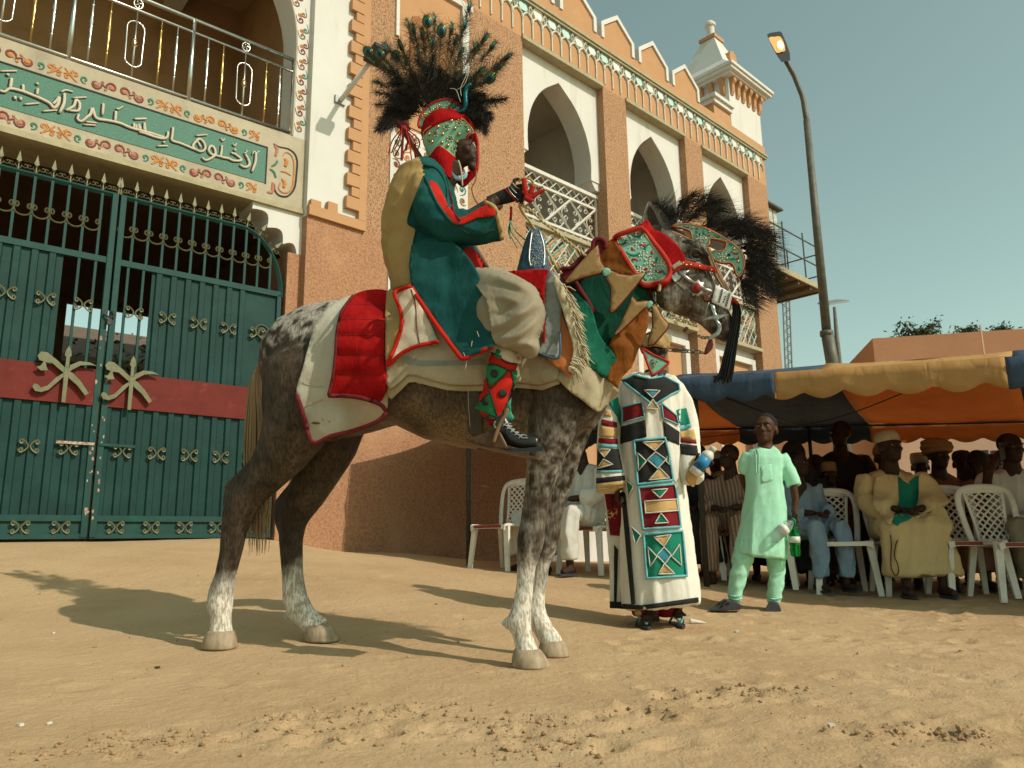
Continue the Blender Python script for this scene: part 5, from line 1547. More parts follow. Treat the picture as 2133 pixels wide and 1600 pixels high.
# brow and cheek straps
bsn, _ = sheet('brow_strap', Zh([(520,1130),(640,1030),(700,1010),(900,1060),(1130,1110),(1160,1180),(1140,1195),(900,1130),(730,1110),(650,1130),(500,1215),(480,1185)]), HB, 'red_trim', hc, lift=.022, thick=.008, sp=5, plane=HF)
sheet('strap_tab', Zh([(480,1100),(610,1015),(655,1065),(520,1145)]), HB, 'canvas', hc, lift=.032, thick=.004, sp=5, plane=HF)
BSV = bvh(bsn)
beads(Zh([(660,1050),(705,1080),(770,1080),(900,1100),(1080,1155),(530,1135)]), BSV, .006, 'gold_stud', hc, 'stud')
sheet('dark_hood_lining', smooth_poly(Zh([(640,960),(760,985),(850,1010),(850,1045),(760,1030),(650,1015)]), 2), HB, 'iron', hc, lift=.010, thick=.006, sp=5, plane=HF)
sheet('dark_hood_lining', smooth_poly(Zh([(690,700),(820,740),(950,830),(1010,870),(1060,1000),(1110,1110),(960,1070),(940,1000),(920,930),(860,850),(760,760),(650,740)]), 2), HB, 'iron', hc, lift=.006, thick=.004, sp=5, plane=HF, pd=-.06)
# ---- metal bridle
br = thing('bridle', 'silver cheek bar bridle with red rosette, star bit and curb chains', 'bridle', H(1470, 620))
def bar(P, wd, m='silver', nm='cheek_bar', lift=.02):
    q = [on_surf(HB, x, y, lift) or H(x, y, -.07) for x, y in P]
    MB().tube(q, wd, 6, flat=.35, tw=HF.n).build(nm, m, br, smooth=True)
bar(Zh([(590,1180),(700,1260),(830,1360)]), .008)
bar(Zh([(900,1410),(1050,1460),(1200,1535)]), .008)
sheet('buckle_plate', Zh([(470,1250),(560,1180),(650,1260),(545,1340)]), HB, 'silver', br, lift=.02, thick=.004, sp=6, plane=HF)
sheet('buckle_plate', Zh([(620,1170),(760,1160),(690,1240)]), HB, 'silver', br, lift=.016, thick=.004, sp=6, plane=HF)
cx, cy = Zh([(880,1410)])[0]
sheet('rosette', star_px(cx - 2, cy + 2, 19, 14, 9), HB, 'silver', br, lift=.016, thick=.004, sp=6, plane=HF)
q = on_surf(HB, cx, cy, .03); MB().ell(q, (.014,.010,.016), 12, 8).build('rosette_stone', 'petal_red', br, smooth=True)
MB().ell(on_surf(HB, cx - 5, cy + 2, .018), (.026,.010,.026), 14, 8).build('rosette_cup', 'leather_red', br, smooth=True)
tg_, _ = sheet('metal_tag', Zm([(1030,213),(1252,325),(1208,552),(978,440)]), None, 'tag_white', br, thick=.004, sp=8, plane=HF, pd=-.085, relax=0)
TG = bvh(tg_)
def tagline(P, r=.0014): cord('tag_mark', Zm(P), TG, r, 'black_paint', br, lift=.001, n=4, seg=2)
for k in range(6):
    ox, oy = 24 * k, 0
    f = k / 5
    tagline([(1095 - f * 40, 285 + f * 150), (1115 - f * 40, 275 + f * 158)]); tagline([(1100 - f * 40, 300 + f * 146), (1128 - f * 42, 292 + f * 150), (1120 - f * 40, 270 + f * 150)])
    tagline([(1190 - f * 42, 340 + f * 148), (1215 - f * 42, 330 + f * 150), (1222 - f * 42, 345 + f * 150)]); tagline([(1195 - f * 44, 356 + f * 146), (1218 - f * 44, 352 + f * 146)])
for k in range(3): tagline([(1148 - k * 12, 370 + k * 34), (1162 - k * 12, 366 + k * 34), (1158 - k * 12, 382 + k * 34)], .0018)
tagline([(1150, 308), (1156, 312)], .003)
# bit: curved star
sheet('bit_star', smooth_poly(Zm([(950,470),(1010,490),(1030,570),(1050,610),(1180,605),(1190,620),(1085,660),(1060,690),(1100,740),(1105,820),(1060,890),(950,945),(930,915),(1020,850),(1055,780),(1030,710),(1000,670),(865,685),(860,668),(985,620),(990,590)]), 2), None, 'silver', br, thick=.010, sp=5, plane=HF, pd=-.082, relax=0)
sheet('leather_pad', smooth_poly(Zm([(860,350),(960,350),(975,400),(930,440),(870,410)]), 2), HB, 'leather_red', br, lift=.012, thick=.01, sp=5, plane=HF)
sheet('curb_strap', smooth_poly(Zm([(940,940),(995,960),(990,1050),(930,1120),(875,1140),(890,1060)]), 2), None, 'leather_red', br, thick=.008, sp=6, plane=HF, pd=-.075, relax=0)
def chain(P, n, r, m, d=-.08, par=br, nm='chain_link'):
    C_ = catmull([H(x, y, d) for x, y in P], 8)
    L_ = [C_[int(i * (len(C_) - 1) / n)] for i in range(n + 1)]
    for i in range(n):
        a, b = L_[i], L_[i + 1]
        t = (b - a); s_ = t.normalized().cross(HF.n if i % 2 else V((.3, .5, .9)).normalized()).normalized() * (t.length * .28)
        c = (a + b) / 2; t = t * .62
        MB().tube([c - t, c - t * .7 + s_, c + t * .7 + s_, c + t, c + t * .7 - s_, c - t * .7 - s_], r, 5, closed=True).build(nm, m, par, smooth=True)
chain(Zm([(870,1120),(800,1110),(700,1105),(600,1090),(470,1085),(400,1080)]), 6, .0028, 'dull_iron')
cord('iron_rod', Zm([(650,1090),(540,1085),(440,1085)]), None, .005, 'dull_iron', br, plane=HF, pd=-.08)
chain(Zm([(940,910),(860,920),(800,890)]), 3, .0028, 'dull_iron')
chain(Zm([(780,760),(700,740),(640,690),(560,690),(480,640),(400,560),(300,520)]), 11, .0028, 'gold_cord')
chain(Zm([(210,320),(215,400),(220,440)]), 3, .0035, 'dull_iron', -.13)
cord('hanging_hook', Zm([(770,310),(765,450),(770,540),(800,580),(780,520)]), HB, .0025, 'dull_iron', br, lift=.012)
cord('hanging_hook', Zm([(940,450),(900,560),(890,640),(840,640)]), HB, .0025, 'silver', br, lift=.015)
cord('leather_cord', Zm([(600,830),(640,800),(650,780)]), None, .008, 'leather_red', br, plane=HF, pd=-.08)
cord('twisted_cord', Zm([(290,160),(285,230),(270,300)]), None, .008, 'gold_cord', br, plane=HF, pd=-.13)
sheet('nose_strap', smooth_poly(Zm([(1250,365),(1330,440),(1325,480),(1255,430),(1245,470),(1225,540),(1210,552)]), 1), None, 'red_trim', br, thick=.01, sp=6, plane=HF, pd=-.06, relax=0)
# ---- muzzle tassel
tsl = thing('muzzle_tassel', 'long black thread tassel hanging in front of the horse muzzle', 'tassel', H(1535, 640))
tm = random.Random(2)
for i in range(90):
    f, g = tm.uniform(-1, 1), tm.uniform(-1, 1)
    P = Zm([(1285 + f * 35, 425 + abs(f) * 10), (1310 + f * 52, 560), (1300 + f * 58, 700), (1265 + f * 66, 900), (1215 + f * 80, 1150), (1165 + f * 95 , 1400), (1120 + f * 125 + tm.uniform(-12, 12), 1480 + tm.uniform(-50, 55))])
    MB().tube(catmull([H(x, y, -.03 + g * .025) for x, y in P], 3), [.003, .003, .0026, .0022], 4).build('thread', 'black_hair', tsl)
# ---- head plume: black ostrich feathers
def feather(parent, base, ctrl, tip, m, blen, nb, rnd, droop=.4, nm='plume', side=None, r=.0022, fluffy=False, bw=.0009, sweep=None):
    """curved quill with many fine barbs"""
    Q = [base.lerp(ctrl, t).lerp(ctrl.lerp(tip, t), t) for t in [i / 24 for i in range(25)]]
    mb = MB()
    mb.tube(Q[::3], [r, r * .3], 4)
    view = (CAM - base).normalized()
    for i in range(nb):
        t = .12 + .88 * i / nb
        k = min(23, int(t * 24))
        p = Q[k].lerp(Q[k + 1], t * 24 - k)
        tg = (Q[k + 1] - Q[k]).normalized()
        for s_ in (-1, 1):
            a = rnd.uniform(0, 6.28)
            up_ = tg.cross(view).normalized() * s_ * rnd.uniform(.5, 1) + view * rnd.uniform(-.6, .6)
            L_ = blen * (.45 + .55 * math.sin(math.pi * min(1, t * .9 + .08))) * rnd.uniform(.6, 1.15)
            if fluffy: up_ = V((rnd.gauss(0, 1), rnd.gauss(0, 1), rnd.gauss(0, 1))).normalized()
            d0 = (up_ * .8 + tg * rnd.uniform(.3, .9)).normalized()
            e1 = p + d0 * L_ * .55
            e2 = e1 + (d0 * .7 + tg * .25 + V((0, 0, -droop)) * rnd.uniform(.3, 1.3)).normalized() * L_ * .5
            if sweep is not None: e1 = e1 + sweep * L_ * .3; e2 = e2 + sweep * L_ * .75
            wv = view.cross(d0).normalized() * bw
            mb.add([p - wv, p + wv, e1 + wv * .8, e1 - wv * .8, e2], [(0, 1, 2, 3), (3, 2, 4)])
    return mb.build(nm, m, parent)
mat('plume_black', (.010,.009,.008), (.022,.018,.014), scale=30, rough=.6, spec=.3)
hp = thing('horse_plume', 'bushy black ostrich plume crest along the horse forehead', 'plume', H(1480, 500))
rp_ = random.Random(21)
for base, tip in (((1400,470),(1365,428)),((1408,470),(1412,420)),((1415,470),(1440,402)),((1420,472),(1462,405)),((1425,474),(1492,430)),((1445,478),(1520,470)),((1460,482),(1545,468)),((1480,488),(1572,478)),((1500,498),(1590,482)),((1515,505),(1605,505)),((1525,515),(1612,525)),((1540,525),(1612,560)),((1545,540),(1610,590)),((1545,555),(1612,620)),((1548,570),(1600,615)),((1545,580),(1570,640)),((1540,570),(1552,650)),((1470,482),(1500,440)),((1430,476),(1400,450)),((1510,500),(1560,455)),((1535,520),(1590,545)),((1545,560),(1585,570)),((1540,545),(1600,600))):
    for rep in range(2):
        if rep and rp_.random() < .5: continue
        b, t = H(*base, rp_.uniform(-.05, .05)), H(tip[0] + rp_.uniform(-8, 8), tip[1] + rp_.uniform(-8, 8), rp_.uniform(-.16, .12))
        c = b.lerp(t, .55) + V((0, 0, .045 + .02 * rep)) + HF.n * rp_.uniform(-.04, .04)
        feather(hp, b, c, t, 'plume_black', .095, 75, rp_, .6, fluffy=True, bw=.0008, sweep=HF.u)
# ---- saddle pommel
sd = thing('saddle', 'high saddle with blue pommel cap covered in silver sequins', 'saddle', H(1100, 640))
mbp = MB()
rings = []
for (l, r_, y, wd) in ((1070,1150,600,.10),(1080,1146,565,.09),(1086,1141,540,.08),(1092,1139,515,.065),(1100,1132,492,.05),(1107,1124,478,.03),(1112,1120,473,.012)):
    a, b = H(l, y), H(r_, y)
    rings.append(ring_pts((a + b) / 2, (b - a) / 2, HF.n * wd, 16, 2.6))
mbp.loft(rings)
pom = mbp.build('pommel', 'denim_blue', sd, smooth=True)
PV = bvh(pom)
rs = random.Random(6)
for i in range(150):
    t = rs.random()
    x = 1096 + 38 * rs.random() - 10 * t + 4; y = 480 + 75 * rs.random()
    if abs(x - (1120 + (y - 500) * .05)) > 16: continue
    q = on_surf(PV, x + 2, y, .002)
    if q is not None: MB().ell(q, (.004,.003,.005), 6, 4).build('sequin', 'silver', sd)
cord('braid', [(1108,482),(1104,510),(1102,540),(1106,556)], PV, .006, 'silver', sd, lift=.003)
cord('braid', [(1122,478),(1131,505),(1134,530),(1132,556)], PV, .006, 'silver', sd, lift=.003)
mbs = MB(); rings = []
for (x, y0, y1, wd) in ((815,665,705,.10),(840,650,700,.15),(900,660,710,.16),(1000,665,710,.16),(1080,640,700,.14),(1130,600,690,.11)):
    a, b = H(x, y0), H(x + 6, y1)
    rings.append(ring_pts((a + b) / 2, (a - b) / 2, HF.n * wd, 14, 2.6))
mbs.loft(rings); mbs.build('seat', 'leather_red', sd, smooth=True)
# ================================================================ rider
mat('skin_dark', (.050,.025,.0155), (.036,.018,.011), scale=18, rough=.55, spec=.18, bump=.0008, bscale=150)
mat('coat_teal', (.013,.078,.072), (.008,.050,.048), scale=6, rough=.9, bump=.003, bscale=12, spec=.08, crease=(.014,6), c3=(.022,.11,.10), s3=3)
mat('coat_tan', (.40,.265,.11), (.31,.20,.08), scale=6, rough=.9, bump=.003, bscale=12, spec=.1, crease=(.014,6))
mat('coat_red', (.46,.018,.010), (.34,.011,.007), scale=7, rough=.85, bump=.003, bscale=14, spec=.1, crease=(.008,9))
mat('lining', (.54,.47,.36), (.45,.38,.28), scale=8, rough=.9, bump=.003, bscale=16, crease=(.010,9))
mat('khaki', (.30,.255,.18), (.235,.195,.135), scale=5, rough=.9, bump=.003, bscale=9, spec=.1, crease=(.010,5))
mat('leg_green', (.012,.17,.055), (.008,.12,.038), scale=8, rough=.6, bump=.002, bscale=30)
mat('boot', (.012,.012,.012), (.02,.02,.02), scale=30, rough=.3, spec=.5, bump=.001, bscale=80)
mat('lace', (.30,.30,.29), (.2,.2,.2), rough=.8)
mat('glove', (.014,.013,.013), (.02,.02,.02), scale=120, rough=.95, bump=.002, bscale=200)
mat('wool_red', (.42,.022,.014), (.30,.012,.008), scale=120, rough=.95, bump=.004, bscale=200)
mat('ribbon_green', (.04,.26,.17), (.025,.18,.115), rough=.7)
mat('wood_staff', (.23,.135,.065), (.15,.08,.035), scale=20, rough=.6, stretch=(1,1,.2))
mat('stirrup_brown', (.115,.062,.035), (.06,.033,.02), scale=20, rough=.5, metal=.4, c3=(.22,.13,.07), s3=6)
mat('mask_blue', (.36,.52,.60), (.30,.45,.53), rough=.8)
for q in ('coat_tan','lining','khaki','coat_red'): weave(MATS[q])
HBALL = [HB]
rd = thing('person', 'horse rider in teal, tan and red coat with feathered helmet and black gloves', 'person', H(940, 640))
def limbm(mb, pts, ds, ratio=1, n=14, z=None, fr=HF, frH=None):
    P = [(z([(x, y)])[0] if z else (x, y)) + (r,) for x, y, r in pts]
    s_ = 1.0
    R_ = []
    sc_ = (z([(0, 0)])[0], z([(1, 0)])[0]) if z else None
    k0 = (sc_[1][0] - sc_[0][0]) if z else 1
    C = [fr.px(x, y, ds[i]) for i, (x, y, r) in enumerate(P)]
    for i, (x, y, r) in enumerate(P):
        t = (C[min(i + 1, len(C) - 1)] - C[max(i - 1, 0)]).normalized()
        side = fr.n.cross(t).normalized()
        b = t.cross(side).normalized()
        rad = r * k0 * pxm(C[i])
        R_.append(ring_pts(C[i], side * rad, b * rad * (ratio if not hasattr(ratio, '__len__') else ratio[i]), n))
    mb.loft(R_)
# body under the clothes: one continuous figure
rb_ = MB()
limbm(rb_, [(905,690,45),(903,620,46),(900,540,46),(897,460,50),(900,410,48),(922,380,26),(935,362,24),(942,340,26)], [0]*8, [1.5,1.4,1.4,1.5,1.7,1.2,1,1], 16)
limbm(rb_, [(925,610,34),(1000,605,34),(1075,625,28),(1076,670,22),(1050,740,19),(1026,850,16),(1022,878,16)], [-.1,-.22,-.335,-.355,-.36,-.37,-.37])
limbm(rb_, [(925,610,34),(1000,605,34),(1085,625,28),(1088,680,24),(1058,770,21),(1032,850,17),(1026,878,17)], [.1,.22,.335,.355,.36,.37,.37])
limbm(rb_, [(892,415,26),(905,455,24),(940,478,22),(985,452,18),(1022,424,13),(1036,414,12)], [-.18,-.22,-.25,-.23,-.2,-.19])
limbm(rb_, [(892,415,26),(905,455,24),(940,478,22),(985,452,18),(1022,432,13),(1040,425,12)], [.18,.22,.25,.2,.12,.08])
# head
rb_.ell(H(944,292), (.095,.080,.115), 16, 12)
rb_.ell(H(964,318), (.058,.058,.075), 14, 10)
rb_.ell(H(980,322), (.030,.032,.045), 12, 8)
rb_.ell(H(983,347), (.022,.026,.022), 10, 8)
rb_.ell(H(986,318), (.014,.017,.018), 10, 8)
rb_.tube([H(978,292), H(985,306), H(992,318)], [.010,.011,.012], 8)
rb_.ell(H(976,287), (.026,.055,.012), 12, 6)
rb_.ell(H(989,331), (.012,.024,.006), 10, 6)
rb_.ell(H(988,337), (.011,.022,.006), 10, 6)
for s_ in (-1, 1): rb_.ell(H(972,310, s_ * .042), (.022,.02,.024), 10, 8)
body = finish(remesh(rb_, .0055, 4), 'body', 'skin_dark', rd)
BV = bvh(body)
mat('eye_white', (.26,.22,.18), (.22,.19,.15), rough=.3)
p = H(981, 299, -.036); MB().ell(p, (.010,.008,.006), 10, 6).build('eye', 'eye_white', rd, smooth=True)
MB().ell(p + HF.u * .004 + HF.n * .005, (.005,.004,.005), 8, 6).build('iris', 'eye_black', rd, smooth=True)
# trousers
tr_ = MB()
limbm(tr_, [(500,740,100),(600,745,108),(720,770,122),(820,820,122),(850,880,108),(830,940,108),(805,995,108),(792,1035,104),(795,1062,92)], [-.12,-.18,-.27,-.335,-.36,-.365,-.365,-.365,-.365], 1, 18, Zc)
limbm(tr_, [(520,700,80),(600,700,84),(720,722,92),(830,775,98),(875,840,90),(850,920,100),(805,985,108),(790,1035,104)], [.12,.18,.27,.345,.365,.365,.36,.36], 1, 18, Zc)
limbm(tr_, [(660,800,90),(700,880,105),(740,960,100),(770,1020,90)], [-.28,-.34,-.36,-.365], 1, 16, Zc)
tr_.ell(H(*Zc([(862,1045)])[0], -.37), (.055,.06,.05), 12, 8)
def folds(a1, s1, a2, s2):
    def f(c, n):
        return nz3(c * np.array([1, 1, .45]), s1) * a1 + nz3(c, s2, 7) * a2
    return f
trs = finish(remesh(tr_, .010, 4), 'trousers', 'khaki', rd, disp=folds(.008, 6, .002, 20))
TRV = bvh(trs)
FLT = foldlines([(Zc(P), a, w_) for P, a, w_ in (
    ([(640,950),(740,915),(850,850),(915,780)], .020, 7), ([(650,985),(770,955),(870,890),(930,830)], -.016, 6), ([(690,1010),(800,985),(880,925),(938,870)], .018, 7), ([(650,885),(740,860),(820,800),(870,750)], -.014, 6),
    ([(630,660),(740,690),(850,740),(925,800)], .014, 8), ([(640,720),(750,735),(840,770)], -.014, 7), ([(645,780),(740,790),(830,820)], .012, 7), ([(790,1055),(850,1025),(910,1050)], .02, 6), ([(840,1080),(880,1000),(920,920)], .012, 6), ([(700,850),(780,870),(860,850)], .010, 6))])
tro, _ = sheet('trouser_leg', smooth_poly(Zc([(575,640),(640,632),(720,648),(820,690),(900,740),(940,800),(948,870),(925,960),(915,1070),(892,1096),(855,1104),(800,1068),(690,1022),(668,930),(645,800),(590,720)]), 2), TRV, 'khaki', rd, lift=.028, thick=.006, sp=4.5, relax=6, plane=HF, puff=FLT)
# legging with red and green diamonds
lg = MB()
limbm(lg, [(655,330,150),(650,420,160),(615,600,168),(572,780,160),(510,960,152),(500,1060,128),(520,1120,92),(560,1150,80)], [-.365]*8, .85, 18, Zl)
leg = finish(remesh(lg, .008, 3), 'legging', 'coat_red', rd, disp=ridges((1, 0, .3), 16, 5, .004, 1))
LGV = bvh(leg)
for P, m in (([(480,300),(850,330),(830,520),(700,505),(640,480),(560,430),(500,400)], 'lining'), ([(440,520),(560,535),(690,590),(600,680),(480,770),(440,650)], 'leg_green'), ([(478,842),(502,905),(570,1125),(430,1072),(312,1012),(400,915)], 'leg_green'), ([(722,600),(790,600),(775,720),(750,830),(742,760)], 'leg_green')):
    decal('patch', Zl(P), LGV, m, rd, lift=.003)
for P in ([(440,520),(560,535),(690,590),(790,600)], [(690,590),(600,690),(476,790),(440,650)], [(690,590),(722,620),(745,760),(735,890),(640,1040),(572,1130)], [(476,790),(502,905),(572,1130)], [(478,842),(400,915),(312,1010)], [(500,400),(560,430),(640,490),(700,515),(830,530)]):
    cord('seam', Zl(P), LGV, .0028, 'black_paint', rd, lift=.004)
for c, r_ in (((530,630), 46), ((627,850), 47), ((426,948), 38)):
    decal('dot', [p for p in Zl(circ_px(*c, r_, n=14))], LGV, 'black_paint', rd, lift=.007)
for c in ((572,385), (585,445), (548,420)):
    decal('clover', [p for p in Zl(circ_px(*c, 26, n=10))], LGV, 'leg_green', rd, lift=.007)
sheet('sock', smooth_poly(Zl([(640,1030),(720,900),(710,1040),(750,1110),(700,1165),(650,1130)]), 2), LGV, 'ribbon_green', rd, lift=.008, thick=.006, sp=5, wr=.008, wsc=30, plane=HF)
# boot
bt = MB()
limbm(bt, [(590,1110,80),(615,1180,88),(650,1260,96),(720,1345,98),(840,1385,84),(950,1395,76),(1020,1400,62)], [-.375]*7, .8, 16, Zl)
boot = finish(remesh(bt, .006, 3), 'boot', 'boot', rd)
BTV = bvh(boot)
MB().prism(smooth_poly(Zl([(630,1430),(700,1455),(850,1460),(1050,1440),(1072,1465),(1060,1492),(900,1502),(700,1500),(640,1480)]), 2), -.42, -.33, lambda a, b, d: H(a, b, d)).build('boot_sole', 'boot', rd, smooth=False, fixn=True)
for k in range(5):
    x, y = 640 + k * 44, 1195 + k * 33
    cord('lace', Zl([(x - 20, y + 25), (x + 30, y - 12), (x + 75, y - 4)]), BTV, .0028, 'lace', rd, lift=.003, seg=3)
    cord('lace', Zl([(x - 10, y - 5), (x + 30, y + 20), (x + 85, y + 18)]), BTV, .0028, 'lace', rd, lift=.003, seg=3)
cord('lace', Zl([(540,1160),(530,1200),(545,1240)]), None, .004, 'lace', rd, plane=HF, pd=-.43)
stp = thing('stirrup', 'broad brown iron plate stirrup under the black boot', 'stirrup', H(1060, 935, -.38))
sheet('side_plate', Zl([(215,1362),(540,1250),(600,1285),(650,1380),(690,1472),(560,1462),(400,1435),(250,1392)]), None, 'stirrup_brown', stp, thick=.004, sp=9, plane=HF, pd=-.445, relax=0)
fp0, fp1 = Zl([(250,1392)])[0], Zl([(1020,1560)])[0]
a0, a1 = H(*fp0, -.445), H(*fp1, -.445)
bk = HF.n * -.15
MB().add([a0, a1, a1 + bk, a0 + bk, a0 - V((0,0,.008)), a1 - V((0,0,.008)), a1 + bk - V((0,0,.008)), a0 + bk - V((0,0,.008))], [(0,1,2,3),(7,6,5,4),(0,4,5,1),(1,5,6,2),(2,6,7,3),(3,7,4,0)]).build('foot_plate', 'stirrup_brown', stp)
sheet('side_plate', Zl([(330,1470),(540,1350),(700,1480),(560,1500)]), None, 'stirrup_brown', stp, thick=.004, sp=9, plane=HF, pd=-.30, relax=0)
cord('strap', Zl([(680,1020),(655,1090),(600,1180),(560,1280),(520,1400)]), None, .008, 'wood_staff', stp, plane=HF, pd=-.455)
# coat: body and sleeves
ct = MB()
rings = []
for (y, xl, xr, hw) in ((95,330,400,.06),(125,292,432,.13),(170,228,458,.185),(250,182,482,.19),(330,152,500,.19),(420,134,530,.19),(520,124,585,.19),(600,132,635,.21),(680,166,648,.23),(745,186,645,.24),(800,190,640,.25)):
    (x0, yy), (x1, _) = Zc([(xl, y), (xr, y + (0 if y > 200 else 10))])
    a, b = H(x0, yy), H(x1, yy)
    rings.append(ring_pts((a + b) / 2, (b - a) / 2, HF.n * hw, 24, 2.2))
ct.loft(rings)
limbm(ct, [(330,185,64),(335,270,80),(385,360,92),(460,425,95),(560,432,88),(640,414,100),(702,400,108)], [-.14,-.18,-.22,-.235,-.235,-.22,-.205], [1,1,1,.95,.85,.8,.78], 18, Zc)
limbm(ct, [(330,185,64),(335,270,80),(385,360,92),(460,425,95),(560,432,88),(640,418,84)], [.14,.18,.22,.22,.18,.14], .9, 18, Zc)
coat = finish(remesh(ct, .009, 2), 'coat', 'coat_teal', rd, disp=ridges(HF.u * .35 + V((0, 0, 1)), 8, 1.8, .006, 5, ridges(HF.u * .9 + V((0, 0, -.3)), 13, 3, .004, 2, folds(.006, 7, .002, 19))))
CV = bvh(coat)
def in_poly(P, x, y):
    c = False
    for (x0, y0), (x1, y1) in zip(P, P[1:] + P[:1]):
        if (y0 > y) != (y1 > y) and x < (x1 - x0) * (y - y0) / (y1 - y0) + x0: c = not c
    return c
TAN = smooth_poly(Zc([(285,40),(328,165),(298,240),(262,330),(246,405),(285,435),(275,500),(262,600),(265,735),(262,900),(60,900),(60,300),(150,60)]), 2)
coat.data.materials.append(MATS['coat_tan'])
for f_p in coat.data.polygons:
    if in_poly(TAN, *proj(f_p.center)): f_p.material_index = 1
cord('seam', Zc([(328,165),(298,240),(262,330),(246,405),(285,435),(275,500),(262,600),(265,735)]), CV, .005, 'coat_teal', rd, lift=.001)
sheet('coat_panel', smooth_poly(Zc([(345,195),(398,205),(440,290),(505,378),(580,345),(672,302),(694,366),(600,378),(525,412),(470,400),(400,310)]), 2), CV, 'coat_red', rd, lift=.012, thick=.004, sp=6, relax=4, plane=HF)
sheet('coat_panel', smooth_poly(Zc([(470,600),(500,560),(575,528),(640,630),(645,790),(590,690)]), 2), CV, 'coat_red', rd, lift=.02, thick=.004, sp=6, relax=4, plane=HF)
cord('collar', Zc([(330,165),(345,195),(400,310),(470,400),(515,412)]), CV, .007, 'coat_teal', rd, lift=.004)
cord('collar', Zc([(330,108),(380,118),(420,160),(445,230),(450,330)]), CV, .008, 'coat_teal', rd, lift=.004)
cord('collar_braid', Zc([(452,225),(470,290),(480,350),(515,395)]), CV, .006, 'maroon_trim', rd, lift=.008)
cord('cuff_trim', Zc([(640,300),(690,330),(712,400),(728,482)]), CV, .012, 'coat_tan', rd, lift=.008, plane=HF, pd=-.26)
cord('seam', Zc([(285,435),(320,460),(380,480),(460,510)]), CV, .004, 'coat_teal', rd, lift=.002)
cord('seam', Zc([(515,440),(600,470),(690,440)]), CV, .003, 'black_paint', rd, lift=.001)
# skirts of the coat
back = bvh(coat, trs, tro, leg, *[o for o in scl.children if o.type == 'MESH'])
def skirt_d(x, y): return -.262 - .12 * min(1, max(0, (y - 520) / 215)) - .07 * min(1, max(0, (x - 935) / 90)) - .03 * min(1, max(0, (y - 690) / 50))
s1, b1 = sheet('coat_skirt', smooth_poly(Zc([(262,520),(420,480),(520,540),(580,620),(628,720),(655,850),(672,960),(678,1035),(600,1068),(532,1098),(490,1050),(400,930),(300,790),(262,730)]), 2), None, 'coat_teal', rd, thick=.007, sp=7, relax=0, plane=HF, pdf=skirt_d, wr=.014, wsc=8)
SV = bvh(s1)
piping('skirt_trim', Zc([(264,735),(300,795),(400,940),(490,1062),(530,1102),(600,1072),(680,1038)]), SV, .010, 'coat_red', rd, lift=.006, pd=-.44)
s2, b2 = sheet('coat_skirt', smooth_poly(Zc([(270,740),(330,860),(400,1010),(360,1022),(300,1030),(215,1068),(140,1135),(180,1040),(212,930),(205,850),(178,770),(200,745)]), 2), bvh(*[o for o in scl.children if o.type == 'MESH'], *[o for o in rb.children if o.type == 'MESH']), 'lining', rd, lift=.03, thick=.010, sp=7, wr=.015, wsc=10, relax=6, plane=HF)
SV2 = bvh(s2)
piping('skirt_trim', Zc([(262,728),(185,755),(178,780),(205,850),(212,930),(180,1040),(138,1138),(215,1072),(300,1034),(400,1014)]), SV2, .009, 'coat_red', rd, lift=.006, pd=-.37)
cord('stitch', Zc([(262,745),(285,830),(290,940),(305,1025)]), SV2, .0025, 'leather_red', rd, lift=.001)
sheet('coat_tail', smooth_poly(Zc([(135,760),(180,760),(210,860),(210,930),(140,1130),(130,1000)]), 2), bvh(*[o for o in scl.children if o.type == 'MESH'], *[o for o in rb.children if o.type == 'MESH']), 'coat_tan', rd, lift=.03, thick=.008, sp=7, plane=HF)
for P in ([(530,1070),(545,1110),(540,1155)], [(575,1010),(570,1040)], [(600,960),(610,990)]): cord('loose_thread', Zc(P), None, .0015, 'lining', rd, plane=HF, pd=-.44)
# gloved hand: palm, four fingers, thumb
Zg = Z(1000, 250, 5.3333)
gl = MB()
limbm(gl, [(80,905,52),(150,885,64),(200,875,78),(290,845,92),(370,815,98),(420,800,86)], [-.19,-.185,-.18,-.178,-.178,-.175], [.9,.9,.8,.62,.6,.6], 14, Zg)
for y, L_, r_, dz in ((722,1.0,23,-.182), (778,1.12,24,-.186), (834,1.05,23,-.186), (886,.85,20,-.182)):
    limbm(gl, [(400,y + 20,r_), (448,y + 6,r_), (448 + 34 * L_,y + 14,r_ * .95), (470 + 6 * L_,y + 44,r_ * .9), (430,y + 50,r_ * .85)], [dz, dz - .012, dz + .004, dz + .026, dz + .038], 1, 10, Zg)
limbm(gl, [(330,780,30), (370,715,27), (385,668,23), (420,655,21), (450,672,18)], [-.17,-.16,-.155,-.15,-.145], 1, 10, Zg)
glove = finish(remesh(gl, .0042, 2), 'glove', 'glove', rd)
GV = bvh(glove)
for P, m in (([(265,745),(300,790),(345,840),(385,890),(430,905)], 'wool_red'), ([(300,735),(330,790),(380,850),(425,885)], 'silver'), ([(330,730),(370,780),(410,820)], 'silver'), ([(360,700),(400,745),(430,760)], 'gold_cord')):
    cord('glove_braid', Zg(P), GV, .0028, m, rd, lift=.002)
sheet('wrist', Zg([(70,895),(130,840),(175,920),(185,985),(110,960)]), BV, 'skin_dark', rd, lift=.004, thick=.004, sp=6, plane=HF)
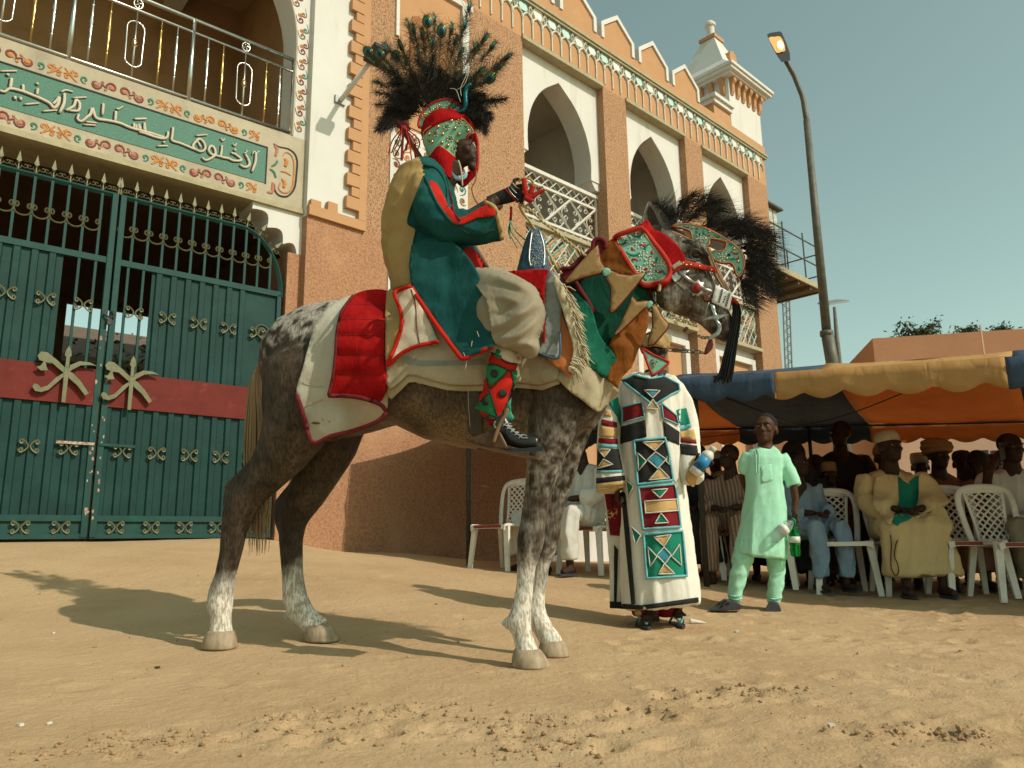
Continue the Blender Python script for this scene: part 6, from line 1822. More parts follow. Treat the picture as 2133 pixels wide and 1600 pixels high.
# ---- helmet
hl = thing('feathered_helmet', 'beaded teal and red quilted helmet bristling with black and peacock feathers', 'helmet', H(940, 260))
Zk = Z(700, 0, 3.2)
hm = MB(); rings = []
for (y, xl, xr, hw) in ((236,918,955,.04),(244,898,976,.08),(260,885,989,.102),(280,880,991,.108),(292,881,980,.106),(305,885,966,.102),(322,890,960,.098),(340,896,954,.092),(358,905,950,.08),(376,914,946,.07),(388,920,942,.06)):
    a, b = H(xl, y), H(xr, y)
    rings.append(ring_pts((a + b) / 2, (b - a) / 2, HF.n * hw, 20, 2.2))
hm.loft(rings)
helm = finish(remesh(hm, .008, 3), 'hood', 'velvet_red', hl, disp=folds(.006, 14, .002, 30))
KV = bvh(helm)
tp2, tb2 = sheet('beaded_shell', smooth_poly(Zk([(583,882),(640,838),(720,800),(820,782),(882,830),(918,884),(882,898),(862,950),(850,1010),(834,1078),(760,1020),(690,970),(650,1003),(617,1045),(600,1000),(588,940)]), 2), KV, 'teal_felt', hl, lift=.008, thick=.008, sp=5, relax=3, plane=HF)
MB().tube(tb2, .004, 5, closed=True).build('gold_edge', 'gold_cord', hl, smooth=True)
TV = bvh(tp2)
cord('red_rim', Zk([(918,884),(884,900),(862,950),(850,1010),(836,1085)]), KV, .008, 'red_trim', hl, lift=.012)
cord('red_rim', Zk([(905,880),(935,915),(944,980),(944,1090),(932,1150),(890,1200),(848,1238),(800,1200)]), None, .009, 'red_trim', hl, plane=HF, pd=.055)
sheet('chin_flap', smooth_poly(Zk([(800,1195),(850,1160),(905,1130),(935,1100),(938,1150),(890,1205),(848,1240)]), 2), None, 'velvet_red', hl, thick=.01, sp=5, plane=HF, pd=.03, relax=0)
sheet('cheek_cloth', smooth_poly(Zk([(622,1050),(650,1004),(690,972),(760,1022),(832,1080),(812,1115),(780,1150),(765,1190),(715,1155),(650,1095)]), 2), KV, 'velvet_red', hl, lift=.012, thick=.01, sp=5, plane=HF)
sheet('face_mask', smooth_poly(Zk([(772,1140),(800,1172),(845,1165),(872,1145),(868,1182),(825,1205),(785,1185)]), 2), None, 'mask_blue', hl, thick=.006, sp=5, plane=HF, pd=-.085, relax=0)
cord('chin_string', Zk([(815,1070),(830,1120),(838,1180),(842,1240)]), None, .0045, 'canvas', hl, plane=HF, pd=-.095)
cord('chin_string', Zk([(935,1140),(930,1200),(905,1260),(930,1340),(960,1370)]), None, .0035, 'wood_staff', hl, plane=HF, pd=-.05)
sheet('cream_flap', Zk([(905,905),(925,960),(943,1000),(940,940),(925,905)]), None, 'canvas', hl, thick=.004, sp=5, plane=HF, pd=.05, relax=0)
cr, cb = sheet('crest', smooth_poly(Zk([(548,838),(560,780),(600,722),(660,682),(740,662),(810,690),(850,742),(848,775),(760,770),(680,800),(600,842),(565,852)]), 2), None, 'teal_felt', hl, thick=.012, sp=6, plane=HF, pd=-.05, relax=0)
MB().tube(cb, .007, 5, closed=True).build('red_edge', 'red_trim', hl, smooth=True)
sheet('crest_band', smooth_poly(Zk([(570,895),(598,845),(680,800),(760,768),(850,762),(885,788),(862,808),(780,795),(690,820),(612,868),(585,905)]), 2), KV, 'velvet_red', hl, lift=.016, thick=.012, sp=5, plane=HF)
def roundel(cx, cy, r_, tgt, m, ms):
    P = [(cx + r_ * math.cos(a), cy + r_ * math.sin(a)) for a in [i * 2 * math.pi / 7 for i in range(7)]]
    beads(P, tgt, .0052, m, hl, 'bead'); beads([(cx, cy)], tgt, .006, ms, hl, 'bead')
class _CB:
    def ray_cast(s, o, d, l=50):
        t = (HF.P0 - HF.n * -.05 - o).dot(HF.n) / d.dot(HF.n); return (o + d * t, None, 0, t)
for c in ((592,778), (665,738), (755,716), (640,760), (690,720)):
    x, y = Zk([c])[0]; roundel(x, y, 6, _CB(), 'gold_stud', 'petal_red')
for c in ((735,845), (820,820), (760,925), (790,992), (660,890), (622,942)):
    x, y = Zk([c])[0]; roundel(x, y, 6, TV, 'gold_cord', 'petal_green')
for c in ((770,805),(820,893),(705,950),(710,893),(792,855),(680,845),(745,970),(805,945),(620,893),(843,792),(868,838),(880,870),(640,945)):
    x, y = Zk([c])[0]
    q = on_surf(TV, x, y, .004)
    if q: MB().ell(q, (.009,.009,.009), 9, 6).build('stud', 'brass' if c[0] % 2 else 'gold_stud', hl, smooth=True)
# feathers
mat('peacock', (.075,.065,.028), (.022,.018,.010), scale=30, rough=.5, spec=.4)
mat('peacock_eye_bronze', (.12,.085,.02), (.08,.10,.03), scale=60, rough=.35, metal=.4)
mat('peacock_eye_teal', (.02,.20,.16), (.01,.14,.13), scale=60, rough=.3, metal=.3)
mat('peacock_eye_blue', (.006,.014,.06), (.006,.008,.03), scale=60, rough=.3)
mat('peacock_neck', (.008,.12,.16), (.01,.16,.15), scale=40, rough=.4, metal=.3)
mat('white_quill', (.5,.48,.42), (.42,.4,.34), rough=.6)
rk = random.Random(31)
for i in range(64):
    f = i / 63
    a = R(208 - 236 * f + rk.uniform(-5, 5))
    bx, by = 852 + 112 * f + rk.uniform(-8, 8), 246 - 20 * math.sin(math.pi * f) + rk.uniform(-4, 4)
    L_ = rk.uniform(62, 112) * (1 if .15 < f < .85 else .72)
    tx, ty = bx + L_ * math.cos(a) * .95, by - L_ * math.sin(a)
    b, t = H(bx, by, rk.uniform(-.05, .07)), H(tx, ty, rk.uniform(-.12, .14))
    c = b.lerp(t, .6) + V((0, 0, .03)) + HF.u * rk.uniform(-.03, .03)
    feather(hl, b, c, t, 'plume_black', .075, 120, rk, .45, fluffy=True)
EYES = [((766,107), 1), ((800,140), 0), ((806,98), 0), ((845,125), 0), ((862,62), 0), ((880,70), 0), ((920,64), 1), ((978,14), 0), ((968,52), 0), ((990,98), 0), ((1026,96), 0), ((1056,120), 0), ((1020,163), 1), ((786,172), 0), ((900,90), 0), ((940,60), 0), ((1000,150), 0), ((820,150), 0), ((950,85), 0), ((835,95), 0), ((775,125), 0), ((790,112), 1), ((850,50), 0), ((890,45), 1), ((905,40), 0), ((1010,80), 0), ((1040,140), 0), ((960,110), 0), ((870,110), 0), ((825,115), 1)]
for (ex, ey), vis in EYES:
    b = H(905 + (ex - 905) * .15, 225, rk.uniform(-.02, .06))
    dd = rk.uniform(-.10, .02) if vis else rk.uniform(-.06, .12)
    t = H(ex, ey, dd)
    dirv = (t - b).normalized()
    t2 = t + dirv * .035
    c = b.lerp(t, .55) + V((0, 0, .04)) + HF.u * rk.uniform(-.02, .02)
    fo = feather(hl, b, c, t2, 'peacock', .11, 46, rk, .5, nm='peacock_feather', bw=.0007)
    feather(hl, b.lerp(t, .70), b.lerp(t, .85), t2, 'peacock', .05, 70, rk, .1, nm='peacock_feather', fluffy=True)
    vw = (CAM - t).normalized()
    sx = dirv.cross(vw).normalized()
    fc = 1 if vis else .35
    nrm = (vw * fc + sx * (1 - fc) * rk.choice((-1, 1))).normalized()
    sx = dirv.cross(nrm).normalized()
    Mx = Matrix(((sx.x, dirv.x, nrm.x), (sx.y, dirv.y, nrm.y), (sx.z, dirv.z, nrm.z)))
    for r_, m, off in ((.034, 'peacock_eye_bronze', 0), (.023, 'peacock_eye_teal', .003), (.0145, 'peacock_eye_blue', .006)):
        MB().ell(t + nrm * off - dirv * (.004 if m == 'peacock_eye_blue' else 0), (r_ * .85, r_ * 1.1, .003), 12, 5, Mx).build('feather_eye', m, hl, smooth=True)
cord('peacock_neck', Zk([(810,745),(850,735),(865,690),(862,630),(875,580),(900,560)]), None, [.008,.010,.012,.012,.011,.008], 'peacock_neck', hl, plane=HF, pd=-.07, n=8)
for P in ([(835,640),(830,590),(850,540),(880,480)], [(800,600),(850,570),(880,500),(890,440)], [(830,680),(800,600),(760,590)]):
    cord('white_quill', Zk(P), None, .0015, 'white_quill', hl, plane=HF, pd=-.10)
# ---- staff across the back with red thongs
stf = thing('staff', 'brown wooden staff slung across the rider back', 'staff', H(930, 420, .05))
MB().tube([H(826,250,-.03), H(890,352,.05), H(960,466,.08), H(1014,556,-.05)], [.014,.015,.014,.011], 8).build('shaft', 'wood_staff', stf, smooth=True)
for i in range(13):
    f = i / 12
    x0, y0 = 838 + rk.uniform(-4, 6), 262
    P = [(x0, y0), (822 + f * 46 + rk.uniform(-6, 6), 292), (812 + f * 62 + rk.uniform(-6, 6), 312 + rk.uniform(-6, 24))]
    cord('red_thong', P, None, .0035, 'maroon_trim' if i % 2 else 'red_trim', stf, plane=HF, pd=-.06 - .01 * (i % 3))
sheet('red_binding', Zk([(395,800),(470,810),(490,850),(445,890),(420,850)]), None, 'maroon_trim', stf, thick=.02, sp=5, plane=HF, pd=-.045, relax=0)
# ---- rein ropes, red tassel and green ribbons in the hand
rn = thing('reins', 'twisted gold rope reins running from the gloved hand to the neck cover', 'reins', H(1100, 440, -.17))
def rope(P, ds, parent, rr_=.0065):
    C_ = catmull([H(x, y, d) for (x, y), d in zip(P, ds)], 14)
    for ph in range(2):
        out = []
        for i, c in enumerate(C_):
            a = i * .9 + ph * math.pi
            t = (C_[min(i + 1, len(C_) - 1)] - C_[max(0, i - 1)]).normalized()
            s_ = t.cross(V((0, 0, 1))).normalized(); b2_ = t.cross(s_)
            out.append(c + s_ * math.cos(a) * rr_ * .5 + b2_ * math.sin(a) * rr_ * .5)
        MB().tube(out, rr_ * .62, 5).build('rope_strand', 'rope_gold' if ph else 'gold_cord', parent, smooth=True)
rope(Zg([(440,935),(560,1000),(700,1130),(860,1250),(1010,1380),(1185,1520)]), [-.18,-.19,-.2,-.21,-.21,-.2], rn)
rope(Zg([(430,945),(480,1040),(560,1140),(610,1220)]), [-.18,-.16,-.13,-.12], rn)
rope(Zg([(735,1430),(780,1510),(840,1610),(900,1700)]), [-.12,-.13,-.16,-.2], rn)
rope(Zg([(430,680),(480,650),(550,655),(590,700),(560,760),(600,745),(700,745)]), [-.17,-.18,-.19,-.18,-.17,-.17,-.17], rn, .0055)
rt2 = thing('red_tassel', 'knotted red wool tassel held in the gloved hand', 'tassel', H(1095, 400, -.18))
for P, r_ in (([(490,660),(495,730),(510,800),(560,870)], .012), ([(590,735),(570,800),(530,860)], .011), ([(475,790),(560,860),(640,820),(720,770)], .010), ([(500,860),(550,890),(580,880)], .014), ([(600,830),(660,800),(710,785)], .008)):
    MB().tube(catmull([H(x, y, -.20) for x, y in Zg(P)], 4), [r_, r_, r_ * .7], 8).build('wool_strand', 'wool_red', rt2, smooth=True)
gr2 = thing('green_ribbon', 'green ribbon tassel on a red cord below the gloved hand', 'ribbon', H(1065, 460, -.18))
MB().tube([H(x, y, -.18) for x, y in Zg([(345,965),(345,1040),(338,1120)])], .006, 6).build('cord', 'wool_red', gr2, smooth=True)
for P in ([(338,1120),(320,1200),(320,1260),(360,1330),(410,1420)], [(340,1120),(370,1200),(420,1260),(510,1340)], [(335,1130),(345,1230),(380,1290),(470,1410)], [(340,1130),(330,1230),(335,1320)]):
    MB().tube(catmull([H(x, y, -.18 - rk.uniform(0, .03)) for x, y in Zg(P)], 4), .008, 5, flat=.25, tw=HF.u).build('ribbon', 'ribbon_green', gr2, smooth=True)
# ================================================================ tent
TA, TB = V((.815, -.58, 0)), V((.58, .815, 0))
T0 = V((1.54, 6.4, 0))                           # foot of the front pole
def tp_(t, b, z_): return T0 + TA * t + TB * b + V((0, 0, z_ - .072 * t))
def tarp(name, c, under, k):
    m = mat(name, c, tuple(x * .8 for x in c), scale=3, rough=.75, bump=.004, bscale=8, spec=.2, crease=(.03,3.2), c3=tuple(x * .62 for x in c), s3=1.6, lo3=.55, hi3=.8)
    t = m.node_tree
    b = t.nodes['Principled BSDF']
    tr = t.nodes.new('ShaderNodeBsdfTranslucent'); tr.inputs[0].default_value = (*under, 1)
    mx = t.nodes.new('ShaderNodeMixShader'); mx.inputs[0].default_value = k
    t.links.new(b.outputs[0], mx.inputs[1]); t.links.new(tr.outputs[0], mx.inputs[2])
    t.links.new(mx.outputs[0], t.nodes['Material Output'].inputs[0])
tarp('tarp_yellow', (.66,.40,.15), (.62,.20,.028), .40)
tarp('tarp_blue', (.055,.085,.135), (.01,.012,.02), .10)
mat('pole', (.03,.03,.025), (.05,.045,.035), scale=20, rough=.6)
tent = thing('canopy_tent', 'long event tent with yellow and blue striped tarpaulin over the seated crowd', 'tent', T0)
EV, RG, DEP = 1.85, 2.24, 3.6
W_ = 1.553
stripes = [(-3.3 + i * 0, 0) for i in range(0)]
edges = [.682 + W_ * k for k in range(-3, 5)]
for i, (a, b) in enumerate(zip(edges, edges[1:])):
    mt = 'tarp_blue' if i % 2 == 0 else 'tarp_yellow'
    a_ = max(a, -3.3)
    def roof(b0, z0, b1, z1):
        mb = MB(); rows = []
        nt, nb = 14, 8
        for q in range(nt + 1):
            t = a_ + (b - a_) * q / nt
            row = []
            for s_ in range(nb + 1):
                f = s_ / nb
                z_ = z0 + (z1 - z0) * f - .07 * math.sin(math.pi * f) + .018 * noise.noise(V((t * 2.3, f * 3, i))) - .015 * math.sin(math.pi * q / nt)
                row.append(tp_(t, b0 + (b1 - b0) * f, z_))
            rows.append(row)
        mb.loft(rows, closed=False)
        return mb
    roof(0, EV, DEP / 2, RG).build('roof_panel', mt, tent, smooth=True, solid=.004)
    roof(DEP / 2, RG, DEP, EV).build('roof_panel', mt, tent, smooth=True, solid=.004)
    for bb, fl in ((-.01, 1), (DEP + .01, 0)):
        mb = MB(); rows = []
        n = 48
        for q in range(n + 1):
            t = a_ + (b - a_) * q / n
            drop = .175 + .055 * abs(math.sin(math.pi * t / .30)) + .012 * noise.noise(V((t * 3, 1, i)))
            row = []
            for s_ in range(4):
                f = s_ / 3
                row.append(tp_(t, bb + (-.02 if fl else .02) * f + .03 * noise.noise(V((t * 4.5, f * 2, i + 5 * fl))) * f, EV - .0 - drop * f))
            rows.append(row)
        mb.loft(rows, closed=False)
        mb.build('valance', mt, tent, smooth=True, solid=.003)
for t in (-2.466, 0, 2.95):
    for bb in (0.02, DEP - .02):
        p = tp_(t, bb, 0)
        z0 = gtop(p.x, p.y)
        MB().tube([V((p.x, p.y, z0 - .03)), V((p.x, p.y, EV - .072 * t))], .024, 8).build('pole', 'pole', tent, smooth=True)
    MB().tube([tp_(t, 0, EV - .01), tp_(t, DEP / 2, RG - .03), tp_(t, DEP, EV - .01)], .015, 6).build('rafter', 'pole', tent, smooth=True)
    MB().tube([tp_(t, 0.02, EV - .06), tp_(t, DEP, EV - .06)], .010, 6).build('cross_bar', 'pole', tent, smooth=True)
for bb, z_ in ((0.02, EV - .02), (DEP / 2, RG - .03), (DEP - .02, EV - .02)):
    MB().tube([tp_(-3.2, bb, z_), tp_(5.4, bb, z_)], .014, 6).build('purlin', 'pole', tent, smooth=True)
MB().tube(catmull([tp_(-1.5, 2.9, 1.62), tp_(.4, 2.2, 1.70), tp_(1.6, 1.5, 1.95)], 5), .006, 5).build('cable', 'iron', tent)
# ================================================================ plastic chairs
mat('chair_white', (.74,.70,.62), (.66,.62,.54), scale=5, rough=.5, spec=.4, c3=(.42,.37,.29), s3=3, lo3=.55, hi3=.8)
mat('chair_paint', (.28,.06,.035), (.20,.04,.025), scale=30, rough=.6)
def chair_parts():
    P = []
    def quadleg(x0, y0, x1, y1, zt, wt, wb):
        mb = MB()
        rings = []
        for f, w_ in ((0, wb), (.6, (wb + wt) / 2), (1, wt)):
            x, y, z_ = x0 + (x1 - x0) * f, y0 + (y1 - y0) * f, zt * f
            rings.append([V((x - w_, y - w_ * .55, z_)), V((x + w_, y - w_ * .55, z_)), V((x + w_, y + w_ * .55, z_)), V((x - w_, y + w_ * .55, z_))])
        mb.loft(rings); return mb
    for sx in (-1, 1):
        P.append(('leg', quadleg(sx * .235, .23, sx * .195, .185, .43, .030, .022)))
        P.append(('leg', quadleg(sx * .225, -.26, sx * .18, -.18, .43, .028, .020)))
    seat = MB(); rings = []
    for y, w_, z_ in ((-.215, .19, .425), (-.10, .20, .432), (.08, .215, .437), (.20, .22, .442), (.235, .215, .432)):
        rings.append([V((x, y, z_ - (.012 if abs(x) < w_ * .8 else 0) - dz)) for dz, sgn in ((0, 1), (.022, -1)) for x in ([-w_, -w_ * .7, 0, w_ * .7, w_] if sgn > 0 else [w_, w_ * .7, 0, -w_ * .7, -w_])])
    seat.loft(rings); P.append(('seat', seat))
    ap = MB().prism([(-.215, .43), (.215, .43), (.21, .375), (.16, .395), (-.16, .395), (-.21, .375)], .225, .24, lambda a, b, d: (a, d, b))
    P.append(('apron', ap))
    fr = MB()
    pth = [(-.185, -.19, .43), (-.205, -.225, .58), (-.215, -.265, .74), (-.19, -.285, .83), (-.12, -.295, .865), (0, -.30, .875), (.12, -.295, .865), (.19, -.285, .83), (.215, -.265, .74), (.205, -.225, .58), (.185, -.19, .43)]
    fr.tube(catmull(pth, 3), .026, 8, flat=.45, tw=(0, 1, .3)); P.append(('back_frame', fr))
    # lattice panel: two side stiles and crossing slats
    lat = MB()
    def bp(x, f): return V((x * (.085 + .055 * f ** 1.5 + .02 * (1 - f)), -.205 - .088 * f, .44 + .41 * f))
    for sx in (-1, 1): lat.tube([bp(sx * 1.12, f / 6) for f in range(7)], .014, 6, flat=.4, tw=(0, 1, .3))
    N = 7
    for k in range(-4, N + 1):
        for sg in (-1, 1):
            pts = []
            for q in range(9):
                f = (k + 4 * q / 8) / N
                x = sg * (-1 + 2 * q / 8)
                if 0 <= f <= 1: pts.append(bp(x * 1.05, f))
            if len(pts) > 1: lat.tube(pts, .0085, 4, flat=.5, tw=(0, 1, .3))
    lat.tube([bp(-1.1, .0), bp(1.1, .0)], .016, 6); lat.tube([bp(-1.1, .97), bp(0, 1.0), bp(1.1, .97)], .03, 6, flat=.4, tw=(0, 1, .3))
    P.append(('lattice_back', lat))
    return [(n, m.mesh(n)) for n, m in P]
CP = chair_parts()
for n, me in CP:
    me.materials.append(MATS['chair_white'])
    me.polygons.foreach_set('use_smooth', [n in ('lattice_back', 'back_frame')] * len(me.polygons))
def place_M(x, y, face, z_=None):
    """face: direction (x,y) the thing looks towards"""
    a = math.atan2(face[1], face[0]) - math.pi / 2
    return Matrix.Translation((x, y, gtop(x, y) if z_ is None else z_)) @ Matrix.Rotation(a, 4, 'Z')
FD = (-.38, -.92)
def chair(px_, Y, label, face=FD, paint=False, tilt=0):
    p = at(px_, 1100, Y)
    M = place_M(p.x, p.y, face)
    t = thing('plastic_chair', label, 'chair', M.translation, 'white plastic chairs under the tent')
    for n, me in CP: inst(n, me, t, M)
    if paint: MB().box((-.17, .2405, .40), (.17, .2425, .428)).build('paint_smear', 'chair_paint', t, M)
    return p, M
chair(1048, 7.62, 'empty white plastic chair beside the tent end pole and ochre wall', (-.62,-.78), True)
chair(1232, 7.35, 'white plastic chair under the man in white robe and dark red cap', (-.62,-.78), True)
chair(1455, 7.3, 'shaded plastic chair behind the robed attendant and tent pole')
chair(1590, 6.75, 'white plastic chair whose legs show behind the boy in mint green')
chair(1745, 6.62, 'empty white plastic chair between the boy and the elder in yellow', (-.20,-.98))
chair(1880, 6.55, 'white plastic chair under the elder in the yellow robe', (-.15,-.98))
chair(2005, 6.30, 'white plastic chair with red stained seat beside the elder in yellow', (-.12,-.99), True)
chair(2100, 6.05, 'white plastic chair with red stained seat in front of the man in white', (-.05,-1), True)
# ================================================================ things beyond
mat('annex', (.46,.235,.135), (.40,.20,.11), scale=1.2, rough=.9, bump=.003, bscale=20, spec=.1)
mat('annex_pale', (.56,.36,.26), (.50,.31,.22), scale=1.2, rough=.9, bump=.003, bscale=20, spec=.1)
mat('dark_pane', (.02,.02,.02), (.035,.03,.03), rough=.3)
an = thing('annex_building', 'low flat topped ochre building behind the striped tent', 'building', at(1815, 1130, 14))
p0, p1 = at(1817, 703, 14), at(2300, 703, 13.2)
zt_ = at(1815, 703, 14).z
def bxw(p, q, z0, z1, th, name, mt, par):
    d = (q - p).normalized(); n = V((-d.y, d.x, 0)) * th
    mb = MB(); P4 = [p, q, q + n, p + n]
    mb.add([V((v.x, v.y, z0)) for v in P4] + [V((v.x, v.y, z1)) for v in P4], [(3,2,1,0),(4,5,6,7),(0,1,5,4),(1,2,6,5),(2,3,7,6),(3,0,4,7)])
    return mb.build(name, mt, par)
bxw(p0, p1, -.3, zt_ - .02, 4.0, 'wall', 'annex', an)
bxw(at(1842, 940, 13.85), at(2300, 940, 13.0), -.3, 2.75, .1, 'painted_dado', 'annex_pale', an)
for x0, x1 in ((2014, 2040), (2047, 2070)):
    a, b = at(x0, 965, 13.4), at(x1, 965, 13.35)
    a -= V((0, .3, 0)); b -= V((0, .3, 0))
    bxw(a, b, a.z - .02, at(x0, 940, 13.2).z, .12, 'window_pane', 'dark_pane', an)
bxw(at(2044, 700, 13.3), at(2047, 700, 13.3), zt_ - .6, zt_ + .02, .02, 'rain_spout', 'annex_pale', an)
yw = thing('yard_wall', 'plain orange yard wall behind the shaded crowd', 'wall', at(1740, 1130, 14.5))
bxw(at(1600, 940, 15), at(1850, 940, 14.2), -.3, 2.9, .25, 'wall_panel', 'annex', yw)
# --- street lamp
mat('lamp_pole', (.14,.135,.11), (.09,.085,.07), scale=10, rough=.6, metal=.3)
mat('lamp_shell', (.02,.03,.033), (.03,.04,.042), rough=.5)
lm = thing('street_lamp', 'tall lit street lamp on a bent grey pole', 'street lamp', at(1737, 1125, 12))
YL = 12.0
base = at(1737, 1125, YL); base.z = 0
knee = at(1673, 208, YL); mid = at(1680, 250, YL)
foot = at(1733, 752, YL)
MB().tube([V((foot.x + .12, YL, 0)), foot, at(1722, 690, YL)], [.11, .10, .098], 10).build('pole', 'lamp_pole', lm, smooth=True)
MB().tube([at(1722, 692, YL), mid], [.075, .055], 10).build('pole', 'lamp_pole', lm, smooth=True)
MB().tube([at(1722, 700, YL), at(1721.5, 690, YL)], [.105, .105], 10).build('collar', 'lamp_pole', lm, smooth=True)
MB().tube([at(1680.5, 258, YL), mid, knee, at(1670, 198, YL), at(1654, 158, YL), at(1636, 126, YL - .2)], [.055, .05, .045, .042, .04, .038], 8).build('arm', 'lamp_pole', lm, smooth=True)
Zs = Z(1560, 30, 8)
SPL = Frame((0, YL - .35), R(90))
sh = Zs([(300,340),(345,310),(510,282),(545,300),(620,470),(680,640),(690,765),(640,785),(540,795),(470,690),(380,530)])
MB().prism(sh, -.10, .12, lambda a, b, d: SPL.px(a, b, d)).build('shell', 'lamp_shell', lm, fixn=True)
gl_ = bpy.data.materials.new('lamp_glow'); gl_.use_nodes = True
bs_ = gl_.node_tree.nodes['Principled BSDF']; bs_.inputs['Base Color'].default_value = (.5,.28,.1,1); bs_.inputs['Emission Color'].default_value = (1,.42,.10,1); bs_.inputs['Emission Strength'].default_value = .55
MATS['lamp_glow'] = gl_
g2 = bpy.data.materials.new('lamp_bulb'); g2.use_nodes = True
bs_ = g2.node_tree.nodes['Principled BSDF']; bs_.inputs['Emission Color'].default_value = (1,.66,.30,1); bs_.inputs['Emission Strength'].default_value = 1.6
MATS['lamp_bulb'] = g2
MB().prism(smooth_poly(Zs([(330,390),(430,375),(520,370),(580,470),(605,600),(540,625),(460,640),(400,540)]), 2), -.115, -.10, lambda a, b, d: SPL.px(a, b, d)).build('lens', 'lamp_glow', lm, fixn=True)
MB().ell(SPL.px(*Zs([(520,515)])[0], -.12), (.055,.02,.09), 10, 6).build('bulb', 'lamp_bulb', lm, smooth=True)
# --- small solar lamp
s2_ = thing('solar_lamp', 'small lamp on a thin pole with a flat tilted panel', 'street lamp', V((at(1745, 1100, 26).x, 26, .1)))
MB().tube([V((at(1747, 760, 26).x, 26, .1)), at(1746, 740, 26), at(1738, 640, 26)], [.13, .10, .055], 8).build('pole', 'lamp_pole', s2_, smooth=True)
a, b = at(1728, 636, 26), at(1770, 629, 26)
MB().add([a, b, b + V((0, 1.0, .35)), a + V((0, 1.0, .35)), a + V((0, 0, .07)), b + V((0, 0, .07)), b + V((0, 1, .42)), a + V((0, 1, .42))], [(0,3,2,1),(4,5,6,7),(0,1,5,4),(1,2,6,5),(2,3,7,6),(3,0,4,7)]).build('panel', 'grey_metal', s2_)
# --- lattice mast
ms = thing('lattice_mast', 'thin steel lattice mast standing far beyond the gatehouse corner', 'mast', V((at(1645, 1100, 45).x, 45, 0)))
legs = [(1633, 0), (1647, 0), (1640, .6)]
for x, dy in legs:
    MB().tube([at(x - 3.5, 600, 45 + dy), at(x + 3.5, 780, 45 + dy), V((at(x + 8, 1110, 45 + dy).x, 45 + dy, 0))], .055, 4).build('leg', 'grey_metal', ms)
for k in range(22):
    y = 600 + k * 9
    s_ = (y - 600) / 180
    xs = (1629.5 + 7 * s_, 1643.5 + 7 * s_)
    MB().tube([at(xs[k % 2], y, 45), at(xs[1 - k % 2] + .3, y + 9, 45)], .03, 4).build('brace', 'grey_metal', ms)
# --- cabin on a steel platform at the end of the building
mat('corrugated', (.50,.50,.46), (.40,.40,.36), scale=5, rough=.6, metal=.2)
mat('steel_dark', (.10,.10,.085), (.07,.07,.055), scale=10, rough=.7)
mat('plank_underside', (.20,.165,.11), (.12,.095,.06), scale=6, rough=.9)
cb = thing('platform_cabin', 'white corrugated cabin on a railed steel platform beside the gatehouse', 'cabin', FA.pt(12.4, .9, 6.4))
def Cb(m, nm, mt, **k): return m.build(nm, mt, cb, F_, **k)
Cb(MB().box((11.3, .0, 6.36), (13.72, 1.75, 6.44)), 'deck', 'plank_underside')
Cb(MB().box((11.3, -.04, 6.34), (13.76, .0, 6.47)), 'edge_beam', 'ledge')
Cb(MB().box((13.72, .0, 6.33), (13.78, 1.78, 6.46)), 'edge_beam', 'steel_dark')
Cb(MB().box((11.3, 1.75, 6.33), (13.76, 1.80, 6.46)), 'edge_beam', 'steel_dark')
for u in (11.9, 12.5, 13.1): Cb(MB().box((u, .02, 6.26), (u + .06, 1.74, 6.355)), 'joist', 'plank_underside')
u = 11.33
while u < 12.58:
    Cb(MB().box((u, .42, 6.44), (u + .17, .50, 8.20)), 'cladding_sheet', 'corrugated')
    Cb(MB().box((u + .17, .46, 6.44), (u + .21, .50, 8.20)), 'cladding_rib', 'corrugated')
    u += .21
Cb(MB().box((11.33, .5, 6.44), (12.58, 1.6, 8.22)), 'cabin_wall', 'corrugated')
Cb(MB().box((11.25, .30, 8.22), (12.68, 1.75, 8.27)), 'cabin_roof', 'steel_dark')
for z_ in (6.95, 7.45): Cb(MB().tube([(11.3, .0, z_), (13.72, .0, z_)], .018, 6), 'rail', 'steel_dark')
for z_ in (6.75, 7.3): Cb(MB().tube([(13.72, .0, z_), (13.72, 1.7, z_)], .018, 6), 'rail', 'steel_dark')
for u, d in ((11.9, 0), (12.9, 0), (13.72, 0), (13.72, .8), (13.72, 1.7)): Cb(MB().tube([(u, d, 6.44), (u, d, 7.62)], .018, 6), 'rail_post', 'steel_dark')
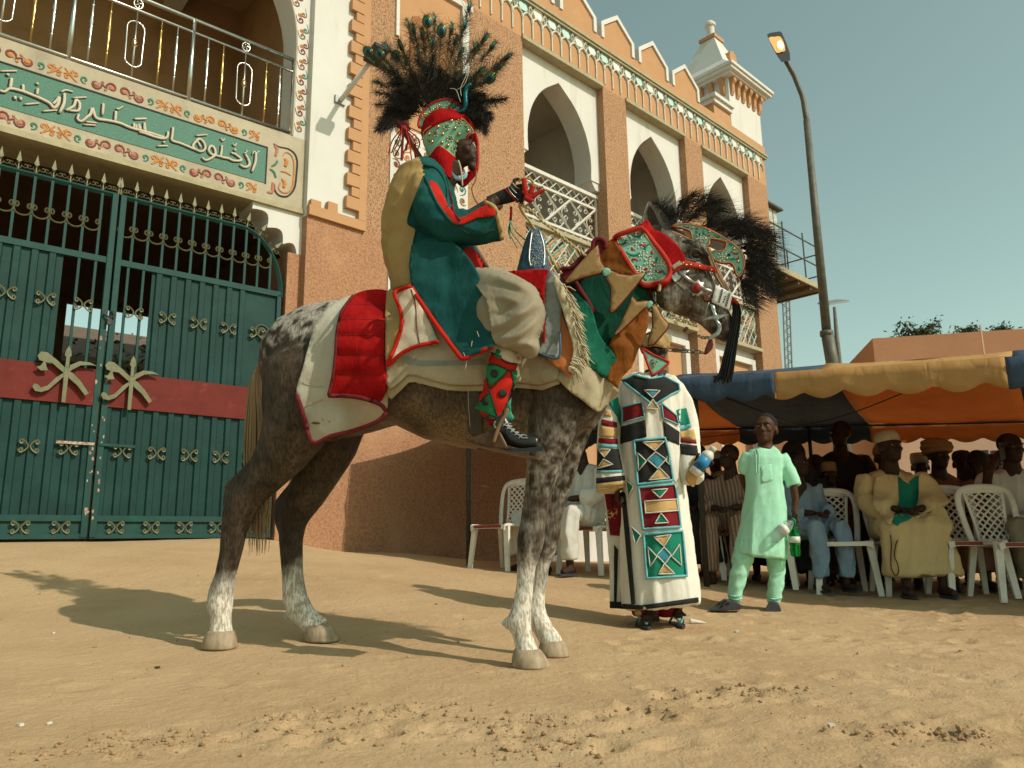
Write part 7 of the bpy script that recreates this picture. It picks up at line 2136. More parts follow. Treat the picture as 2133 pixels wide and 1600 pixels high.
# --- tree tops beyond the annex
mat('leaf_dark', (.055,.085,.03), (.03,.05,.018), scale=3, rough=.6, spec=.3)
mat('bark', (.12,.085,.05), (.08,.055,.03), scale=10, rough=.9)
def treetop(label, cx, cy, wpx, hpx, Y, seed):
    """crown of drooping leaf sprays on real branches"""
    r_ = random.Random(seed)
    c = at(cx, cy, Y)
    k = Y / FPX
    t = thing('tree', label, 'tree', V((c.x, Y, 0)))
    MB().tube([V((c.x, Y, 0)), V((c.x + .1, Y, c.z * .6)), V((c.x, Y, c.z - hpx * k * .2))], [.16, .11, .06], 7).build('trunk', 'bark', t, smooth=True)
    lf = MB()
    W2, H2 = wpx * k / 2, hpx * k / 2
    tips = []
    for i in range(16):
        f = i / 15
        a = r_.uniform(0, 6.28)
        tip = c + V(((f - .5) * 2 * W2 * r_.uniform(.8, 1), r_.uniform(-.5, .5) * W2, H2 * r_.uniform(-.6, 1)))
        st_ = V((c.x, Y, c.z - H2 * 1.2))
        MB().tube(catmull([st_, st_.lerp(tip, .5) + V((0, 0, .1)), tip], 3), [.03, .018, .006], 5).build('branch', 'bark', t, smooth=True)
        tips.append((st_, tip))
    for st_, tip in tips:
        for s_ in range(46):
            p = st_.lerp(tip, r_.uniform(.45, 1.02)) + V((r_.gauss(0, .09), r_.gauss(0, .12), r_.gauss(0, .08)))
            d = V((r_.uniform(-1, 1), r_.uniform(-1, 1), r_.uniform(-1.2, .3))).normalized()
            L_ = r_.uniform(.09, .17)
            w2 = d.cross(V((r_.uniform(-1, 1), r_.uniform(-1, 1), 1))).normalized() * L_ * .16
            lf.add([p, p + d * L_ * .5 + w2, p + d * L_, p + d * L_ * .5 - w2], [(0, 1, 2, 3)])
    lf.build('crown', 'leaf_dark', t)
treetop('largest dark leafy tree top rising behind the ochre annex', 1915, 685, 100, 60, 18, 1)
treetop('small leafy tree top beside the rain spout of the annex', 2010, 698, 58, 34, 19, 2)
treetop('smallest leafy tuft at the far end of the annex roof', 2088, 694, 30, 26, 19, 3)
# tree inside the court, seen through the gate
def bush(label, p, w_, h_, n, seed):
    r_ = random.Random(seed)
    t = thing('tree', label, 'tree', p)
    MB().tube([p, p + V((.05, 0, h_ * .5)), p + V((0, .05, h_ * .8))], [.08, .06, .02], 6).build('trunk', 'bark', t, smooth=True)
    lf = MB()
    for i in range(n):
        q = p + V((r_.gauss(0, w_ / 2.6), r_.gauss(0, w_ / 2.6), h_ * r_.uniform(.35, 1)))
        d = V((r_.uniform(-1, 1), r_.uniform(-1, 1), r_.uniform(-1, .6))).normalized(); L_ = r_.uniform(.08, .16)
        w2 = d.cross(V((r_.uniform(-1, 1), r_.uniform(-1, 1), 1))).normalized() * L_ * .25
        lf.add([q, q + d * L_ * .5 + w2, q + d * L_, q + d * L_ * .5 - w2], [(0, 1, 2, 3)])
    lf.build('crown', 'leaf_dark', t)
bush('bushy tree in the court seen through the gate bars', GA.pt(.05, 7.4, .3), 1.2, 4.0, 900, 9)
# ================================================================ people
mat('robe_white', (.70,.665,.59), (.62,.585,.51), scale=5, rough=.9, bump=.003, crease=(.012,6), bscale=12, spec=.12)
mat('cloth_black', (.016,.016,.016), (.024,.024,.022), scale=10, rough=.9)
mat('cloth_maroon', (.20,.012,.018), (.15,.008,.013), scale=10, rough=.9)
mat('cloth_cream', (.55,.36,.15), (.47,.30,.115), scale=10, rough=.9)
mat('cloth_green', (.012,.20,.13), (.009,.16,.10), scale=10, rough=.9)
mat('cloth_blue', (.045,.24,.33), (.035,.19,.27), scale=10, rough=.85)
mat('edge_teal', (.16,.42,.46), (.12,.36,.40), scale=20, rough=.9)
mat('edge_white', (.62,.59,.52), (.54,.51,.44), scale=20, rough=.9)
mat('mint', (.36,.68,.50), (.31,.60,.44), scale=5, rough=.85, bump=.003, bscale=14, spec=.12, crease=(.009,6))
mat('mint_dark', (.35,.66,.485), (.29,.56,.41), scale=5, rough=.85, bump=.003, bscale=12, spec=.12, crease=(.010,8))
mat('sandal', (.045,.047,.05), (.03,.03,.033), rough=.6)
mat('hair_black', (.010,.009,.008), (.016,.014,.013), scale=150, rough=.9, bump=.003, bscale=220)
mat('skin_mid', (.075,.033,.018), (.055,.023,.012), scale=18, rough=.55, spec=.15, bump=.0006, bscale=160)
mat('teeth', (.62,.58,.50), (.58,.54,.46), rough=.35)
mat('lips', (.10,.042,.034), (.08,.034,.028), rough=.45)
for q in ('robe_white','mint','mint_dark','cloth_cream'): weave(MATS[q])
def head(mb, c, fw, up_, s_=1.0):
    """skull, jaw, nose, brow, cheeks and ears around the centre c; fw face direction"""
    fw = fw.normalized(); rt_ = fw.cross(up_).normalized(); up_ = rt_.cross(fw).normalized()
    Mx = Matrix(((rt_.x, fw.x, up_.x), (rt_.y, fw.y, up_.y), (rt_.z, fw.z, up_.z)))
    def e(x, y, z_, a, b, d, n=12, m=8): mb.ell(c + Mx @ V((x, y, z_)) * s_, (a * s_, b * s_, d * s_), n, m, Mx)
    e(0, -.012, .032, .076, .096, .088, 16, 12)
    e(0, .018, -.035, .060, .070, .078, 14, 10)
    e(0, .048, -.085, .036, .036, .026)
    e(0, .078, .026, .052, .018, .012)
    for sx in (-1, 1):
        e(sx * .036, .060, -.018, .024, .022, .022)
        e(sx * .078, -.012, -.005, .009, .022, .032)
        e(sx * .012, .090, -.030, .010, .012, .009)
    e(0, .095, -.022, .012, .020, .012)
    e(0, .086, .002, .009, .012, .028)
    e(0, .080, -.055, .026, .012, .0065)
    e(0, .078, -.067, .024, .012, .0065)
    return Mx
def face_details(parent, c, Mx, s_=1.0, target=None, mouth=True, skin='skin_dark'):
    for sx in (-1, 1):
        p = c + Mx @ V((sx * .031, .074, .008)) * s_
        MB().ell(p, (.0125 * s_, .009 * s_, .007 * s_), 10, 6, Mx).build('eye', 'eye_white', parent, smooth=True)
        MB().ell(p + Mx @ V((0, .0065, 0)) * s_, (.0055 * s_, .005 * s_, .0055 * s_), 8, 6, Mx).build('iris', 'eye_black', parent, smooth=True)
        MB().tube([c + Mx @ V((sx * x, y, z_)) * s_ for x, y, z_ in ((.014, .094, .024), (.032, .090, .031), (.050, .074, .024))], .0035 * s_, 5, flat=.6).build('eyebrow', 'hair_black', parent)
    if mouth:
        MB().tube([c + Mx @ V((x, .092 - abs(x) * .5, -.061)) * s_ for x in (-.024, -.012, 0, .012, .024)], [.001, .004 * s_, .005 * s_, .004 * s_, .001], 6).build('mouth', 'lips', parent, smooth=True)
def fingers(mb, wrist, dirv, palm_n, s_=1.0, curl=.5, L_=.085):
    """hand with palm, four fingers and thumb"""
    d = dirv.normalized(); n = (palm_n - d * palm_n.dot(d)).normalized(); sd_ = d.cross(n).normalized()
    mb.loft([ring_pts(wrist + d * t * s_, sd_ * (w_ * s_), n * (h_ * s_), 12) for t, w_, h_ in ((-.01, .024, .019), (.03, .036, .016), (.075, .042, .014), (.09, .038, .012))])
    for i, k in enumerate((.85, 1.0, .95, .75)):
        x = (-.030 + .020 * i) * s_
        b = wrist + d * .085 * s_ + sd_ * x
        seg = .030 * k * s_
        p1 = b + (d * math.cos(curl * .6) + n * math.sin(curl * .6)) * seg
        p2 = p1 + (d * math.cos(curl * 1.6) + n * math.sin(curl * 1.6)) * seg * .85
        p3 = p2 + (d * math.cos(curl * 2.4) + n * math.sin(curl * 2.4)) * seg * .7
        mb.tube([b - d * .012, b, p1, p2, p3], [.0095 * s_, .0095 * s_, .009 * s_, .0085 * s_, .0065 * s_], 8)
    b = wrist + d * .025 * s_ - sd_ * .032 * s_
    mb.tube([b, b + (d * .6 - sd_ * .6 + n * .3) * .032 * s_, b + (d * 1.0 - sd_ * .55 + n * .7) * .052 * s_], [.011 * s_, .010 * s_, .007 * s_], 8)
# ---------------------------------------------------------------- robed attendant
RFm = Frame((.9, 4.72), R(90))
Zb = Z(1200, 750, 2.8077)
man = thing('person', 'masked attendant standing in white robe with coloured geometric patches', 'person', V((.86, 4.72, 0)))
mb_ = MB()
P_ = lambda x, y, d=0: RFm.px(x, y, d)
hc_ = P_(1362, 728)
Mm = head(mb_, hc_, V((.45, -.85, -.05)), V((0, 0, 1)), 1.0)
limbm(mb_, [(1366,772,24),(1366,795,26),(1362,815,60)], [0,0,0], [1,1,.7], 14, None, RFm)
limbm(mb_, [(1362,820,55),(1360,880,56),(1362,980,52),(1362,1060,52)], [0,0,0,0], .6, 16, None, RFm)
for x0, x1, dd in ((1335, 1345, -.02), (1385, 1400, .08)):
    limbm(mb_, [(x0,1050,36),(x0 + 2,1140,30),(x1,1230,21),(x1,1285,14)], [dd*.5]*2 + [dd, dd], 1, 12, None, RFm)
limbm(mb_, [(1300,815,14),(1275,870,13),(1268,950,12),(1278,1005,11),(1282,1015,11)], [0,0,-.03,-.06,-.07], 1, 12, None, RFm)
limbm(mb_, [(1402,815,14),(1428,880,13),(1438,940,12),(1446,985,11),(1450,985,11)], [0,0,-.05,-.16,-.17], 1, 12, None, RFm)
fingers(mb_, P_(1284,1012,-.06), V((.05,-.05,-1)), V((.8,-.2,0)), 1.0, .55)
fingers(mb_, P_(1448,975,-.16), V((.75,-.35,.45)), V((.2,-1,.1)), 1.0, .9)
for x, y, dd, sx in ((1345,1300,-.02,-1), (1400,1288,.10,1)):
    b = P_(x, y - 12, dd)
    mb_.tube([b + V((0, .05, .02)), b + V((.0, -.02, .02)), b + V((.02 * sx, -.12, .0))], [.034, .036, .028], 10)
    for t in range(5): mb_.tube([b + V((-.028 + .014 * t + .02 * sx, -.11, .0)), b + V((-.03 + .016 * t + .02 * sx, -.155, -.006))], [.010, .007], 6)
mbody = finish(remesh(mb_, .0075, 2), 'body', 'skin_dark', man)
face_details(man, hc_, Mm, 1.0)
rm = MB(); rings = []
for (y, xl, xr, hw) in ((92,335,520,.08),(120,275,590,.13),(170,258,612,.16),(300,256,616,.17),(450,256,616,.175),(600,262,618,.18),(750,272,628,.185),(900,268,650,.195),(1050,262,674,.205),(1200,262,696,.215),(1330,266,712,.22),(1430,272,719,.222)):
    (x0, yy), (x1, _) = Zb([(xl, y), (xr, y)])
    yl, yr = yy + (6 if y > 1300 else 0), yy - (6 if y > 1300 else 0)
    a, b = P_(x0, yl), P_(x1, yr)
    rings.append(ring_pts((a + b) / 2, (b - a) / 2, V((0, -hw, 0)), 28, 2.3))
rm.loft(rings)
limbm(rm, [(255,140,44),(222,240,50),(196,340,58),(188,470,66),(195,600,76),(204,740,86)], [0,-.01,-.02,-.03,-.05,-.06], .8, 18, Zb, RFm)
limbm(rm, [(590,160,44),(630,260,50),(650,360,54),(662,470,56),(668,560,58),(672,640,62),(690,705,56)], [0,-.01,-.03,-.06,-.10,-.14,-.17], .85, 18, Zb, RFm)
robe = finish(remesh(rm, .011, 4), 'robe', 'robe_white', man, disp=ridges((.06, 0, 1), 9, .9, .011, 4, ridges((-.1, 0, 1), 19, 2, .004, 9, folds(.006, 6, .002, 16))))
RV = bvh(robe)
def patch(P, m, edge=None, nm='patch', er=.005, sm=False):
    P = Zb(P)
    o, b_ = sheet(nm, smooth_poly(P, 2) if sm else P, RV, m, man, lift=.008, thick=.005, sp=6, relax=1, plane=RFm)
    if edge: MB().tube([q - (q - CAM).normalized() * .003 for q in b_], er, 5, closed=True).build('patch_edge', edge, man, smooth=True)
    return o
def patch2(P, m, edge=None, er=.004):
    P = Zb(P)
    o, b_ = sheet('patch', P, RV, m, man, lift=.014, thick=.004, sp=6, relax=1, plane=RFm)
    if edge: MB().tube([q - (q - CAM).normalized() * .002 for q in b_], er, 5, closed=True).build('patch_edge', edge, man, smooth=True)
patch([(262,118),(340,88),(430,110),(510,95),(600,140),(606,178),(560,200),(480,250),(450,265),(420,240),(350,185)], 'cloth_black', 'edge_teal', er=.007)
patch([(270,275),(385,245),(400,330),(272,368)], 'cloth_maroon', 'edge_teal')
patch([(260,390),(402,350),(413,448),(258,490)], 'cloth_black')
patch([(500,252),(588,325),(600,378),(510,338)], 'cloth_maroon', 'edge_teal')
patch([(510,356),(606,420),(604,496),(520,462)], 'cloth_black')
patch([(338,472),(520,455),(545,560),(568,702),(360,728)], 'cloth_black', 'edge_teal', er=.008)
patch([(364,745),(582,725),(612,975),(392,990)], 'cloth_maroon', 'edge_teal', er=.008)
patch([(394,1020),(622,1000),(648,1262),(414,1278)], 'cloth_green', 'edge_teal', er=.008)
for P, m in (([(400,175),(490,178),(448,222)], 'cloth_blue'), ([(450,230),(410,282),(486,285)], 'cloth_cream'), ([(390,480),(515,474),(460,530)], 'cloth_cream'), ([(490,632),(547,690),(425,702)], 'cloth_cream'), ([(415,582),(465,537),(526,580),(476,635)], 'cloth_blue'), ([(360,543),(410,592),(364,648)], 'cloth_green'), ([(532,560),(546,575),(546,612),(525,590)], 'cloth_green'),
             ([(440,760),(536,753),(490,806)], 'cloth_green'), ([(400,826),(590,814),(598,880),(406,896)], 'cloth_cream'), ([(496,895),(541,950),(460,956)], 'cloth_green'), ([(455,1035),(555,1022),(514,1090)], 'cloth_cream'), ([(420,1093),(472,1150),(432,1208)], 'cloth_green'), ([(606,1078),(616,1202),(558,1148)], 'cloth_green'), ([(470,1142),(515,1095),(556,1140),(520,1192)], 'cloth_blue'), ([(516,1192),(577,1250),(480,1252)], 'cloth_cream'),
             ([(320,972),(378,1025),(346,1082)], 'cloth_green'), ([(290,700),(336,740),(304,798)], 'cloth_green'), ([(572,702),(590,720),(585,760)], 'cloth_green')):
    patch2(P, m, 'edge_white')
patch2([(268,1425),(380,1436),(520,1416),(716,1388),(718,1418),(520,1444),(380,1462),(268,1455)], 'cloth_black')
patch2([(262,770),(285,780),(318,1100),(345,1425),(322,1432),(290,1100)], 'cloth_black')
# sleeves
for P, m in (([(150,345),(240,365),(242,395),(145,380)], 'cloth_maroon'), ([(138,385),(240,400),(243,452),(133,448)], 'cloth_cream'), ([(132,455),(244,460),(246,492),(129,484)], 'cloth_maroon'), ([(128,490),(246,496),(247,516),(126,512)], 'edge_teal'), ([(124,518),(250,520),(274,640),(120,645)], 'cloth_black'), ([(118,650),(276,642),(280,656),(118,664)], 'edge_teal'), ([(117,690),(284,674),(288,702),(117,722)], 'cloth_black'), ([(116,728),(290,708),(293,730),(118,756)], 'cloth_cream'),
             ([(190,250),(245,215),(262,300),(262,395),(240,330)], 'cloth_green'), ([(175,280),(205,310),(205,330),(160,325)], 'cloth_cream'),
             ([(590,292),(645,280),(668,370),(610,385)], 'cloth_green'), ([(606,385),(672,372),(676,392),(608,412)], 'edge_teal'), ([(608,420),(690,405),(704,470),(612,455)], 'cloth_cream'), ([(612,458),(704,472),(706,490),(612,478)], 'cloth_maroon'), ([(606,490),(708,500),(716,560),(612,548)], 'cloth_black')):
    patch(P, m)
for P in ([(128,522),(200,522),(165,568)], [(122,635),(215,610),(160,580)]): patch2(P, 'cloth_cream', 'edge_white')
decal('sleeve_lining', smooth_poly(Zb([(640,700),(655,640),(680,580),(712,545),(725,580),(720,640),(700,720),(680,742)]), 2), RV, 'cloth_cream', man, lift=.004, thick=.003, plane=RFm)
decal('sleeve_lining', smooth_poly(Zb([(120,760),(200,752),(286,730),(270,762),(180,782),(128,778)]), 2), RV, 'cloth_cream', man, lift=.004, thick=.003, plane=RFm)
# side gore of the robe
gore, _ = sheet('side_gore', Zb([(165,780),(265,775),(268,1000),(270,1455),(198,1452),(195,1200),(180,1000)]), None, 'robe_white', man, thick=.008, sp=9, plane=RFm, pd=.06, relax=0, wr=.012, wsc=9)
GVm = bvh(gore)
for P, m in (([(168,785),(262,782),(265,1030),(200,1025)], 'cloth_maroon'), ([(180,875),(245,868),(245,940),(190,945)], 'cloth_cream'), ([(200,790),(225,790),(230,830),(218,870),(200,835)], 'cloth_black'), ([(222,1080),(246,1110),(236,1452),(222,1450)], 'cloth_black'), ([(198,1412),(268,1415),(270,1455),(198,1450)], 'cloth_black')):
    decal('patch', Zb(P), GVm, m, man, lift=.005, sp=7, plane=RFm)
sheet('collar', smooth_poly(Zb([(470,95),(510,80),(522,150),(500,155),(470,120)]), 2), None, 'denim_blue', man, thick=.012, sp=6, plane=RFm, pd=-.11, relax=0)
sheet('collar', smooth_poly(Zb([(335,95),(380,85),(420,115),(400,130),(350,115)]), 2), None, 'cloth_black', man, thick=.012, sp=6, plane=RFm, pd=-.11, relax=0)
# face veil: teal triangle edged in red
vl, vb = sheet('face_veil', Zm([(30,1045),(200,1150),(405,1240),(400,1260),(300,1350),(200,1420),(185,1425),(130,1290),(80,1150)]), None, 'teal_felt', man, thick=.01, sp=7, plane=RFm, pd=-.14, relax=0)
MB().tube(vb, .008, 5, closed=True).build('veil_edge', 'red_trim', man, smooth=True)
for x, y in ((180,1220),(200,1200),(220,1215),(240,1240),(235,1275),(215,1300),(195,1260),(215,1240),(185,1245),(205,1280)):
    q = RFm.px(*Zm([(x, y)])[0], -.148); MB().ell(q, (.005,.005,.005), 6, 4).build('bead', 'gold_cord' if x % 3 else 'black_paint', man)
sheet('head_cloth', smooth_poly(Zm([(20,900),(130,880),(260,830),(400,880),(420,1000),(390,1060),(200,1030),(60,1030)]), 2), bvh(mbody), 'coat_tan', man, lift=.02, thick=.01, sp=7, plane=RFm, wr=.01)
# trousers and sandals
pt = MB()
for x, dd in ((1343, -.02), (1392, .08)):
    limbm(pt, [(x,1215,30),(x,1262,31),(x + 1,1284,27)], [dd]*3, 1, 14, None, RFm)
pm_ = finish(remesh(pt, .009, 2), 'trousers', 'cloth_maroon', man, disp=folds(.008, 14, .003, 30))
PMV = bvh(pm_)
for P, m in (([(338,1460),(380,1470),(385,1500),(345,1495)], 'cloth_cream'), ([(400,1470),(480,1465),(490,1530),(420,1530)], 'cloth_black'), ([(505,1430),(535,1432),(535,1455),(508,1455)], 'cloth_green')):
    decal('patch', Zb(P), PMV, m, man, lift=.004, sp=6)
for x, y, dd, sx in ((1345,1300,-.02,-1), (1400,1288,.10,1)):
    b = P_(x, y, dd); z0 = gtop(b.x, b.y)
    MB().prism([(b.x + sx * .02 + .045 * math.cos(a) * (1 if math.sin(a) > 0 else .85), b.y - .05 + .135 * math.sin(a)) for a in [i * math.pi / 8 for i in range(16)]], z0, z0 + .016, lambda a, c, d: (a, c, d)).build('sandal', 'sandal', man, fixn=True)
    for s2 in (-1, 1): MB().tube([V((b.x + sx * .02, b.y - .155, z0 + .03)), V((b.x + sx * .02 + s2 * .03, b.y - .08, z0 + .062)), V((b.x + sx * .02 + s2 * .042, b.y - .02, z0 + .02))], .007, 6).build('sandal_strap', 'edge_teal', man, smooth=True)
# bottle in his hand
mat('plastic_white', (.62,.62,.58), (.55,.55,.50), rough=.35, spec=.5)
mat('label_blue', (.02,.13,.36), (.03,.30,.48), scale=9, rough=.4, stretch=(1,1,1))
btl = thing('water_bottle', 'white bottle with blue label gripped in the attendant hand', 'bottle', P_(1460, 968, -.22))
b0_, b1_ = RFm.px(*Zb([(688,668)])[0], -.21), RFm.px(*Zb([(806,512)])[0], -.24)
ax_ = (b1_ - b0_); Lb = ax_.length; q_ = ax_.to_track_quat('Z', 'Y').to_matrix().to_4x4(); MBt = Matrix.Translation(b0_) @ q_
MB().lathe([(.025, 0), (.036, .008), (.037, Lb * .22), (.034, Lb * .25)], 16, MBt).build('base', 'plastic_white', btl, smooth=True)
MB().lathe([(.0375, Lb * .20), (.0375, Lb * .62)], 16, MBt).build('label', 'label_blue', btl, smooth=True)
MB().lathe([(.036, Lb * .61), (.037, Lb * .70), (.03, Lb * .78), (.018, Lb * .86), (.016, Lb * .90)], 16, MBt).build('shoulder', 'plastic_white', btl, smooth=True)
MB().lathe([(.020, Lb * .88), (.021, Lb), (.018, Lb * 1.01)], 14, MBt).build('cap', 'plastic_white', btl, smooth=True)
BTL = bvh(*[o for o in btl.children if o.name.startswith('label')])
for P in ([(690,610),(710,605),(725,620)], [(685,630),(705,625),(725,632),(735,625)], [(680,645),(700,640),(715,648)], [(700,585),(720,590)]):
    cord('label_print', Zb(P), BTL, .0022, 'rose_paint' if P[0][1] == 585 else 'black_paint', btl, lift=.001, n=4, seg=3)
# ---------------------------------------------------------------- boy in mint green
BFm = Frame((1.75, 5.6), R(90))
boy = thing('person', 'boy standing in mint green tunic and trousers, holding bottles', 'person', V((1.72, 5.6, 0)))
Pb = lambda x, y, d=0: BFm.px(x, y, d)
Zy = Z(1420, 840, 3.4768)
by = MB()
hb_ = Pb(*Zy([(606,196)])[0])
Mb2 = head(by, hb_, V((-.52, -.84, .22)), V((0.03, 0, 1)), 1.02)
limbm(by, [(603,260,50),(605,305,52),(605,340,70)], [0,0,0], 1, 14, Zy, BFm)
limbm(by, [(605,360,90),(600,500,98),(592,700,98),(582,950,98),(580,1040,95)], [0]*5, .6, 16, Zy, BFm)
for P, dd in (([(470,1040,55),(420,1200,46),(395,1320,36),(385,1420,26)], -.02), ([(670,1040,55),(680,1200,46),(672,1320,34),(665,1440,24)], .0)):
    limbm(by, P, [dd]*4, 1, 12, Zy, BFm)
limbm(by, [(490,400,26),(452,470,28),(446,540,28),(470,620,26),(520,680,23)], [0,.02,.08,.13,.15], 1, 12, Zy, BFm)
limbm(by, [(725,400,26),(775,500,28),(808,590,28),(825,700,27),(815,790,23)], [0,-.01,-.02,-.03,-.05], 1, 12, Zy, BFm)
fingers(by, Pb(*Zy([(815,790)])[0], -.05), V((.05,-.1,-1)), V((-.9,-.3,0)), .85, .75)
bbody = finish(remesh(by, .007, 2), 'body', 'skin_mid', boy)
face_details(boy, hb_, Mb2, 1.01, mouth=False)
MB().ell(hb_ + Mb2 @ V((0, .080, -.063)), (.019,.010,.011), 10, 7, Mb2).build('mouth', 'lips', boy, smooth=True)
MB().ell(hb_ + Mb2 @ V((0, .087, -.057)), (.011,.004,.003), 8, 5, Mb2).build('teeth', 'teeth', boy, smooth=True)
hm2 = MB(); hm2.ell(hb_ + Mb2 @ V((0, -.024, .048)), (.082,.099,.089), 16, 10, Mb2)
finish(remesh(hm2, .006, 1), 'hair', 'hair_black', boy, disp=lambda c, n: nz3(c, 90) * .002)
tn = MB(); rings = []
for (y, xl, xr, hw) in ((318,545,660,.05),(345,490,712,.08),(400,468,730,.095),(500,470,720,.10),(620,474,733,.105),(760,456,752,.115),(900,430,757,.125),(1000,408,750,.13),(1075,390,742,.135),(1110,388,740,.134)):
    (x0, yy), (x1, _) = Zy([(xl, y), (xr, y)])
    sl2 = 6 if y > 950 else 0
    a, b = Pb(x0, yy - sl2), Pb(x1, yy + sl2)
    rings.append(ring_pts((a + b) / 2, (b - a) / 2, V((0, -hw, 0)), 26, 2.4))
tn.loft(rings)
limbm(tn, [(490,375,46),(458,435,46),(444,505,40)], [0,.01,.03], .85, 14, Zy, BFm)
limbm(tn, [(722,375,46),(770,470,50),(802,555,52),(815,598,48)], [0,-.01,-.015,-.02], .9, 16, Zy, BFm)
tun = finish(remesh(tn, .009, 3), 'tunic', 'mint', boy, disp=ridges((.12, 0, 1), 10, 1.2, .007, 6, ridges((.8, 0, .6), 15, 4, .003, 1, folds(.003, 7, .002, 15))))
TNV = bvh(tun)
cord('placket', Zy([(556,345),(558,420),(556,505)]), TNV, .004, 'mint_dark', boy, lift=.001)
cord('placket', Zy([(534,345),(538,420),(540,500),(556,508)]), TNV, .004, 'mint_dark', boy, lift=.001)
decal('neck_slit', Zy([(526,325),(546,335),(542,375)]), TNV, 'skin_mid', boy, lift=.003, thick=0, sp=4)
decal('chest_pocket', Zy([(572,460),(650,440),(660,560),(580,580)]), TNV, 'mint', boy, lift=.004, sp=6)
decal('side_slit', Zy([(704,1000),(712,1000),(716,1100),(700,1100)]), TNV, 'mint_dark', boy, lift=.001, thick=0, sp=6)
bp_ = MB()
limbm(bp_, [(475,1030,84),(440,1130,70),(408,1250,56),(392,1350,52),(385,1400,52),(392,1440,42)], [0,-.01,-.02,-.02,-.02,-.02], 1, 16, Zy, BFm)
limbm(bp_, [(665,1030,76),(682,1150,62),(685,1260,53),(675,1360,49),(670,1400,49),(672,1450,40)], [0]*6, 1, 16, Zy, BFm)
trb = finish(remesh(bp_, .009, 3), 'trousers', 'mint_dark', boy, disp=ridges((.8, 0, .45), 16, 5, .008, 2, folds(.006, 9, .004, 24)))
TBV = bvh(trb)
for P in ([(330,1385),(380,1400),(440,1395)], [(335,1410),(390,1425),(435,1415)], [(620,1405),(670,1420),(725,1405)]): cord('cuff_fold', Zy(P), TBV, .006, 'mint_dark', boy, lift=.001)
for P in ([(206,1490),(240,1465),(290,1430),(320,1415),(360,1430),(425,1455),(430,1490),(380,1500),(220,1503)], [(600,1510),(620,1460),(640,1435),(690,1440),(715,1480),(718,1515),(660,1520)]):
    o = MB().prism(smooth_poly(Zy(P), 2), -.10, .02, lambda a, b, d: Pb(a, b, d)); o.build('sandal', 'sandal', boy, fixn=True, bev=.006)
for P in ([(270,1450),(310,1425),(345,1440)], [(290,1470),(325,1440),(350,1450)]): MB().tube(catmull([Pb(x, y, -.105) for x, y in Zy(P)], 3), .008, 6).build('sandal_strap', 'sandal', boy, smooth=True)
# his two bottles
def clearmat(name, c, rough=.05):
    m = bpy.data.materials.new(name); m.use_nodes = True
    b = m.node_tree.nodes['Principled BSDF']
    b.inputs['Base Color'].default_value = (*c, 1); b.inputs['Roughness'].default_value = rough
    b.inputs['Transmission Weight'].default_value = .9; b.inputs['IOR'].default_value = 1.12
    MATS[name] = m
clearmat('clear_plastic', (.85,.92,.93)); clearmat('green_plastic', (.05,.62,.16))
def bottle(name, label, p0, p1, r_, m, lab, labm):
    t = thing(name, label, 'bottle', p0)
    ax = p1 - p0; L_ = ax.length
    M = Matrix.Translation(p0) @ ax.to_track_quat('Z', 'Y').to_matrix().to_4x4()
    pr = [(r_ * .6, 0), (r_ * .95, .015), (r_ * .85, L_ * .10), (r_, L_ * .18), (r_ * .86, L_ * .27), (r_, L_ * .36), (r_ * .98, L_ * .62), (r_ * .9, L_ * .70), (r_ * .55, L_ * .84), (r_ * .36, L_ * .90), (r_ * .36, L_ * .95)]
    MB().lathe(pr, 16, M).build('bottle_body', m, t, smooth=True)
    MB().lathe([(r_ * 1.01, L_ * .40), (r_ * 1.01, L_ * .58)], 16, M).build('label', labm, t, smooth=True)
    MB().lathe([(r_ * .44, L_ * .93), (r_ * .44, L_ * 1.0), (r_ * .3, L_ * 1.005)], 12, M).build('cap', 'cloth_green' if labm != 'clear_plastic' else 'plastic_white', t, smooth=True)
bottle('drink_bottle', 'empty clear plastic bottle held sideways by the boy', Pb(*Zy([(655,985)])[0], -.16), Pb(*Zy([(815,845)])[0], -.12), .042, 'clear_plastic', None, 'plastic_white')
bottle('drink_bottle', 'green plastic drink bottle hanging from the boy hand', Pb(*Zy([(825,1112)])[0], -.10), Pb(*Zy([(810,860)])[0], -.10), .037, 'green_plastic', None, 'plastic_white')
# ---------------------------------------------------------------- seated people
mat('w_robe', (.60,.57,.51), (.53,.50,.44), scale=5, rough=.9, bump=.004, bscale=12, crease=(.014,6))
mat('y_robe', (.60,.45,.23), (.52,.38,.185), scale=5, rough=.88, bump=.004, bscale=12, crease=(.02,5))
mat('blue_shirt', (.24,.33,.42), (.19,.27,.35), scale=6, rough=.9, bump=.003, bscale=14, crease=(.012,7))
mat('dark_robe', (.030,.028,.027), (.02,.02,.02), scale=6, rough=.9)
mat('rose_robe', (.19,.085,.060), (.14,.06,.042), scale=6, rough=.9)
mat('brown_robe', (.11,.06,.03), (.08,.04,.02), scale=6, rough=.9)
mat('cap_white', (.50,.44,.34), (.42,.36,.27), scale=60, rough=.9, bump=.003, bscale=120)
mat('cap_dark', (.055,.016,.016), (.03,.03,.03), scale=60, rough=.9, bump=.003, bscale=120)
mat('cap_tan', (.34,.20,.09), (.24,.13,.055), scale=50, rough=.9, bump=.003, bscale=120)
mat('plaid', (.06,.04,.028), (.18,.15,.12), scale=40, rough=.9, stretch=(1,1,.1))
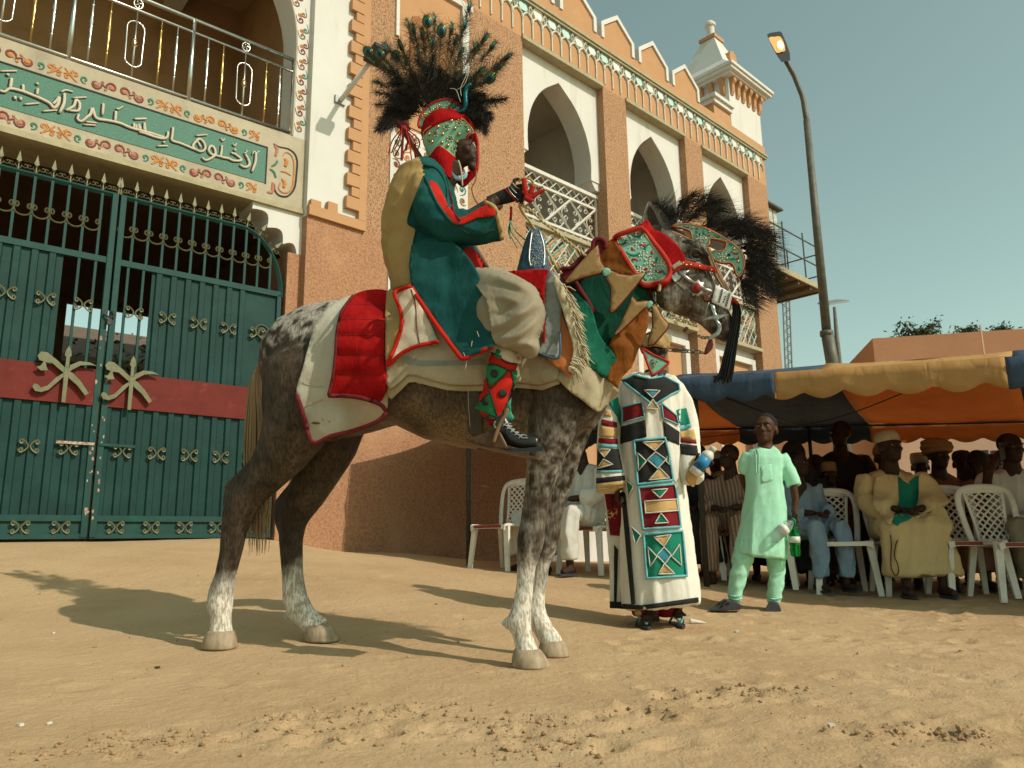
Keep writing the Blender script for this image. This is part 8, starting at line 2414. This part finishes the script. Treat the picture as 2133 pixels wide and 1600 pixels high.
def stripes_mat(name, c, c2, f):
    m = mat(name, c, c2, rough=.9)
    t = m.node_tree; b = t.nodes['Principled BSDF']
    w_ = t.nodes.new('ShaderNodeTexWave'); w_.inputs['Scale'].default_value = f; w_.inputs['Distortion'].default_value = 1.2; w_.bands_direction = 'X'
    g = t.nodes.new('ShaderNodeNewGeometry'); t.links.new(g.outputs['Position'], w_.inputs['Vector'])
    x = t.nodes.new('ShaderNodeMix'); x.data_type = 'RGBA'; x.inputs[6].default_value = (*c, 1); x.inputs[7].default_value = (*c2, 1)
    t.links.new(w_.outputs[0], x.inputs[0]); t.links.new(x.outputs[2], b.inputs['Base Color'])
stripes_mat('striped_cloth', (.34,.235,.16), (.16,.085,.06), 11)
def seated(label, px_, Y, face, robe_m, cap=None, s_=1.0, skin='skin_dark', seat=.44, long_robe=True, arms='lap', look=None, pants=None, zb=None, standing=False):
    p = at(px_, 1100, Y)
    M = place_M(p.x, p.y, face, zb)
    t = thing('person', label, 'person', M.translation)
    S_ = Matrix.Scale(s_, 4)
    def w(x, y, z_): return M @ (V((x, y, z_)) * s_)
    kz = seat / s_ - .44
    def q(x, y, z_): return w(x, y, z_ + kz)
    sk, cl, pn = MB(), MB(), MB()
    hc = q(0, .025, 1.185)
    fw = M.to_3x3() @ V(look or (0, 1, 0))
    hs = s_ * 1.10
    Mx = head(sk, hc, fw, V((0, 0, 1)), hs)
    def tube(mb, P, r_, n=14, fl=1): mb.tube(P, [x * s_ for x in r_], n)
    tube(sk, [q(0, -.02, .98), q(0, -.01, 1.05), q(0, 0, 1.13)], [.08, .066, .06])
    tube(sk, [q(0, -.04, .5), q(0, -.05, .75), q(0, -.04, .98)], [.13, .14, .10])
    for sx in (-1, 1):
        if not standing:
            tube(sk, [q(sx * .09, 0, .50), q(sx * .13, .40, .52)], [.08, .06])
            tube(sk, [q(sx * .13, .40, .52), w(sx * .13, .43, .28), w(sx * .13, .42, .08)], [.055, .045, .035])
            ft = w(sx * .13, .42, .05)
            sk.tube([ft + M.to_3x3() @ V((0, -.05, 0)), ft + M.to_3x3() @ V((sx * .01, .06, -.005)), ft + M.to_3x3() @ V((sx * .02, .15, -.018))], [.036 * s_, .036 * s_, .026 * s_], 10)
            MB().prism([(sx * .14 + .048 * math.cos(a), .48 + .13 * math.sin(a)) for a in [i * math.pi / 8 for i in range(16)]], .0, .02, lambda a, c, d: M @ V((a * s_, c * s_, d))).build('sandal', 'sandal', t, fixn=True)
        if arms == 'lap' or sx < 0:
            A = [q(sx * .19, -.03, .95), q(sx * .24, .02, .76), q(sx * .20, .16, .69), q(sx * .07, .30, .675)]
        else:
            A = [q(sx * .19, -.03, .95), q(sx * .27, .14, .82), q(sx * .25, .20, .98), q(sx * .13, .14, 1.14)]
        tube(sk, A, [.055, .045, .04, .028])
        d_ = (A[3] - A[2]).normalized()
        fingers(sk, A[3], d_, V((0, 0, -1)) if arms == 'lap' or sx < 0 else M.to_3x3() @ V((-1, .2, 0)), s_, .5)
        if arms == 'lap' or sx < 0: tube(cl, [A[0], A[1], A[2], A[2].lerp(A[3], .55)], [.085, .085, .075, .07])
        else: tube(cl, [A[0], A[0].lerp(A[1], .85)], [.085, .075])
    R2 = [(.86, .50, .04, .20, .17), (.60, .56, .03, .205, .165), (.3, .75, 0, .20, .15), (.1, .90, -.01, .205, .13), (0, .97, -.02, .17, .10), (-.1, 1.02, -.02, .075, .065)]
    cl.loft([ring_pts(q(0, y - .04, z_), M.to_3x3() @ V((a * s_, 0, 0)), M.to_3x3() @ V((0, b * s_, 0)), 20, 2.3) for _, z_, y, a, b in R2])
    if standing:
        cl.loft([ring_pts(q(0, -.04, z_), M.to_3x3() @ V((a * s_, 0, 0)), M.to_3x3() @ V((0, b * s_, 0)), 20, 2.3) for z_, a, b in ((-.4, .24, .2), (.2, .22, .18), (.6, .20, .16))])
    elif long_robe:
        cl.loft([ring_pts(q(0, y, z_), M.to_3x3() @ V((a * s_, 0, 0)), V((0, 0, b * s_)), 20, 2.6) for y, z_, a, b in ((-.10, .52, .19, .09), (.10, .53, .23, .10), (.30, .54, .25, .095), (.42, .53, .25, .085), (.47, .51, .22, .05))])
        zl = .16
        cl.loft([ring_pts(w(0, y, z_), M.to_3x3() @ V((a * s_, 0, 0)), M.to_3x3() @ V((0, b * s_, 0)), 20, 2.6) for y, z_, a, b in ((.36, .54 + kz, .24, .11), (.38, .42, .255, .11), (.39, .30, .265, .115), (.40, zl, .28, .12))])
    else:
        for sx in (-1, 1):
            tube(pn, [q(sx * .08, -.06, .52), q(sx * .12, .15, .53), q(sx * .14, .41, .53), w(sx * .14, .44, .36), w(sx * .14, .43, .14)], [.11, .105, .085, .082, .075])
        cl.loft([ring_pts(q(0, y, z_), M.to_3x3() @ V((a * s_, 0, 0)), V((0, 0, b * s_)), 18, 2.6) for y, z_, a, b in ((-.12, .53, .19, .09), (.08, .55, .21, .10), (.24, .555, .22, .085))])
    finish(remesh(sk, .010 * s_, 2), 'body', skin, t)
    ro = finish(remesh(cl, .015, 4), 'robe', robe_m, t, disp=ridges((.2, .2, 1), 9, 1.8, .014, px_ * .1, folds(.012, 7, .004, 17)))
    if pn.v: finish(remesh(pn, .014, 3), 'trousers', pants or robe_m, t, disp=ridges((.3, .2, 1), 13, 3, .010, px_ * .1, folds(.006, 9, .004, 20)))
    if Y < 7.6: face_details(t, hc, Mx, hs)
    bs_s = s_; s_ = hs
    up3 = Mx
    if cap:
        cm, kind = cap
        c = MB()
        if kind == 'round': c.loft([ring_pts(hc + Mx @ V((0, -.015, z_)) * s_, Mx @ V((a * s_, 0, 0)), Mx @ V((0, a * 1.2 * s_, 0)), 18) for z_, a in ((.045, .083), (.07, .084), (.10, .080), (.128, .060), (.138, .02))])
        elif kind == 'tall': c.loft([ring_pts(hc + Mx @ V((0, -.012, z_)) * s_, Mx @ V((a * s_, 0, 0)), Mx @ V((0, a * 1.2 * s_, 0)), 18) for z_, a in ((.04, .083), (.10, .084), (.135, .078), (.145, .07))])
        elif kind == 'turban':
            for i, (z_, a) in enumerate(((.045, .090), (.075, .098), (.105, .092), (.13, .06))):
                c.tube([hc + Mx @ V((a * math.cos(k * .393), -.012 + a * 1.15 * math.sin(k * .393), z_ + .012 * math.sin(k * .393 + i))) * s_ for k in range(16)], .026 * s_, 8, closed=True)
            c.ell(hc + Mx @ V((0, -.01, .10)) * s_, (.08 * s_, .09 * s_, .06 * s_), 14, 8, Mx)
        elif kind == 'hood':
            c.ell(hc + Mx @ V((0, -.03, .03)) * s_, (.10 * s_, .115 * s_, .115 * s_), 16, 10, Mx)
            c.tube([hc + V((0, 0, -.02)) + Mx @ V((0, -.06, 0)), w(0, -.07, .93), w(0, -.07, .66)], [.11 * s_, .20 * s_, .25 * s_], 16)
        c.build('headscarf' if kind == 'hood' else 'cap', cm, t, smooth=True)
    else:
        c = MB().ell(hc + Mx @ V((0, -.024, .042)) * s_, (.078 * s_, .092 * s_, .080 * s_), 14, 9, Mx); c.build('hair', 'hair_black', t, smooth=True)
    return t, ro, M, hc, Mx
FL = (-.55, -.83)
seated('seated man in white robe and dark red cap behind the horse forelegs', 1214, 7.38, (-.62, -.78), 'w_robe', ('cap_dark', 'tall'), long_robe=False, pants='w_robe', look=(.1, 1, -.25))
seated('seated person in pale grey robe partly hidden by the horse forelegs', 1160, 7.95, (-.62, -.78), 'w_robe', ('cap_tan', 'round'), long_robe=True, look=(.3, 1, -.2))
seated('seated child in brown striped tunic beside the boy in mint green', 1530, 6.95, (-.5, -.87), 'striped_cloth', None, s_=.90, long_robe=False, pants='striped_cloth', look=(.35, 1, .1))
seated('smiling person in dark clothes behind the tent pole', 1462, 7.5, FD, 'dark_robe', None, s_=.95, look=(.2, 1, 0))
seated('person in black headscarf seated behind the boy in mint green', 1665, 7.35, FD, 'dark_robe', ('dark_robe', 'hood'), s_=1.0, look=(.2, 1, 0))
seated('person in light blue shirt sitting behind the boy in mint green', 1672, 6.85, (.25, -.97), 'blue_shirt', None, s_=.86, long_robe=False, pants='blue_shirt', look=(-.5, 1, 0))
seated('child in patterned tan cap leaning on the empty chair', 1738, 7.35, FD, 'brown_robe', ('cap_tan', 'tall'), s_=.78, look=(0, 1, 0))
seated('person with dark hair seated behind the child in tan cap', 1712, 8.2, FD, 'dark_robe', None, s_=.98)
seated('tall dark figure standing behind the empty chair', 1768, 8.3, (-.1, -1), 'dark_robe', None, s_=1.12, zb=.32, standing=True, look=(.9, .5, 0))
el = seated('elder in yellow robe, green tunic and white cap holding prayer beads', 1870, 6.62, (-.12, -.99), 'y_robe', ('cap_white', 'round'), s_=1.04, look=(-.35, 1, .12))
seated('man with tan cap peering from behind the elder in yellow', 1858, 7.5, FD, 'brown_robe', ('cap_tan', 'round'), s_=1.0, look=(-.3, 1, 0))
seated('man in striped turban and rose robe behind the chairs', 1972, 7.25, (-.2, -.98), 'rose_robe', ('cap_tan', 'turban'), s_=1.02, look=(-.25, 1, 0))
seated('person in dark red cap behind the man in striped turban', 2022, 8.0, FD, 'brown_robe', ('cap_dark', 'round'), s_=1.0)
seated('person in black headscarf beside the man in striped turban', 2052, 7.6, FD, 'dark_robe', ('dark_robe', 'hood'), s_=.95, look=(.5, 1, 0))
for lab, x_, Y_, cm_, rb_m, sz in (('person in white cap in the back row behind the tent pole', 1500, 8.3, ('cap_white', 'round'), 'brown_robe', .98), ('person with bare head in the back row behind the boy in mint green', 1606, 8.0, None, 'dark_robe', 1.0), ('person in tan cap in the back row beside the tall standing figure', 1808, 8.5, ('cap_tan', 'round'), 'brown_robe', 1.0), ('person in white cap in the back row behind the turbaned man', 1932, 8.4, ('cap_white', 'tall'), 'dark_robe', 1.0), ('person in rose robe in the back row behind the phone holder', 2092, 8.3, ('cap_dark', 'round'), 'rose_robe', 1.0), ('child in dark clothes crouching behind the empty chair legs', 1700, 7.6, None, 'dark_robe', .72)):
    seated(lab, x_, Y_, FD, rb_m, cm_, s_=sz)
rw = seated('man in white shirt raising a phone to his face', 2128, 6.55, (-.25, -.97), 'w_robe', None, s_=1.02, long_robe=False, pants='khaki', arms='phone', look=(-.3, 1, 0))
ph = thing('phone', 'dark mobile phone held up by the man in white', 'phone', rw[3])
pw = rw[2] @ V((.12, .17, 1.17 + .0))
MB().box((-.035, -.005, -.07), (.035, .005, .07)).build('case', 'iron', ph, Matrix.Translation(pw) @ Matrix.Rotation(.5, 4, 'Z'), bev=.003)
# elder: green tunic front, wide yellow shawl sleeves, beads
EV_ = bvh(el[1])
Ze = Z(1640, 900, 4.7077)
Zq = Z(1880, 880, 4.2095)
decal('tunic_front', smooth_poly(Ze([(1080,440),(1140,480),(1220,520)]) + Zq([(60,520),(150,460),(140,640),(110,800),(40,860),(-20,880)]) + Ze([(1080,920),(1030,880),(1030,800),(1090,700)]), 2), EV_, 'cloth_green', el[0], lift=.012, sp=6)
fw3 = (CAM - el[3]).normalized()
cord('bead_string', Ze([(1010,1010),(1020,1100),(1015,1220),(1020,1330),(1060,1405),(1090,1370),(1080,1290),(1050,1220),(1060,1120),(1080,1060)]), EV_, .0045, 'leather_red', el[0], lift=.015, plane=Frame((3.2, 6.1), R(90)), pd=0)
for P in ([(880,430),(1040,420),(1080,440),(1090,620),(1090,700),(1010,900),(960,870),(900,790),(830,720),(840,620)],):
    sheet('shawl', smooth_poly(Ze(P), 2), EV_, 'y_robe', el[0], lift=.03, thick=.01, sp=7, wr=.012, wsc=10, plane=Frame((3.2, 6.4), R(90)), relax=4)
sheet('shawl', smooth_poly(Zq([(150,460),(210,450),(300,520),(380,640),(425,690),(350,740),(200,790),(110,830),(140,640)]), 2), EV_, 'y_robe', el[0], lift=.03, thick=.01, sp=7, wr=.012, wsc=10, plane=Frame((3.2, 6.4), R(90)), relax=4)
sheet('sleeve_edge', smooth_poly(Zq([(280,780),(360,740),(410,830),(462,935),(380,930),(280,910)]), 2), None, 'y_robe', el[0], thick=.01, sp=7, plane=Frame((3.2, 6.35), R(90)), pd=0, relax=0)
# hat disc of a hidden neighbour
ht2 = thing('person', 'person in tan brimmed hat glimpsed beside the attendant bottle', 'person', at(1503, 1010, 7.6))
mh = MB(); hcn = at(1503, 1012, 7.6); Mh2 = head(mh, hcn, V((-.4, -.9, 0)), V((0, 0, 1)), .95)
mh.tube([hcn + V((0, 0, -.1)), hcn + V((0, 0, -.25)), hcn + V((0, .05, -.6))], [.05, .17, .18], 12)
finish(remesh(mh, .011, 2), 'body', 'skin_dark', ht2)
MB().ell(hcn + V((0, -.02, .03)), (.13, .10, .12), 14, 8).build('hat', 'cap_tan', ht2, smooth=True)
# ================================================================ litter on the sand
mat('paper', (.60,.57,.50), (.52,.48,.41), rough=.8)
def litter(x, y, s_, label, shape, m='paper'):
    p = ground_px(x, y); z0 = gtop(p.x, p.y)
    t = thing(shape, label, 'litter', V((p.x, p.y, z0)))
    mb = MB()
    if shape == 'paper_cone':
        mb.loft([ring_pts(V((p.x + dx * s_, p.y, z0 + r_ * s_ + .002)), V((0, r_ * s_, 0)), V((0, 0, r_ * s_)), 10) for dx, r_ in ((-.9, .28), (-.3, .22), (.4, .12), (1.0, .02))])
    else:
        r_ = random.Random(int(x))
        pts = [(p.x + s_ * math.cos(a) * r_.uniform(.4, 1), p.y + s_ * math.sin(a) * r_.uniform(.4, 1)) for a in [i * 1.05 for i in range(6)]]
        mb.prism(pts, z0 + .001, z0 + .006 + s_ * .2, lambda a, b, d: (a, b, d + .4 * s_ * (a - p.x) / s_ * .2))
    mb.build('sheet', m, t)
litter(1455, 1300, .055, 'crumpled translucent cone of paper beside the attendant sandals', 'paper_cone')
litter(1535, 1318, .02, 'small clear scrap on the sand below the boy sandals', 'scrap')
litter(110, 1321, .012, 'tiny white stub on the sand below the gate', 'scrap')
litter(42, 1513, .014, 'pale bluish scrap on the sand near the yard edge', 'scrap')
litter(1733, 1513, .018, 'thin white shred on the churned sand', 'scrap')
litter(328, 1394, .014, 'dark dung lump on the sand behind the horse', 'scrap', 'bark')
litter(198, 1349, .014, 'brown dried lump on the sand below the gate', 'scrap', 'clod')
litter(103, 1510, .008, 'tiny pale shred beside the bluish scrap', 'scrap')
